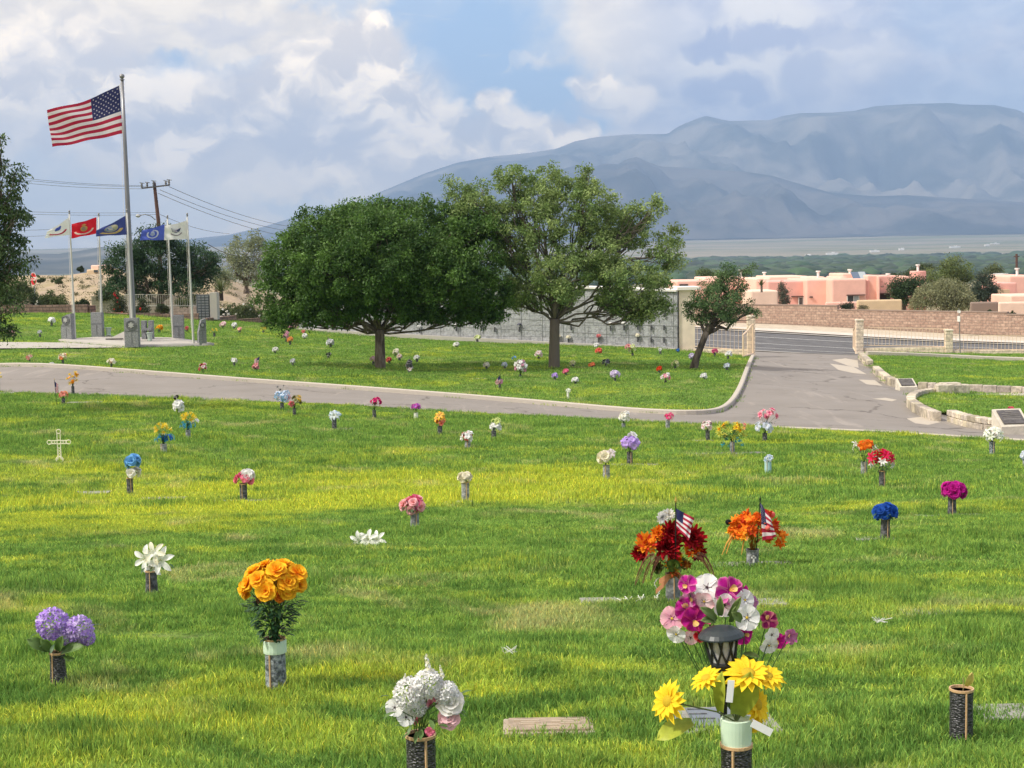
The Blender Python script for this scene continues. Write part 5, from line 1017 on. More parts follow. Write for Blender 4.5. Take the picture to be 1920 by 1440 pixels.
def vase(base, h, w, kind, label, seam=True, flare=0.0, rim=True, ham=False):
    r = empty('grave_vase', base); tag(r, label, 'vase', 'cemetery flower vases set in the lawn'); R0 = w / 2; n = 20 if base.y < 25 else 10
    mb = MB(); prof = [(R0 * (1 + flare), -.06), (R0 * (1 + flare), .02), (R0 * (1 + flare * .3), h * .35), (R0 * .98, h * .7), (R0 * 1.0, h - .006), (R0 * 1.02, h), (R0 * .92, h), (R0 * .9, h - .03), (.001, h - .035)]
    mb.lathe(prof, n); mb.build('body', hamm if base.y < 7.5 and kind == 'dark' else vmat[kind], r, smooth=False)
    if base.y < 25 and rim: mb = MB(); mb.lathe([(R0 * 1.0, h), (R0 * 1.06, h + .002), (R0 * 1.06, h + .012), (R0 * .94, h + .012), (R0 * .94, h)], n); mb.build('rim', seam_m if seam else vmat[kind], r)
    if seam and base.y < 32: mb = MB(); a = -pi / 2 + random.uniform(-.5, .6); mb.tube([(cos(a) * R0 * (1.01 + flare), sin(a) * R0 * (1.01 + flare), 0), (cos(a) * R0 * (1.01 + flare * .3), sin(a) * R0 * (1.01 + flare * .3), h * .35), (cos(a) * R0 * 1.01, sin(a) * R0 * 1.01, h)], w * .045, 5); mb.build('seam', seam_m, r)
    return r
def cap1(s): return s
def arrangement(desc, px, by, vt, vw, box, kind, blooms, leafy=1.0, leafc=LG, dist=None, where=None, seam=True, flare=0.0, up=.25, ztop=None, stems=True, seed=None, free=False, nov=False):
    """blooms: (type, colour, colour2, count, radius px [, (x0, x1, y0, y1) sub-box])"""
    B = where or hit(px, by); s = pxm(B); g = random.Random(seed or int(px * 7 + by)); hv = (by - vt) * s if vt else 0.02
    if vt and not nov: vase(B, hv, vw * s, kind, ({'dark': 'dark', 'grey': 'grey', 'mottled': 'mottled grey', 'pale': 'pale blue', 'white': 'white'}[kind] + ' vase of the ' + desc), seam, flare)
    x0, x1, y0, y1 = box; r = empty('flower_bouquet', B); tag(r, desc, 'bouquet', 'artificial flower bouquets on the graves')
    lo = B.y > 26; far_ = B.y > 40; top = Vector((0, 0, hv)); allc = []
    toM = lambda qx, qy: Vector(((qx - px) * s, 0, (by - qy) * s))
    merged = {}
    for bl in blooms:
        typ, c1, c2, n, rp = bl[:5]; bx_ = bl[5] if len(bl) > 5 else (x0 + rp * .5, x1 - rp * .5, y0 + rp * .5, y1 - rp * .3); c = toM((bx_[0] + bx_[1]) / 2, (bx_[2] + bx_[3]) / 2)
        rx, rz = max(.001, (bx_[1] - bx_[0]) / 2 * s), max(.001, (bx_[3] - bx_[2]) / 2 * s)
        for i in range(n):
            if n == 1: u = Vector((0, 0, 0)); nn = Vector((g.uniform(-.3, .3), -1, g.uniform(.1, .6)))
            else:
                t = (i + .5) / n; zc = 1 - 1.55 * t; a = i * 2.39996 + g.uniform(-.25, .25); q = math.sqrt(max(0, 1 - zc * zc)); u = Vector((q * cos(a), q * sin(a), zc)) * g.uniform(.78, 1.0); nn = u.copy() + Vector((0, -.25, up))
            p = c + Vector((u.x * rx, u.y * min(rx, max(rx, rz)) * .85, u.z * rz)); sc = rp * s * g.uniform(.85, 1.15); geo, me = bloom(typ, K[c1], K[c2] if c2 else None, lo, i % 3); allc.append(p)
            Rm = nn.normalized().to_track_quat('Z', 'Y').to_matrix().to_4x4() @ Matrix.Rotation(g.uniform(0, 6.28), 4, 'Z')
            if typ in ('spike', 'ribbon'): Rm = Matrix.Rotation(g.uniform(-.3, .3), 4, 'Y') @ Matrix.Rotation(g.uniform(0, 6), 4, 'Z')
            M = Matrix.Translation(p) @ Rm @ Matrix.Scale(sc, 4)
            if far_: merged.setdefault('blossoms', MB()).inst(geo, M, g.uniform(.85, 1.1))
            else: o = link('flower', me, r); o.matrix_local = M
    for nm, mb in merged.items(): mb.build(nm, petal_m, r, smooth=True)
    if leafy or stems:
        mb = MB()
        for p in allc[:26]:
            q = top + (p - top) * .5 + Vector((0, 0, .02)); mb.tube([top + Vector((g.uniform(-.3, .3) * vw * s * .5 if vw else 0, 0, -.02)), Vector((q.x * .6, q.y * .6, q.z)), p], .0022 if not lo else .004, 4, mixc(leafc[0], leafc[1], .5))
        nl = int((34 if not lo else 14) * leafy); c = toM((x0 + x1) / 2, (y0 + y1) / 2); rx = (x1 - x0) / 2 * s
        for i in range(nl):
            t = g.uniform(.15, 1.0); a = g.uniform(0, 6.28); rr = rx * t * .8; zb = top.z + (c.z - top.z) * t * 1.0; p = Vector((c.x * t + cos(a) * rr, sin(a) * rr * .8, zb)); L = rx * g.uniform(.25, .5); L = min(L, .06) if not lo else min(L, .07)
            cc = mixc(leafc[0], leafc[1], g.random()); vs, fs, cs = petal(L, L * .5, g.uniform(-.5, .9), .7, .3, 2.2, mixc(cc, (0, 0, 0), .2), cc, nu=3, nv=2); M = Matrix.Rotation(a, 3, 'Z'); mb.add([p + M @ Vector(v) for v in vs], fs, cs)
        if mb.v: mb.build('foliage', leaf_m, r, smooth=True)
    return r, B, s, top
AR = arrangement
# ---- hand placed bouquets of the near lawn
HB = [(K['white'])]
r, B, s, top = AR('purple hydrangea bouquet with broad green leaves at the lower left', 110, 1282, 1226, 28, (78, 178, 1140, 1215), 'dark', [('hyd', 'purple', 'lav', 1, 30, (100, 108, 1168, 1172)), ('hyd', 'lav', 'purple', 1, 25, (148, 156, 1178, 1184)), ('hyd', 'lav', 'purple', 1, 20, (124, 130, 1184, 1190)), ('hyd', 'purple', 'lav', 1, 17, (164, 168, 1196, 1198))], .3, flare=.12)
def bigleaf(r, lst, s, px, by, col=((.06, .12, .03), (.16, .26, .07)), m=leaf_m):
    for (x0, y0, x1, y1, w, roll) in lst:
        a = Vector(((x0 - px) * s, -.02, (by - y0) * s)); b_ = Vector(((x1 - px) * s, -.07, (by - y1) * s)); L = (b_ - a).length; vs, fs, cs = petal(L, w * s, .15, .5, .35, 2.6, col[0], col[1], nu=7, nv=4, base=.4, ruff=.004)
        X_ = (b_ - a).normalized(); up_ = Vector((0, -1, .4)).normalized(); Y_ = up_.cross(X_).normalized(); Z_ = X_.cross(Y_); M = Matrix((X_, Y_, Z_)).transposed()
        M = M @ Matrix.Rotation(roll, 3, 'X'); mb = MB(); mb.add([a + M @ Vector(v) for v in vs], fs, cs); mb.build('leaf', m, r, smooth=True)
bigleaf(r, [(104, 1222, 74, 1196, 26, .3), (112, 1224, 154, 1206, 26, -.4), (112, 1226, 124, 1196, 22, 0), (108, 1226, 96, 1200, 20, .2), (116, 1226, 140, 1228, 16, .9)], s, 110, 1282)
r, B, s, top = AR('tall orange rose bouquet with dark foliage in a foam topped vase', 518, 1292, 1200, 38, (457, 588, 1050, 1132), 'mottled', [('rose', 'orange', 'gold', 20, 19, (466, 578, 1062, 1122)), ('rose', 'dorange', 'orange', 4, 12, (485, 560, 1105, 1124)), ('rose', 'salmon', 'peach', 2, 10, (490, 535, 1118, 1128))], 0, up=.45)
mb = MB(); g = random.Random(4)
for i in range(420):
    t = g.random() ** .7; z = (1292 - 1200) * s + t * 75 * s; rr = (6 + 38 * t) * s * g.uniform(.3, 1); a = g.uniform(0, 6.28); L = g.uniform(.03, .05); cc = mixc((.012, .05, .02), (.05, .13, .045), g.random()); vs, fs, cs = petal(L, L * .55, g.uniform(-.3, .9), .6, .3, 2.2, cc, cc, nu=3, nv=2); M = Matrix.Rotation(a, 3, 'Z'); mb.add([Vector((cos(a) * rr, sin(a) * rr, z)) + M @ Vector(v) for v in vs], fs, cs)
mb.build('foliage', leaf_m, r, smooth=True)
foam = cmat('pale green foam', 200, 222, 200, rough=.8)
r2 = empty('vase_collar', B + Vector((0, 0, (1292 - 1223) * s))); tag(r2, 'pale green foam collar round the top of the mottled vase with orange roses', 'collar'); mb = MB(); mb.lathe([(21 * s, 0), (21.5 * s, .01), (21.5 * s, 22 * s), (20 * s, 24 * s), (16 * s, 22 * s), (12 * s, 20 * s), (.001, 20 * s)], 20); mb.build('foam', foam, r2, smooth=False)
AR('white lily bouquet in a fluted dark vase left of the orange roses', 285, 1118, 1072, 21, (254, 326, 1024, 1082), 'dark', [('lily', 'white', None, 1, 24, (274, 276, 1046, 1048)), ('lily', 'white', None, 1, 24, (302, 304, 1050, 1052)), ('lily', 'white', 'cream', 1, 20, (290, 292, 1036, 1038)), ('lily', 'white', None, 1, 17, (288, 290, 1062, 1064))], .3, flare=.22)
AR('white lilies lying low in the grass without any vase', 690, 1024, None, 10, (660, 717, 990, 1020), 'dark', [('lily', 'white', None, 1, 22, (688, 692, 1010, 1012)), ('lily', 'white', None, 1, 18, (672, 674, 1012, 1014)), ('lily', 'white', None, 1, 18, (706, 708, 1010, 1012))], .3)
r, B, s, top = AR('white hydrangea and delphinium bouquet with pink buds at the bottom edge', 791, 1482, 1382, 54, (728, 872, 1242, 1372), 'dark', [('hyd', 'white', 'white', 1, 26, (772, 774, 1300, 1302)), ('hyd', 'white', 'lpink', 1, 15, (784, 786, 1296, 1298)), ('hyd', 'white', 'white', 1, 24, (806, 808, 1282, 1286)), ('hyd', 'white', 'white', 1, 22, (838, 840, 1300, 1304)), ('rose', 'cream', 'white', 1, 24, (846, 848, 1318, 1320)), ('pansy', 'white', 'white', 1, 21, (744, 746, 1326, 1328)), ('pansy', 'white', 'white', 1, 19, (764, 766, 1344, 1346)), ('spike', 'white', 'cream', 1, 16, (808, 809, 1256, 1257)), ('spike', 'white', 'cream', 1, 13, (832, 833, 1266, 1267)), ('spike', 'white', 'cream', 1, 11, (762, 763, 1278, 1279)), ('hyd', 'white', 'white', 1, 19, (786, 788, 1326, 1328)), ('pansy', 'white', 'white', 2, 14, (790, 860, 1290, 1330)), ('rose', 'lpink', 'pink', 3, 10, (775, 850, 1350, 1372)), ('rose', 'white', 'lpink', 1, 18, (842, 844, 1346, 1348)), ('rose', 'hot', 'lpink', 2, 8, (806, 822, 1308, 1334))], .9, seam=True, leafc=[(.05, .11, .03), (.13, .22, .06)])
r, B, s, top = AR('bright yellow daisy bouquet on the foam topped vase at the bottom right', 1381, 1496, 1400, 57, (1230, 1462, 1240, 1375), 'dark', [], 0, seam=True, stems=False)
r2 = empty('foam_cup', B + Vector((0, 0, (1496 - 1398) * s))); tag(r2, 'pale green foam cup standing in the vase with the yellow daisies', 'cup'); mb = MB(); mb.lathe([(27 * s, 0), (28.5 * s, 34 * s), (28.5 * s, 50 * s), (25 * s, 51 * s), (25 * s, 46 * s), (.001, 46 * s)], 28); mb.build('cup', foam, r2)
def place(r, typ, c1, c2, cx, cy, rp, nn, px, by, s, dy=0.0, var=0, roll=None):
    geo, me = bloom(typ, K[c1], K[c2] if c2 else None, False, var); p = Vector(((cx - px) * s, dy, (by - cy) * s)); o = link('flower', me, r); o.matrix_local = Matrix.Translation(p) @ Vector(nn).normalized().to_track_quat('Z', 'Y').to_matrix().to_4x4() @ Matrix.Rotation(random.uniform(0, 6.28) if roll is None else roll, 4, 'Z') @ Matrix.Scale(rp * s, 4); return p
def stemto(mb, a, b_, col=(.12, .16, .06), rad=.003, bend=.3):
    a, b_ = Vector(a), Vector(b_); m_ = a.lerp(b_, .5); m_.x = a.x + (b_.x - a.x) * bend; mb.tube([a, a.lerp(m_, .6), m_, m_.lerp(b_, .55), b_], rad, 5, col)
pb = (1381, 1496, s); stm = MB(); ctop = Vector((0, 0, (1496 - 1355) * s))
for (cx, cy, rp, nn, dy) in [(1400, 1262, 40, (.0, -.42, 1), -.03), (1436, 1268, 30, (.35, -.5, 1), -.02), (1326, 1270, 27, (-.45, -.35, 1), -.02), (1256, 1306, 34, (-.85, -.62, .35), -.05), (1420, 1326, 34, (.75, -.6, .25), .02), (1416, 1362, 16, (.6, -.8, -.3), .0), (1376, 1275, 22, (0, .3, 1), .05)]:
    p = place(r, 'sun', 'yellow', None, cx, cy, rp * 1.18, nn, 1381, 1496, s, dy); stemto(stm, ctop, p - Vector(nn).normalized() * .01)
stm.build('stem', leaf_m, r)
yl = ((.22, .28, .03), (.45, .50, .05))
bigleaf(r, [(1376, 1350, 1398, 1270, 62, .15), (1352, 1345, 1346, 1268, 30, -.6), (1314, 1345, 1246, 1362, 44, 0.5)], s, 1381, 1496, yl)
for (cx, cy, w, h, rz) in ((1364, 1284, 12, 40, .1), (1420, 1352, 40, 14, .5)):
    mb = MB(); c = Vector(((cx - 1381) * s, -.085, (1496 - cy) * s)); mb.box(c, (w * s, .002, h * s), ry=rz); t_ = mb.build('paper_tag', cmat('white paper', 235, 235, 238), r)
# pansy bouquet behind, with the solar lantern in front
r, B, s, top = AR('magenta and white pansy bouquet spreading around the solar lantern', 1384, 1472, None, 50, (1258, 1490, 1085, 1250), 'dark', [], 0, stems=False); stm = MB(); ctop = Vector((0, .05, (1472 - 1350) * s))
pl = [(1295, 1102, 17, 'orchid', 'magenta', 'lpink', (-.2, -1, .4)), (1300, 1132, 15, 'orchid', 'mauve', 'lpink', (-.4, -1, .2)), (1333, 1112, 22, 'pansy', 'white', 'white', (0, -1, .5)), (1326, 1132, 17, 'pansy', 'white', 'lpink', (-.5, -1, -.3)), (1372, 1116, 26, 'orchid', 'magenta', 'lpink', (.2, -1, .35)), (1388, 1128, 22, 'orchid', 'magenta', 'hot', (.5, -1, 0)), (1362, 1140, 19, 'pansy', 'lpink', 'white', (0, -1, 0)), (1400, 1134, 17, 'pansy', 'white', 'white', (.5, -1, .3)), (1414, 1140, 12, 'orchid', 'mauve', 'purple', (.6, -1, .2)), (1402, 1164, 21, 'pansy', 'white', 'white', (.15, -1, .15)), (1295, 1148, 22, 'orchid', 'magenta', 'mauve', (-.2, -1, .1)), (1270, 1168, 20, 'pansy', 'mauve', 'lpink', (-.5, -1, .1)), (1306, 1166, 22, 'orchid', 'magenta', 'dorange', (.1, -1, 0)), (1276, 1194, 16, 'pansy', 'white', 'white', (-.4, -1, -.4)), (1303, 1204, 12, 'pansy', 'white', 'lpink', (-.3, -1, -.2)), (1334, 1162, 11, 'orchid', 'hot', 'lpink', (0, -1, 0)), (1398, 1198, 17, 'orchid', 'magenta', 'hot', (.3, -1, -.2)), (1444, 1174, 17, 'orchid', 'maroon', 'peach', (.3, -1, .4)), (1447, 1196, 13, 'pansy', 'white', 'white', (.4, -1, -.2)), (1444, 1218, 15, 'pansy', 'white', 'white', (.2, -1, -.4)), (1464, 1214, 14, 'orchid', 'magenta', 'hot', (.3, -1, .2)), (1480, 1200, 14, 'orchid', 'mauve', 'magenta', (.6, -1, .2)), (1320, 1198, 12, 'orchid', 'red', 'peach', (0, -1, 0))]
for k, (cx, cy, rp, ty, c1, c2, nn) in enumerate(pl):
    p = place(r, ty, c1, c2, cx, cy, rp * 1.2, nn, 1384, 1472, s, .02 + .02 * (k % 3), k); stemto(stm, ctop, p + Vector((0, .01, 0)), (.06, .12, .04), .0018, .6)
stm.build('stem', leaf_m, r); bigleaf(r, [(1352, 1170, 1325, 1140, 20, .3), (1352, 1165, 1348, 1128, 18, -.3), (1360, 1165, 1378, 1128, 16, .2), (1350, 1168, 1326, 1156, 18, .5), (1366, 1175, 1372, 1145, 14, .1), (1385, 1225, 1408, 1232, 12, .3), (1382, 1222, 1404, 1220, 12, -.3), (1395, 1170, 1378, 1150, 20, 0)], s, 1384, 1472, ((.07, .13, .03), (.22, .30, .10)))
c = B + Vector(((1362 - 1384) * s, -.09, 0)); r = empty('solar_lantern', c); tag(r, 'black solar stake lantern with criss cross cage among the pansies', 'lantern'); zl = lambda y: (1472 - y + 10) * s
tl = Matrix.Rotation(-.10, 4, 'Y'); piv = Vector((0, 0, zl(1260)))
def tilt(o): o.data.transform(Matrix.Translation(piv) @ Matrix.Rotation(-.06, 4, 'Y') @ Matrix.Translation(-piv))
lx = -10 * s
mb = MB(); mb.lathe([(38 * s, 0), (41 * s, -1 * s), (41 * s, 1.5 * s), (36 * s, 8 * s), (26 * s, 14 * s), (12 * s, 17 * s), (.001, 17.5 * s)], 28, (lx, 0, zl(1192))); o = mb.build('cap', cmat('charcoal plastic', 46, 54, 58, rough=.4), r, smooth=False); tilt(o)
mb = MB(); mb.lathe([(20 * s, 0), (27 * s, 50 * s)], 20, (lx, 0, zl(1240))); o = mb.build('glass', mat('frosted lantern glass', (.42, .43, .44), .25, .3, 30), r); tilt(o)
mb = MB()
for k in range(9):
    for sg in (-1, 1):
        pts = []
        for i in range(9): t = i / 8; a = 2 * pi * k / 9 + sg * (pi / 9) * (1.6 * t - .2 + .25 * sin(pi * t)); rr = (21.5 + 8 * t) * s; pts.append((lx + cos(a) * rr, sin(a) * rr, zl(1240) + t * 48 * s))
        mb.tube(pts, 2.0 * s, 5)
o = mb.build('cage', black_m, r); tilt(o)
mb = MB(); mb.lathe([(23 * s, 0), (24 * s, -4 * s), (21 * s, -16 * s), (17 * s, -20 * s), (15 * s, -34 * s), (7 * s, -44 * s), (6 * s, -120 * s), (.001, -125 * s)], 20, (lx, 0, zl(1238))); mb.build('stake', black_m, r)
vase(hit(1802, 1380), (1380 - 1291) * hit(1802, 1380).y / F, 44 * hit(1802, 1380).y / F, 'dark', 'empty hammered dark vase with a single yellow leaf at the bottom right')
B = hit(1802, 1380); s = pxm(B); r = empty('leaf_stem', B); tag(r, 'yellow leaf on a twig standing in the empty hammered vase', 'leaf'); mb = MB(); mb.tube([(0, 0, 60 * s), (.002, -.02, 92 * s), (0, -.02, 112 * s)], .0022, 4, (.4, .33, .15)); mb.build('twig', leaf_m, r); bigleaf(r, [(1802, 1292, 1808, 1264, 17, .2)], s, 1802, 1380, ((.55, .45, .08), (.72, .6, .2)))
# autumn bouquets with small flags
def stick_flag(px, by, tipx, tipy, q, label, h=None, fs=6, par=None, col=lin(200, 170, 90)):
    B = par or hit(px, by); s = pxm(B); r = empty('small_flag', B); tag(r, label, 'flag', 'small stick flags on the graves'); T_ = lambda c: Vector(((c[0] - px) * s, (c[2] if len(c) > 2 else 0) - (.12 if 8 < B.y < 20 else 0), (by - c[1]) * s))
    mb = MB(); mb.tube([(0, 0, .0), T_((tipx, tipy))], .0045 if B.y < 30 else .006, 5, (.02, .02, .02)); mb.build('stick', black_m, r); mb = MB(); mb.lathe([(.003, 0), (.009, .012), (.001, .045)], 6, T_((tipx, tipy)), col); mb.build('spearhead', petal_m, r)
    c00, c10, c11, c01 = [T_(c) for c in q]
    S = surf(c00, c10, c11, c01, .012 if B.y < 30 else .02, Vector((.3, -1, 0)), 1.6, .3, 0, 0)
    us_flag(S, Vector((0, -.002 if B.y < 30 else -.006, 0)), 16, r, 1, stars=False if 'gold' in label else B.y < 30, ns=9 if B.y < 30 else 13)
AU = [(.05, .07, .02), (.17, .17, .04)]
r, B, s, top = AR('autumn bouquet of dark red and orange chrysanthemums with drooping amaranth', 1262, 1132, 1078, 27, (1192, 1322, 972, 1070), 'grey', [('mum', 'dred', 'red', 1, 29, (1258, 1260, 998, 1000)), ('mum', 'dred', 'red', 1, 31, (1248, 1250, 1026, 1028)), ('mum', 'dred', 'red', 1, 31, (1296, 1298, 1010, 1012)), ('mum', 'dred', 'maroon', 1, 23, (1306, 1308, 1034, 1036)), ('mum', 'dred', 'red', 1, 20, (1200, 1202, 1036, 1038)), ('mum', 'orange', 'red', 1, 26, (1213, 1215, 1020, 1022)), ('mum', 'orange', 'dorange', 1, 20, (1236, 1238, 1000, 1002)), ('mum', 'dorange', 'orange', 1, 26, (1300, 1302, 1030, 1032)), ('mum', 'dorange', 'gold', 1, 18, (1264, 1266, 1052, 1054)), ('mum', 'gold', 'orange', 1, 12, (1268, 1270, 1042, 1044)), ('rose', 'olive', 'green', 5, 12, (1225, 1292, 1046, 1072)), ('maple', 'olive', 'dred', 3, 14, (1228, 1300, 1055, 1078))], 1.3, AU)
g = random.Random(2)
for (x0, y0, x1, y1) in ((1225, 1035, 1190, 1090), (1232, 1040, 1204, 1088), (1240, 1040, 1218, 1082), (1306, 1034, 1339, 1088), (1300, 1040, 1328, 1070)):
    a = Vector(((x0 - 1262) * s, -.08, (1132 - y0) * s)); b_ = Vector(((x1 - 1262) * s, -.10, (1132 - y1) * s))
    mb = MB(); mb.tube([a, a.lerp(b_, .5) + Vector((0, 0, (a.z - b_.z) * .17)), b_], .003, 4, (.2, .07, .05))
    for i in range(30):
        t = i / 30; p = Vector((a.x + (b_.x - a.x) * t ** .7, a.y, a.z + (b_.z - a.z) * t ** 1.6)); q = .012 * (1 - t * .6); mb.box(p, (q, q, q * 1.2), t * 9, mixc((.16, .05, .04), (.30, .14, .08), g.random()))
    mb.build('amaranth', leaf_m, r)
mb = MB(); pc = lin(214, 150, 110)
for (x0, y0, x1, y1, w) in ((1256, 1078, 1228, 1108, 9), (1254, 1076, 1234, 1090, 10), (1268, 1078, 1286, 1100, 9), (1270, 1076, 1292, 1086, 8)):
    a = Vector(((x0 - 1262) * s, -.075, (1132 - y0) * s)); b_ = Vector(((x1 - 1262) * s, -.09, (1132 - y1) * s)); n_v = Vector((0, 0, w * s)); mb.add([a, a + n_v * .5, (a + b_) / 2 + n_v + Vector((0, -.02, 0)), b_ + n_v, b_, (a + b_) / 2 - n_v * .2 + Vector((0, -.02, 0))], [(0, 5, 2, 1), (5, 4, 3, 2)], pc)
mb.build('ribbon_bow', petal_m, r)
AR('white chrysanthemum bloom standing behind the dark red autumn bouquet', 1250, 1122, None, 5, (1225, 1262, 952, 990), 'dark', [('mum', 'white', None, 1, 17, (1242, 1243, 970, 971)), ('mum', 'white', 'cream', 1, 12, (1254, 1255, 966, 967))], 0)
stick_flag(1266, 1132, 1265, 938, [(1266, 949), (1298, 966, -.03), (1287, 1006, -.05), (1266, 984)], 'small American flag with a gold spear tip in the dark red autumn bouquet')
r, B, s, top = AR('orange maple leaf and berry bouquet in the vase marked with a cross', 1411, 1062, 1032, 23, (1362, 1476, 952, 1030), 'grey', [('maple', 'orange', 'dorange', 14, 17, (1375, 1445, 965, 1015)), ('maple', 'dorange', 'red', 11, 15, (1385, 1460, 960, 1018)), ('maple', 'gold', 'orange', 4, 13, (1366, 1420, 985, 1020)), ('maple', 'orange', 'dorange', 3, 14, (1440, 1474, 1000, 1026)), ('ball', 'salmon', None, 4, 5, (1380, 1470, 960, 1010)), ('ball', 'black', None, 1, 6, (1366, 1367, 978, 979))], .3, [(.35, .10, .02), (.6, .25, .03)], seam=False)
mb = MB(); 
for (x0, y0, x1, y1) in ((1372, 1000, 1352, 1036), (1372, 1005, 1360, 1034), (1396, 1000, 1388, 1036), (1450, 1000, 1466, 1020)):
    mb.tube([((x0 - 1411) * s, -.05, (1062 - y0) * s), ((x0 * .45 + x1 * .55 - 1411) * s, -.08, (1062 - y0 * .6 - y1 * .4) * s), ((x1 - 1411) * s, -.08, (1062 - y1) * s)], [.009, .007, .003], 5, (.75, .42, .10))
mb.build('twig', petal_m, r)
mb = MB(); w_ = 23 * s / 2 + .004; mb.box((0, -w_, 16 * s), (.014, .006, .065)); mb.box((0, -w_, 19 * s), (.042, .006, .014)); o = mb.build('cross_mark', white_m, [x for x in bpy.data.objects if x.name.startswith('grave_vase') and 'marked with a cross' in x['label']][0])
stick_flag(1416, 1062, 1421, 936, [(1421, 938), (1440, 966, -.04), (1449, 1000, -.05), (1424, 1008, -.03)], 'small American flag drooping in the orange maple leaf bouquet', col=(.02, .02, .02))
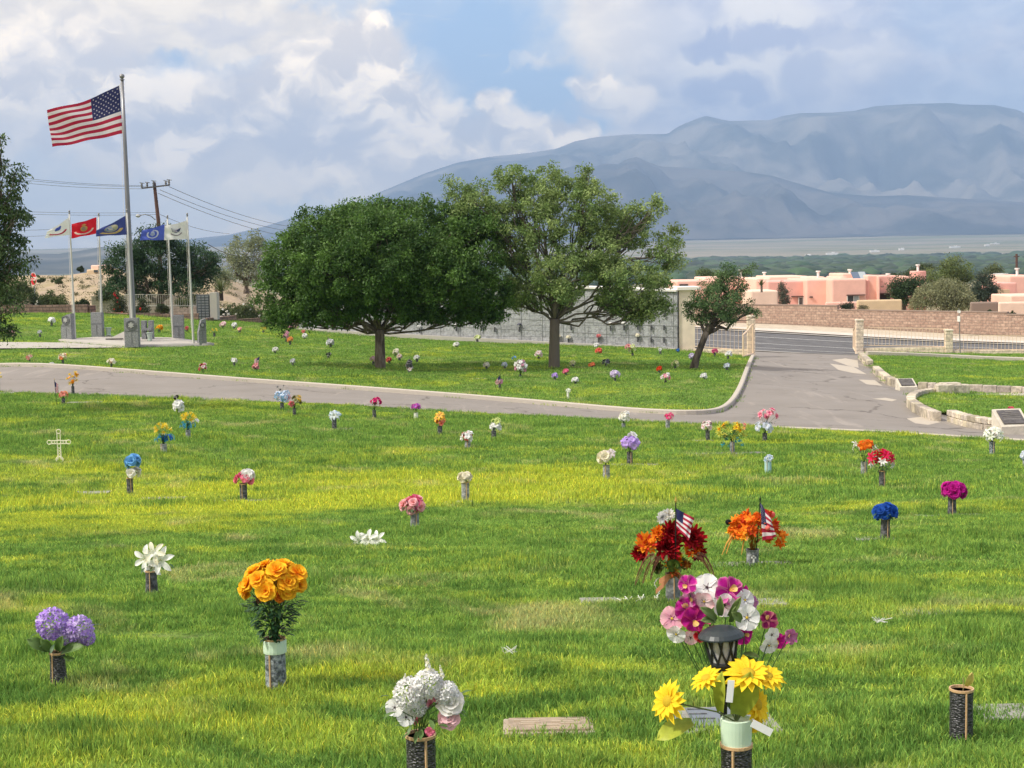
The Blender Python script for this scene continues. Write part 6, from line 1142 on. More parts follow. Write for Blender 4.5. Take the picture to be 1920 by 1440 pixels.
# ---- data for the rest of the front lawn
D = [
 ('hot pink and peach bouquet in the middle of the front lawn', 778, 991, 962, 16, (753, 801, 928, 966), 'grey', [('rose', 'hot', 'pink', 4, 11, (768, 788, 934, 955)), ('rose', 'peach', 'lpink', 8, 10), ('rose', 'cream', None, 1, 8, (770, 772, 958, 960))], 1),
 ('small white flower bunch in the tall narrow grey vase', 873, 939, 905, 15, (858, 887, 884, 906), 'grey', [('rose', 'white', 'cream', 8, 7)], .4),
 ('pink and white peony bouquet beside the thin kerbed marker', 457, 938, 908, 14, (441, 479, 880, 909), 'dark', [('rose', 'white', None, 4, 9, (455, 475, 884, 898)), ('rose', 'peach', 'pink', 6, 8, (445, 475, 890, 906)), ('rose', 'hot', 'pink', 2, 6, (444, 456, 888, 900))], .6),
 ('sky blue rose bouquet with cream blooms below it', 244, 923, 897, 12, (236, 267, 853, 895), 'dark', [('rose', 'sky', 'lblue', 5, 11, (242, 260, 858, 872)), ('rose', 'cream', 'white', 4, 8, (238, 264, 880, 892))], .8),
 ('yellow chrysanthemum bouquet with teal ribbons, nearer of two', 307, 848, 832, 12, (292, 324, 792, 830), 'grey', [('mum', 'yellow', None, 11, 8, (294, 319, 796, 814)), ('mum', 'teal', 'sky', 6, 7, (296, 310, 816, 828)), ('ribbon', 'teal', 'blue', 2, 7, (298, 320, 814, 824)), ('rose', 'sky', 'blue', 2, 6, (310, 322, 818, 826))], .6),
 ('yellow chrysanthemum bouquet with teal ribbons, farther of two', 353, 821, 806, 9, (339, 376, 773, 806), 'grey', [('mum', 'yellow', None, 11, 8, (343, 366, 776, 790)), ('mum', 'teal', 'sky', 6, 6, (341, 356, 792, 804)), ('ribbon', 'teal', 'sky', 2, 6, (342, 362, 790, 800)), ('rose', 'white', None, 2, 5, (362, 372, 786, 796))], .6),
 ('white wrapped bouquet topped with a black and white spotted ball', 334, 775, None, 8, (325, 343, 740, 772), 'dark', [('rose', 'white', None, 6, 8, (328, 341, 752, 770)), ('mum', 'white', 'black', 1, 6, (330, 331, 745, 746)), ('ball', 'black', None, 3, 3, (326, 335, 742, 750))], .2),
 ('small orange and pink bunch on the grey slab by the road', 119, 758, 746, 7, (110, 129, 732, 746), 'dark', [('rose', 'salmon', 'peach', 5, 5), ('rose', 'orange', None, 2, 4)], .3),
 ('tall yellow and brown bouquet at the road edge on the left', 137, 739, 724, 6, (125, 151, 696, 726), 'dark', [('mum', 'yellow', 'gold', 8, 6), ('mum', 'dred', 'gold', 3, 4, (138, 150, 700, 720)), ('maple', 'gold', 'orange', 3, 6)], .6),
 ('pale blue and white bouquet with dark seed heads by the road', 529, 768, 755, 7, (517, 545, 722, 757), 'dark', [('hyd', 'pblue', 'lblue', 4, 9, (520, 542, 738, 752)), ('rose', 'lpink', None, 1, 6, (540, 542, 744, 746)), ('mum', 'black', 'grey', 3, 4, (520, 536, 722, 734))], .5),
 ('olive sunflower bunch with a red bow near the road', 552, 779, 765, 6, (546, 569, 737, 768), 'dark', [('sun', 'gold', None, 4, 6, (550, 568, 740, 756)), ('rose', 'olive', None, 5, 6), ('rose', 'red', None, 1, 6, (547, 548, 757, 758))], 1.2),
 ('white and pale blue star flowers in the twin legged vase', 627, 805, 784, 9, (615, 642, 768, 787), 'dark', [('lily', 'white', 'pblue', 5, 9), ('lily', 'pblue', 'lblue', 2, 8)], .3),
 ('maroon rose bouquet with green leaves just below the road', 702, 785, 769, 7, (694, 716, 744, 768), 'dark', [('rose', 'maroon', 'hot', 7, 5, (697, 715, 746, 760))], 1.4),
 ('small purple bouquet in a pale vase just below the road', 780, 785, 774, 8, (770, 790, 757, 775), 'white', [('rose', 'purple', 'magenta', 6, 5, (773, 788, 759, 766))], 1.2),
 ('bright orange lily bouquet in the middle of the front lawn near the road', 825, 817, 799, 9, (812, 839, 767, 800), 'dark', [('lily', 'orange', 'gold', 7, 8), ('rose', 'dorange', None, 3, 5, (816, 836, 788, 796))], .5),
 ('red and white rose bouquet in the short grey vase', 877, 841, 828, 11, (863, 890, 807, 831), 'grey', [('rose', 'red', None, 3, 6, (866, 884, 810, 826)), ('rose', 'white', None, 6, 6)], .7),
 ('white and lime green bouquet right of the red and white roses', 926, 822, 808, 9, (917, 940, 783, 810), 'dark', [('rose', 'ygreen', None, 4, 6, (922, 938, 786, 794)), ('rose', 'white', None, 7, 6, (920, 938, 792, 808))], .3),
 ('cream and white bunch at the road edge left of the pink bunch', 1169, 801, 793, 7, (1160, 1182, 769, 794), 'grey', [('rose', 'cream', 'white', 7, 6), ('rose', 'white', None, 3, 5)], .5),
 ('pink bunch at the road edge near the kerb corner', 1252, 802, 788, 8, (1244, 1265, 773, 788), 'grey', [('rose', 'pink', 'hot', 4, 6), ('rose', 'lpink', None, 3, 5)], .2),
 ('large pale lavender bouquet with one white bloom on top', 1181, 871, 847, 11, (1163, 1203, 811, 846), 'dark', [('rose', 'lav', 'purple', 12, 8, (1167, 1199, 820, 842)), ('rose', 'white', None, 2, 8, (1182, 1190, 814, 822))], .6),
 ('cream and lilac bouquet in the grey vase below the lavender one', 1137, 898, 872, 13, (1120, 1156, 836, 872), 'grey', [('rose', 'cream', None, 5, 9, (1124, 1142, 850, 864)), ('lily', 'lilac', None, 4, 8, (1138, 1154, 842, 858))], .8),
 ('small pink and white bunch left of the wide yellow bouquet', 1327, 826, 806, 8, (1314, 1337, 788, 808), 'dark', [('rose', 'lpink', 'white', 6, 6), ('rose', 'maroon', None, 2, 4)], .5),
 ('wide yellow and green bouquet with teal ribbons beside the driveway lawn edge', 1373, 850, 828, 9, (1343, 1400, 790, 830), 'grey', [('mum', 'ygreen', 'yellow', 16, 9), ('rose', 'orange', 'yellow', 6, 6, (1348, 1395, 794, 812)), ('maple', 'olive', 'ygreen', 7, 8), ('mum', 'teal', 'green', 7, 8, (1358, 1390, 822, 842)), ('rose', 'salmon', None, 3, 5, (1385, 1399, 795, 806))], 2.6),
 ('white and pink bouquet standing tallest near the driveway', 1434, 827, 812, 9, (1415, 1460, 763, 814), 'dark', [('rose', 'white', 'pblue', 6, 8, (1418, 1446, 793, 808)), ('rose', 'hot', 'lpink', 7, 7, (1424, 1458, 767, 788))], .9),
 ('light blue flowers in the pale blue vase', 1440, 885, 866, 13, (1432, 1450, 852, 867), 'pale', [('rose', 'lblue', 'white', 5, 6)], .2),
 ('large white lily bouquet near the larger bronze plaque', 1860, 851, 828, 11, (1841, 1884, 795, 832), 'mottled', [('lily', 'white', None, 10, 10), ('mum', 'white', None, 4, 7, (1848, 1878, 810, 826))], .7),
 ('pale bunch cut off by the right edge of the view', 1922, 876, 862, 9, (1912, 1934, 842, 864), 'grey', [('rose', 'white', 'pblue', 7, 6)], .5),
 ('orange and white bouquet with dark foliage behind the red one', 1620, 888, 866, 12, (1597, 1648, 825, 866), 'grey', [('rose', 'orange', 'dorange', 5, 9, (1612, 1635, 828, 840)), ('lily', 'white', None, 2, 11, (1600, 1608, 832, 840)), ('lily', 'white', None, 2, 10, (1636, 1644, 838, 848))], 2.2),
 ('large red and white poinsettia bouquet right of the orange and white one', 1654, 914, 884, 12, (1622, 1682, 838, 888), 'dark', [('point', 'red', 'hot', 7, 12, (1632, 1674, 846, 868)), ('point', 'white', None, 6, 9, (1628, 1676, 856, 876))], 1.6),
 ('magenta peony bouquet in the fluted dark vase at the right', 1785, 965, 933, 15, (1764, 1813, 901, 934), 'dark', [('rose', 'magenta', 'magenta', 19, 10)], .8),
 ('deep blue rose bouquet in the tapered dark vase', 1660, 1013, 974, 17, (1636, 1684, 942, 976), 'dark', [('rose', 'blue', 'blue', 18, 10)], .8),
 ('small yellow bunch cut off by the left edge at the road', 0, 735, None, 5, (-8, 5, 697, 712), 'dark', [('mum', 'yellow', None, 4, 5)], .6),
]
for d in D: AR(*d[:8], leafy=d[8] if len(d) > 8 else 1, flare=.12 if 'flut' in d[0] or 'taper' in d[0] else 0)
stick_flag(107, 762, 104, 712, [(104.5, 715), (111, 722), (111, 738), (105, 733)], 'small American flag beside the slab at the road on the left')
# white filigree cross
B = hit(112, 864); s = pxm(B); r = empty('filigree_cross', B); tag(r, 'white wrought iron filigree cross standing in the lawn at the left', 'cross'); mb = MB(); Zp = lambda x, y: ((x - 112) * s, 0, (864 - y) * s)
iv = cmat('ivory enamel', 238, 232, 208, rough=.4)
for x in (109, 115): mb.tube([Zp(x, 862), Zp(x, 812)], .008, 5)
for y in (826, 832): mb.tube([Zp(94, y), Zp(130, y)], .008, 5)
for (cx, cy) in ((112, 809), (94, 829), (130, 829), (112, 829)): mb.tube([Zp(cx + cos(a) * 4, cy + sin(a) * 4) for a in [k * pi / 5 for k in range(11)]], .008, 5)
for k in range(4): y = 838 + k * 5; mb.tube([Zp(109, y), Zp(112, y + 2.5), Zp(115, y)], .006, 4); mb.tube([Zp(109, y + 5), Zp(112, y + 2.5), Zp(115, y + 5)], .006, 4)
for x in (99, 104, 120, 125): mb.tube([Zp(x - 2, 826), Zp(x, 829), Zp(x - 2, 832)], .006, 4); mb.tube([Zp(x + 2, 826), Zp(x, 829), Zp(x + 2, 832)], .006, 4)
for sg in (-1, 1): mb.tube([Zp(112 + sg * (3 + 3 * sin(t * .5)) * 1.1, 866 - t) for t in range(0, 9)], .008, 5); mb.tube([Zp(112 + sg * cos(a) * 7, 862 - sin(a) * 6) for a in [k * pi / 8 for k in range(5)]], .008, 5)
mb.build('scrollwork', iv, r)
# ---- upper lawn
U = [
 ('white bouquet farthest left on the lawn behind the path', 97, 612, (89, 105, 594, 606), [('rose', 'white', None, 7, 4)]), ('grey green bunch left of the memorial pad', 75, 633, (70, 80, 618, 628), [('rose', 'grey', None, 5, 3)]),
 ('dark and pink bunch under the hanging ash branches', 20, 631, (11, 29, 617, 629), [('rose', 'black', 'lpink', 6, 4), ('rose', 'lpink', None, 2, 3)]), ('pink and cream bunch left of the road, first from the left', 55, 679, (48, 62, 664, 676), [('rose', 'cream', None, 3, 4), ('rose', 'salmon', None, 3, 4)]),
 ('pale silvery bunch lying flat by the left road kerb', 96, 687, (90, 103, 679, 685), [('rose', 'grey', 'white', 4, 3)]), ('cream and orange bouquet with green leaves above the left kerb', 118, 684, (108, 128, 661, 676), [('rose', 'cream', None, 5, 4), ('rose', 'salmon', 'orange', 3, 4)]),
 ('cream bouquet above the kerb below the front memorial stone', 209, 690, (200, 219, 670, 684), [('rose', 'white', 'cream', 7, 4), ('rose', 'peach', None, 1, 4)]), ('orange and red bunch right of the granite bench', 299, 624, (292, 307, 608, 620), [('rose', 'dorange', 'gold', 6, 4)]),
 ('tiny red bunch right of the plain memorial stone', 350, 622, (346, 354, 611, 620), [('rose', 'red', None, 4, 3)]), ('yellow bunch right of the rightmost memorial stone', 402, 632, (394, 410, 615, 625), [('mum', 'yellow', None, 5, 4)]),
 ('white and pink bunch near the brown edging', 418, 616, (411, 425, 603, 613), [('rose', 'white', 'lpink', 5, 4)]), ('upright white bunch near the brown edging', 439, 617, (434, 445, 604, 613), [('rose', 'white', None, 5, 4)]),
 ('tiny pink bunch beside the upright white one', 449, 624, (444, 454, 613, 620), [('rose', 'peach', None, 4, 3)]), ('pink and red bouquet with white flowers at the kerb left of the shade tree', 381, 700, (372, 390, 679, 698), [('rose', 'hot', 'red', 5, 4), ('rose', 'lpink', 'white', 5, 4)]),
 ('white bunch with a red bloom left of the flag bouquet', 439, 686, (432, 446, 670, 681), [('rose', 'white', None, 4, 4), ('rose', 'red', None, 1, 3)]), ('salmon red bunch below the small flag', 480, 695, (472, 487, 680, 694), [('rose', 'salmon', 'lpink', 7, 4)]),
 ('bright yellow bunch at the back of the lawn beside the shade tree edge', 494, 624, (488, 501, 612, 621), [('mum', 'yellow', None, 5, 4)]), ('tall mauve and white bunch left of the shade tree', 536, 641, (530, 543, 620, 638), [('rose', 'mauve', 'lpink', 6, 4), ('rose', 'grey', None, 2, 3)]),
 ('yellow and pink bunch right against the mauve one', 544, 647, (538, 550, 631, 641), [('rose', 'yellow', 'salmon', 5, 4)]), ('white bunch near the wall left of the shade tree', 571, 636, (566, 577, 624, 633), [('rose', 'white', None, 5, 4)]),
 ('tiny red bunch behind the white one near the wall', 568, 626, (564, 573, 618, 624), [('rose', 'salmon', None, 3, 3)]), ('white bunch with a thin marker beside it left of the shade tree', 516, 662, (510, 523, 650, 659), [('rose', 'white', None, 5, 4)]),
 ('white and grey bunch nearest the kerb left of the shade tree', 549, 687, (543, 555, 672, 682), [('rose', 'white', 'grey', 5, 4)]), ('white bunch with dark leaves midway to the shade tree trunk', 616, 672, (610, 622, 660, 668), [('rose', 'black', 'green', 3, 4), ('rose', 'white', None, 3, 3)]),
 ('large round white bouquet with a flag stick', 620, 652, (612, 627, 635, 648), [('rose', 'white', 'grey', 7, 5)]), ('broad pink bunch at the foot of the wall', 548, 618, (540, 557, 605, 617), [('rose', 'lpink', 'mauve', 7, 4)]),
 ('white and pink bunch touching the left of the shade tree trunk', 700, 684, (694, 706, 667, 678), [('rose', 'white', 'lpink', 6, 4)]), ('dark red bunch touching the right of the shade tree trunk', 730, 681, (724, 735, 669, 678), [('rose', 'dred', 'salmon', 5, 4)]),
 ('large white and cream bouquet right of the shade tree trunk', 743, 668, (736, 750, 653, 667), [('rose', 'white', 'cream', 7, 4)]), ('small peach bunch just below the large white and cream one', 749, 676, (743, 755, 663, 672), [('rose', 'peach', 'white', 5, 4)]),
 ('small white bunch right of the black dressed bunch', 782, 679, (776, 788, 665, 674), [('rose', 'white', None, 5, 4)]), ('black and pink bunch shaped like a hat near the shade tree', 767, 700, (761, 774, 672, 696), [('rose', 'black', None, 7, 5), ('rose', 'lpink', 'white', 3, 4, (763, 773, 688, 694))]),
 ('white bunch at the top of the lawn between the two big trees', 856, 652, (850, 862, 641, 649), [('rose', 'white', None, 5, 4)]), ('white and green bunch close to the wall between the two big trees', 895, 643, (889, 903, 627, 637), [('rose', 'white', 'ygreen', 5, 4)]),
 ('round white bouquet, left of a pair before the loose tree', 912, 692, (906, 919, 679, 688), [('rose', 'white', 'cream', 6, 4)]), ('pale blue white bouquet, right of a pair before the loose tree', 946, 692, (940, 952, 678, 688), [('rose', 'white', 'pblue', 6, 4)]),
 ('very large white and pink bouquet with a blue pinwheel', 976, 708, (964, 990, 672, 703), [('rose', 'white', None, 12, 5), ('rose', 'lpink', 'mauve', 6, 4), ('rose', 'sky', None, 2, 3, (961, 967, 668, 674))]), ('dark pink bunch beside the striped flag at the kerb', 937, 728, (933, 944, 711, 719), [('rose', 'mauve', None, 3, 4)]),
 ('pink and white bunch left of the loose tree trunk', 1010, 674, (1003, 1018, 656, 670), [('rose', 'lpink', 'white', 6, 4), ('rose', 'maroon', None, 1, 3)]), ('wide salmon red bunch at the wall left of the loose tree', 1008, 643, (998, 1015, 631, 641), [('rose', 'salmon', 'hot', 6, 4)]),
 ('low red bunch on the wall plinth', 979, 642, (974, 984, 633, 639), [('rose', 'salmon', None, 3, 4)]), ('pink and dark bunch right of the loose tree trunk', 1061, 704, (1055, 1068, 691, 700), [('rose', 'lpink', 'hot', 5, 4), ('rose', 'black', None, 1, 3)]),
 ('lilac bunch below the loose tree', 1040, 713, (1034, 1047, 698, 709), [('rose', 'lav', 'purple', 6, 4)]), ('white bunch right of the lilac one', 1079, 720, (1072, 1086, 707, 716), [('rose', 'white', None, 6, 4)]),
 ('white bunch in a pale vase nearest the kerb below the loose tree', 1065, 748, (1059, 1072, 727, 736), [('lily', 'white', None, 4, 4)]), ('cream and green bunch in the shade of the loose tree', 1074, 688, (1068, 1080, 675, 684), [('rose', 'ygreen', 'cream', 5, 4)]),
 ('orange bunch in the shade of the loose tree', 1110, 691, (1103, 1117, 679, 687), [('rose', 'orange', 'salmon', 5, 4)]), ('navy and white bouquet right of the orange bunch', 1136, 686, (1128, 1145, 672, 684), [('rose', 'navy', None, 5, 4), ('rose', 'white', None, 4, 3)]),
 ('large white bouquet with dark centre midway along the upper lawn', 1153, 715, (1143, 1163, 693, 710), [('rose', 'white', 'lav', 10, 5), ('rose', 'black', None, 1, 4)]), ('red orange bunch near the wall right of the loose tree', 1122, 664, (1116, 1129, 652, 662), [('rose', 'dorange', 'salmon', 6, 4)]),
 ('small white bunch behind the red orange one near the wall', 1117, 652, (1112, 1123, 643, 650), [('rose', 'white', None, 4, 4)]), ('large pink and yellow bouquet below the wall', 1186, 668, (1173, 1195, 643, 663), [('rose', 'salmon', 'lpink', 6, 4, (1174, 1182, 646, 654)), ('rose', 'white', 'ygreen', 7, 4)]),
 ('tiny white bunch near the right end of the wall', 1238, 664, (1234, 1241, 652, 658), [('rose', 'white', None, 3, 3)]), ('tiny blue bunch near the right end of the wall', 1270, 662, (1266, 1275, 653, 660), [('rose', 'sky', 'blue', 4, 3)]),
 ('yellow green bouquet with a raised tip left of the leaning tree', 1266, 692, (1259, 1274, 674, 688), [('rose', 'ygreen', 'cream', 6, 4)]), ('red bunch in the lawn left of the leaning tree', 1236, 700, (1230, 1242, 686, 696), [('rose', 'red', 'dorange', 5, 4)]),
 ('large red, pink and white bouquet below the leaning tree', 1248, 718, (1238, 1259, 698, 714), [('rose', 'white', None, 6, 4), ('rose', 'hot', 'lpink', 6, 4)]), ('white and dark bunch low below the leaning tree', 1320, 713, (1312, 1327, 699, 710), [('rose', 'white', None, 6, 4), ('rose', 'navy', None, 3, 3)]),
 ('white and navy bunch near the driveway kerb', 1363, 695, (1357, 1370, 680, 690), [('rose', 'white', 'pblue', 5, 4), ('rose', 'navy', None, 3, 3)]), ('dark maroon bunch behind the leaning tree', 1340, 668, (1335, 1347, 653, 662), [('rose', 'maroon', 'pink', 6, 4)]),
 ('white bunch with pink blooms nearest the left gate pillar', 1365, 673, (1359, 1374, 657, 669), [('rose', 'white', None, 6, 4), ('rose', 'salmon', None, 2, 3)]), ('white and lilac bunch partly hidden by the leaning trunk', 1296, 675, (1291, 1302, 662, 672), [('rose', 'white', 'lav', 5, 4)]),
 ('black flower bunch alone on the right terrace grass', 1702, 670, (1697, 1707, 659, 665), [('rose', 'black', None, 5, 3)]), ('pink and red bunch above the larger bronze plaque', 1895, 778, (1889, 1902, 762, 770), [('rose', 'salmon', 'hot', 5, 4)]),
]
for lab, px, by, bx_, bl in U:
    vt = bx_[3] - 1; kd = 'white' if 'pale vase' in lab else 'dark'; r, B, s, top = AR(lab, px, by, min(vt, by - 3), 4.6, bx_, kd, bl, .9, up=.3, seam=False)
stick_flag(482, 696, 488, 668, [(487.5, 669), (478, 673), (477, 682), (485, 680)], 'small grey striped flag above the salmon red bunch'); stick_flag(939, 729, 938, 694, [(938, 703), (928, 716), (931, 722), (940, 716)], 'small American flag beside the dark pink bunch near the kerb')
stick_flag(616, 651, 615, 630, [(615, 631), (618, 636), (618, 641), (615, 639)], 'tiny flag stick beside the large round white bouquet')
# vases on the wall face
WV = [(857, 613, 'white', 'white bunch in a wall vase, farthest left of the visible ones'), (904, 612, 'white', 'white bunch in a wall vase over the white and green lawn bunch'), (788, 616, 'white', 'white bunch in a wall vase beside the shade tree canopy'), (975, 614, 'navy', 'purple bunch in a wall vase left of the loose tree'), (1146, 612, 'white', 'white bunch in the wall vase, left of three in a row'), (1171, 611, 'white', 'white bunch in the wall vase, middle of three in a row'), (1197, 610, 'white', 'white bunch in the wall vase, right of three in a row'), (1197, 633, 'cream', 'cream bunch in a wall vase one row below the three'), (1124, 634, 'salmon', 'red and cream bunch in a wall vase right of the loose tree'), (1067, 636, 'cream', 'pale bunch in a low wall vase just right of the loose trunk'), (1049, 635, 'cream', 'small pale bunch in a low wall vase touching the loose trunk'), (626, 614, 'dred', 'dull red bunch in a wall vase at the left end of the wall')]
for px, py, c, lb in WV:
    p = wallpt(px, py + 6) + Vector((cn.x, cn.y, 0)) * .09; s = p.y / F; v = vase(p, .20, .09, 'dark', 'small dark vase fixed to the wall holding the ' + lb[:60].rsplit(' in a ', 1)[0].rsplit(' in the ', 1)[0] + ' at ' + str(0), seam=False); v['label'] = 'dark wall vase of the ' + lb.replace(' in a wall vase', '').replace(' in the wall vase', '').replace(' in a low wall vase', ''); v['group'] = 'vases fixed to the grey wall'
    r = empty('flower_bouquet', p); tag(r, lb, 'bouquet', 'bouquets in the wall vases'); mb = MB(); g = random.Random(px)
    for i in range(7): geo, me = bloom('rose', K[c], K['maroon'] if c == 'salmon' and i % 2 else None, True, i % 3); nn = Vector((g.uniform(-1, 1), g.uniform(-1, 0), g.uniform(.1, 1))).normalized(); mb.inst(geo, Matrix.Translation(Vector((0, 0, .27)) + nn * .09) @ nn.to_track_quat('Z', 'Y').to_matrix().to_4x4() @ Matrix.Scale(.085, 4), g.uniform(.85, 1.1))
    mb.build('blossoms', petal_m, r)
for i, (px, py, lb) in enumerate([(929, 616, 'empty dark wall vase between the white and purple bunches'), (1072, 613, 'empty dark wall vase just right of the loose tree trunk'), (1121, 590, 'empty dark wall vase highest up under the loose tree'), (1222, 613, 'empty dark wall vase, upper left of four at the right end'), (1246, 613, 'empty dark wall vase, upper right of four at the right end'), (1222, 636, 'empty dark wall vase, lower left of four at the right end'), (1246, 636, 'empty dark wall vase, lower right of four at the right end'), (1247, 588, 'empty dark wall vase near the top right of the wall')]):
    p = wallpt(px, py + 4) + Vector((cn.x, cn.y, 0)) * .09; v = vase(p, .20, .09, 'dark', lb, seam=False); v['group'] = 'vases fixed to the grey wall'
# ---- grave markers
MK = [(1030, 1372, 1.0, .5, 170, 'tan bronze', 'tan bronze grave marker half grown over at the bottom centre', 'b'), (1372, 1368, 1.2, .6, 190, 'g', 'grey granite marker with dark panel behind the yellow daisies', 'g'), (940, 1046, .6, .3, 88, 'g', 'pale marker showing through the grass in the middle of the lawn', 'g'), (168, 924, .6, .3, 66, 'g', 'thin pale marker left of the blue rose vase', 'g'), (300, 934, .6, .3, 90, 'g', 'brownish marker between the blue rose and pink peony vases', 'g'),
      (455, 939, .6, .3, 130, 'g', 'thin pale marker behind the pink and white peony vase', 'g'), (1415, 1062, .6, .3, 150, 'g', 'long grey marker behind the vase with a cross', 'g'), (1192, 872, .6, .3, 88, 'g', 'narrow marker at the foot of the lavender bouquet', 'g'), (1372, 851, .6, .3, 130, 'g', 'long pale marker under the wide yellow and green bouquet', 'g'), (1785, 966, .6, .3, 120, 'g', 'grey marker at the foot of the fluted vase with magenta peonies', 'g'),
      (1645, 1014, .6, .3, 75, 'g', 'small granite marker at the foot of the tapered dark vase', 'g'), (148, 757, .6, .6, 72, 'g', 'pale square slab by the road under the small orange bunch', 'g'), (1450, 1140, .6, .2, 60, 'g', 'thin pale marker edge right of the pansies', 'g'), (1762, 1154, .6, .35, 115, 'g', 'weathered grey marker in the grass at the right', 'g'), (1905, 1348, .6, .4, 110, 'g', 'grey marker at the lower right edge beside the empty vase', 'g'),
      (860, 940, .6, .2, 50, 'g', 'thin pale marker by the tall narrow grey vase', 'g'), (1320, 826, .6, .2, 40, 'g', 'short marker strip at the small pink and white bunch', 'g'), (640, 806, .6, .2, 40, 'g', 'thin marker beside the twin legged vase', 'g'), (10, 737, .6, .3, 34, 'g', 'pale marker cut off by the left edge near the road', 'g'), (1130, 1129, .6, .15, 80, 'g', 'pale marker scattered with white twigs by the autumn bouquet', 'g'), (905, 710, .6, .4, 40, 'g', 'pale flat marker on the upper lawn before the loose tree', 'g')]
MRECT = []
for px, py, a, dp, wpx, _, lb, kd in MK:
    B = hit(px, py); s = pxm(B); w = wpx * s; dpt = {.5: .30, .6: .36}.get(dp, .30); dpt = .5 if 'square' in lb or 'behind the yellow' in lb else dpt; zz = lumps(np.array([B.x]), np.array([B.y + .1]))[0]; r = empty('grave_marker', Vector((B.x, B.y, g1(B.x, B.y) + max(zz, -.01)))); tag(r, lb, 'grave marker', 'flat grave markers in the lawn'); sl_ = math.atan2(g1(B.x, B.y + 1) - g1(B.x, B.y), 1); r.rotation_euler = (sl_, 0, 0)
    mb = MB(); mb.box((0, dpt / 2, -.04), (w, dpt, .09), bev=.006); mb.build('slab', mat('tan weathered stone', (.42, .34, .26), .9, .2, 9, (.34, .30, .24)) if kd == 'b' else mat('weathered marker stone', (.33, .325, .29), .9, .3, 12, (.24, .245, .22)), r)
    if kd == 'b':
        mb = MB(); mb.box((0, dpt / 2, .008), (w * .88, dpt * .8, .012)); pl_ = mb.build('plate', mat('tan plate', (.33, .26, .19), .7, .2, 14), r); mb = MB()
        for x0, z0_, w0 in ((-.3, .32, .4), (.3, .32, .3), (-.25, .2, .3), (.2, .2, .35), (-.3, .08, .25), (.3, .1, .3), (0, -.02, .3)): mb.box((x0 * w * .8, dpt * (.35 + z0_), .017), (w0 * w * .7, .012, .006))
        mb.build('lettering', mat('raised bronze', (.48, .40, .30), .5), pl_)
    if 'yellow daisies' in lb:
        mb = MB(); mb.box((0, dpt / 2, .008), (w * .66, dpt * .75, .012)); pl_ = mb.build('plate', cmat('slate plate', 112, 120, 130, rough=.5), r); mb = MB(); 
        for x0, z0_, w0 in ((-.24, .3, .16), (-.24, .1, .18), (-.2, -.1, .2), (.26, .2, .12)): mb.box((x0 * w, dpt * (.5 + z0_), .017), (w0 * w, .01, .005))
        mb.build('lettering', granite_d, pl_)
    hero = kd == 'b' or 'daisies' in lb or 'square' in lb; MRECT.append((B.x, B.y, w / 2 * (1 if hero else .9), dpt + .02 if hero else dpt, .10 if hero else .42))
# small white scraps
B = hit(1200, 1131); g = random.Random(9); mb = MB(); s = pxm(B)
for i in range(16): x = g.uniform(-45, 35) * s; z = g.uniform(.02, .04); a = g.uniform(0, 3.1); L = g.uniform(.02, .06); mb.tube([(x, g.uniform(-.05, .05), z), (x + cos(a) * L, 0, z + abs(sin(a)) * L * .6)], .003, 4)
for t in range(7): mb.tube([(30 * s + sin(t) * .015, 0, .05 + t * .018), (30 * s + sin(t + 1) * .02 + .01, 0, .07 + t * .018)], .003, 4)
o = mb.build('white_twigs', white_m, None, loc=B); tag(o, 'scattered white plastic twigs in the grass left of the autumn bouquet', 'litter')
for px, py, lb in ((957, 1241, 'small tuft of white debris in the middle of the foreground grass'), (1655, 1182, 'bit of white litter in the grass at the right')):
    B = hit(px, py); mb = MB()
    for i in range(12): a = g.uniform(0, 6.28); mb.tube([(g.uniform(-.04, .04), g.uniform(-.02, .02), .05), (g.uniform(-.04, .04) + cos(a) * .03, 0, .06 + g.uniform(0, .03))], .002, 4)
    o = mb.build('white_debris', white_m, None, loc=B); tag(o, lb, 'litter')
# ================================================================ grass
def tuft(k, nb, rad, w, hmean, g):
    a = g.uniform(0, 2 * pi, nb); rr = rad * np.sqrt(g.uniform(0, 1, nb)); x = rr * np.cos(a); y = rr * np.sin(a); h = hmean * g.uniform(.5, 1.35, nb) * np.where(g.random(nb) < .06, 1.6, 1); th = g.uniform(0, 2 * pi, nb); ln = g.uniform(.15, .8, nb) * h; la = g.uniform(0, 2 * pi, nb)
    sx, sy = np.cos(th) * w / 2 * g.uniform(.7, 1.4, nb), np.sin(th) * w / 2; dx, dy = np.cos(la) * ln, np.sin(la) * ln
    V = np.stack([np.c_[x - sx, y - sy, np.zeros(nb) - .01], np.c_[x + sx, y + sy, np.zeros(nb) - .01], np.c_[x + dx * .35 + sx * .8, y + dy * .35 + sy * .8, h * .6], np.c_[x + dx * .35 - sx * .8, y + dy * .35 - sy * .8, h * .6], np.c_[x + dx, y + dy, h * .95]], 1)
    base = np.arange(nb)[:, None] * 5; tint = np.clip(g.normal(1, .32, (nb, 1)), .45, 2.0); yel = (g.random((nb, 1)) < .12); c = np.where(yel, np.array([2.0, 1.5, 1.4]), np.array([1.0, 1.0, 1.0])) * tint
    return V.reshape(-1, 3), base, np.repeat(c, 5, 0)
g = np.random.default_rng(5); VV = []; FF = []; CC = []; VAR = []; off = 0
def pgrid(y0, y1, sp):
    out = []; y = y0
    while y < y1:
        hw = .36 * y + 1.6; xs_ = np.arange(-hw, hw, sp); out.append(np.c_[xs_ + g.uniform(-.5, .5, len(xs_)) * sp, y + g.uniform(-.5, .5, len(xs_)) * sp]); y += sp
    return np.concatenate(out)
NVAR = 8
spec = [(66, .09, .0042, .036)] * 4 + [(70, .22, .008, .050)] * 2 + [(90, .55, .017, .034)] * 2
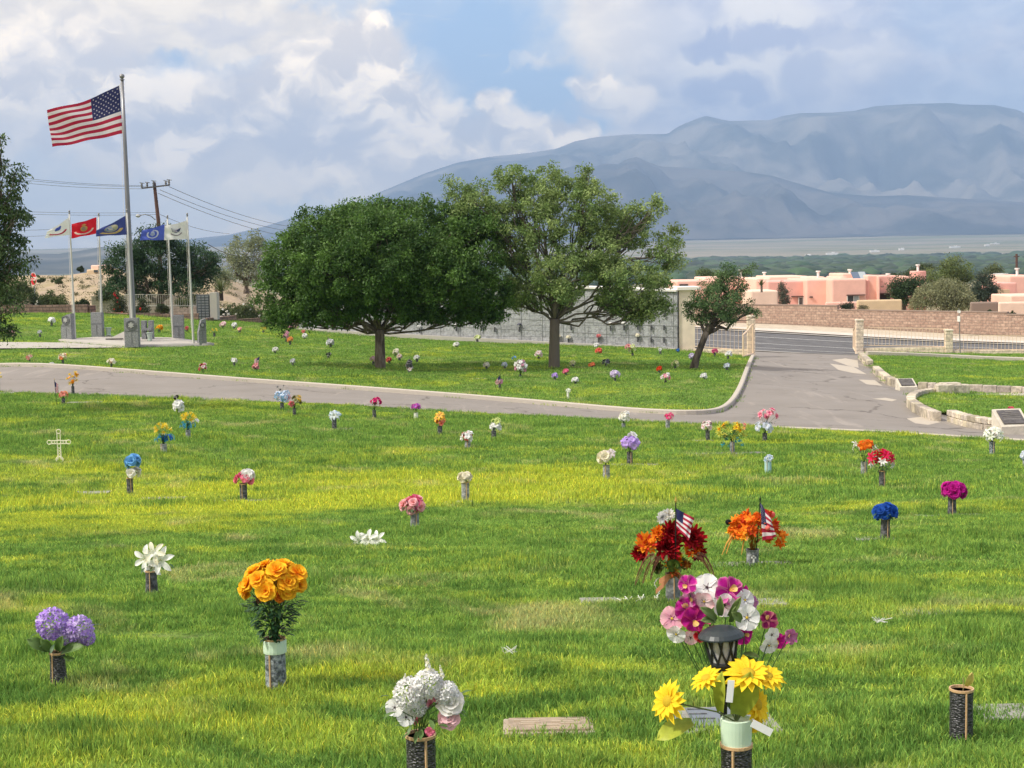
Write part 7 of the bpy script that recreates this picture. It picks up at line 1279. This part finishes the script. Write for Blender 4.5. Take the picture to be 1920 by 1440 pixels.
for k, (nb, rad, w, h) in enumerate(spec):
    V_, b_, c_ = tuft(k, nb, rad, w, h, g); VV.append(V_); CC.append(c_); VAR += [k] * len(V_)
    for q in b_[:, 0]: FF.append((q + off, q + 1 + off, q + 2 + off, q + 3 + off)); FF.append((q + 3 + off, q + 2 + off, q + 4 + off))
    off += len(V_)
def inpoly(p, poly):
    poly = np.array(poly); x, y = p[:, 0], p[:, 1]; ins = np.zeros(len(p), bool); j = len(poly) - 1
    for i in range(len(poly)):
        xi, yi = poly[i]; xj, yj = poly[j]; c = ((yi > y) != (yj > y)) & (x < (xj - xi) * (y - yi) / (yj - yi + 1e-12) + xi); ins ^= c; j = i
    return ins
PT = []; 
for (y0, y1, sp, vr, base_s, poly, off_) in [(3.2, 11, .072, (0, 4), 1, near_poly, -.01), (11, 20, .105, (0, 4), 1.35, near_poly, -.01), (20, 50, .22, (4, 6), 1, near_poly, -.01), (40, 102, .42, (6, 8), .9, up_poly, .0), (38, 82, .36, (6, 8), .75, terr1, .14), (38, 82, .36, (6, 8), .75, terr2, .14)]:
    p = pgrid(y0, y1, sp); p = p[inpoly(p, poly)]; keep = np.ones(len(p), bool); m_ = .10 if sp < .2 else .12
    for (mx_, my_, hw, dp_, th_) in MRECT:
        inside = (abs(p[:, 0] - mx_) < hw) & (p[:, 1] > my_ + .03) & (p[:, 1] < my_ + dp_); thin = g.random(len(p)) < th_; keep &= ~inside | thin
    p = p[keep]; z = gz(p[:, 0], p[:, 1]) + off_ + lumps(p[:, 0], p[:, 1]); hn = .5 + 1.1 * np.clip(fbm(p[:, 0] * .8 + 40, p[:, 1] * 1.1, 3), 0, 1); hn *= 1 + .9 * np.clip((vnoise(p[:, 0] * 1.1 + 7, p[:, 1] * 1.3) - .72) / .15, 0, 1)
    n = len(p); PT.append(np.c_[p, z, g.uniform(-.12, .12, n), g.uniform(-.12, .12, n), g.uniform(0, 6.28, n), np.full(n, base_s) * g.uniform(.9, 1.2, n), hn * g.uniform(.8, 1.15, n), g.integers(vr[0], vr[1], n)])
PT = np.concatenate(PT); print('tufts', len(PT))
me = bpy.data.meshes.new('grass'); allV = np.concatenate(VV + [PT[:, :3]]); nt_ = off
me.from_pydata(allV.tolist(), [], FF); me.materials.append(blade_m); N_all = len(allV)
def fattr(name, typ, arr, key='value'): a = me.attributes.new(name, typ, 'POINT'); a.data.foreach_set(key, np.ascontiguousarray(arr).ravel())
z_ = np.zeros(nt_); ispt = np.r_[z_, np.ones(len(PT))].astype(np.float32); fattr('ispt', 'FLOAT', ispt); fattr('var', 'INT', np.r_[np.array(VAR), np.full(len(PT), 99)].astype(np.int32)); fattr('idx', 'INT', np.r_[z_, PT[:, 8]].astype(np.int32))
fattr('rotv', 'FLOAT_VECTOR', np.r_[np.zeros((nt_, 3)), PT[:, 3:6]].astype(np.float32), 'vector'); fattr('sclv', 'FLOAT_VECTOR', np.r_[np.ones((nt_, 3)), np.c_[PT[:, 6], PT[:, 6], PT[:, 7]]].astype(np.float32), 'vector')
ca = me.color_attributes.new('Col', 'FLOAT_COLOR', 'POINT'); a = np.ones((N_all, 4), np.float32); a[:nt_, :3] = np.concatenate(CC); ca.data.foreach_set('color', a.ravel())
go = link('grass', me); tag(go, kind='stuff'); go['label'] = 'mown green lawn grass growing over the cemetery'; go['category'] = 'grass'
ng = bpy.data.node_groups.new('scatter', 'GeometryNodeTree'); ng.interface.new_socket('Geometry', in_out='INPUT', socket_type='NodeSocketGeometry'); ng.interface.new_socket('Geometry', in_out='OUTPUT', socket_type='NodeSocketGeometry')
Nn = ng.nodes.new; Lk = ng.links.new; gi = Nn('NodeGroupInput'); gout = Nn('NodeGroupOutput')
def nattr(name, dt): nd = Nn('GeometryNodeInputNamedAttribute'); nd.data_type = dt; nd.inputs[0].default_value = name; return nd.outputs[0]
cmp_ = Nn('FunctionNodeCompare'); cmp_.data_type = 'FLOAT'; cmp_.operation = 'GREATER_THAN'; Lk(nattr('ispt', 'FLOAT'), cmp_.inputs[0]); cmp_.inputs[1].default_value = .5
sep = Nn('GeometryNodeSeparateGeometry'); sep.domain = 'POINT'; Lk(gi.outputs[0], sep.inputs[0]); Lk(cmp_.outputs[0], sep.inputs[1]); joi = Nn('GeometryNodeJoinGeometry')
for k in reversed(range(NVAR)):
    c2 = Nn('FunctionNodeCompare'); c2.data_type = 'INT'; c2.operation = 'EQUAL'; ii = [s_ for s_ in c2.inputs if s_.type == 'INT' and s_.enabled] or [c2.inputs[2], c2.inputs[3]]
    Lk(nattr('var', 'INT'), ii[0]); ii[1].default_value = k; s2 = Nn('GeometryNodeSeparateGeometry'); s2.domain = 'POINT'; Lk(sep.outputs[1], s2.inputs[0]); Lk(c2.outputs[0], s2.inputs[1]); g2 = Nn('GeometryNodeGeometryToInstance'); Lk(s2.outputs[0], g2.inputs[0]); Lk(g2.outputs[0], joi.inputs[0])
iop = Nn('GeometryNodeInstanceOnPoints'); Lk(sep.outputs[0], iop.inputs['Points']); Lk(joi.outputs[0], iop.inputs['Instance']); iop.inputs['Pick Instance'].default_value = True
Lk(nattr('idx', 'INT'), iop.inputs['Instance Index']); Lk(nattr('rotv', 'FLOAT_VECTOR'), iop.inputs['Rotation']); Lk(nattr('sclv', 'FLOAT_VECTOR'), iop.inputs['Scale']); Lk(iop.outputs[0], gout.inputs[0])
mo = go.modifiers.new('scatter', 'NODES'); mo.node_group = ng
for _o in bpy.data.objects:
    if 'label' in _o and len(_o['label'].split()) > 16: _o['label'] = ' '.join(w for w in _o['label'].split() if w not in ('the', 'a'))
    if 'label' in _o and len(_o['label'].split()) > 16: print('LONG', _o['label'])
_L = {}
for _o in bpy.data.objects:
    if 'label' in _o and not _o.parent: _L.setdefault(_o['label'], []).append(_o.name)
print('DUP', [k for k, v in _L.items() if len(v) > 1])
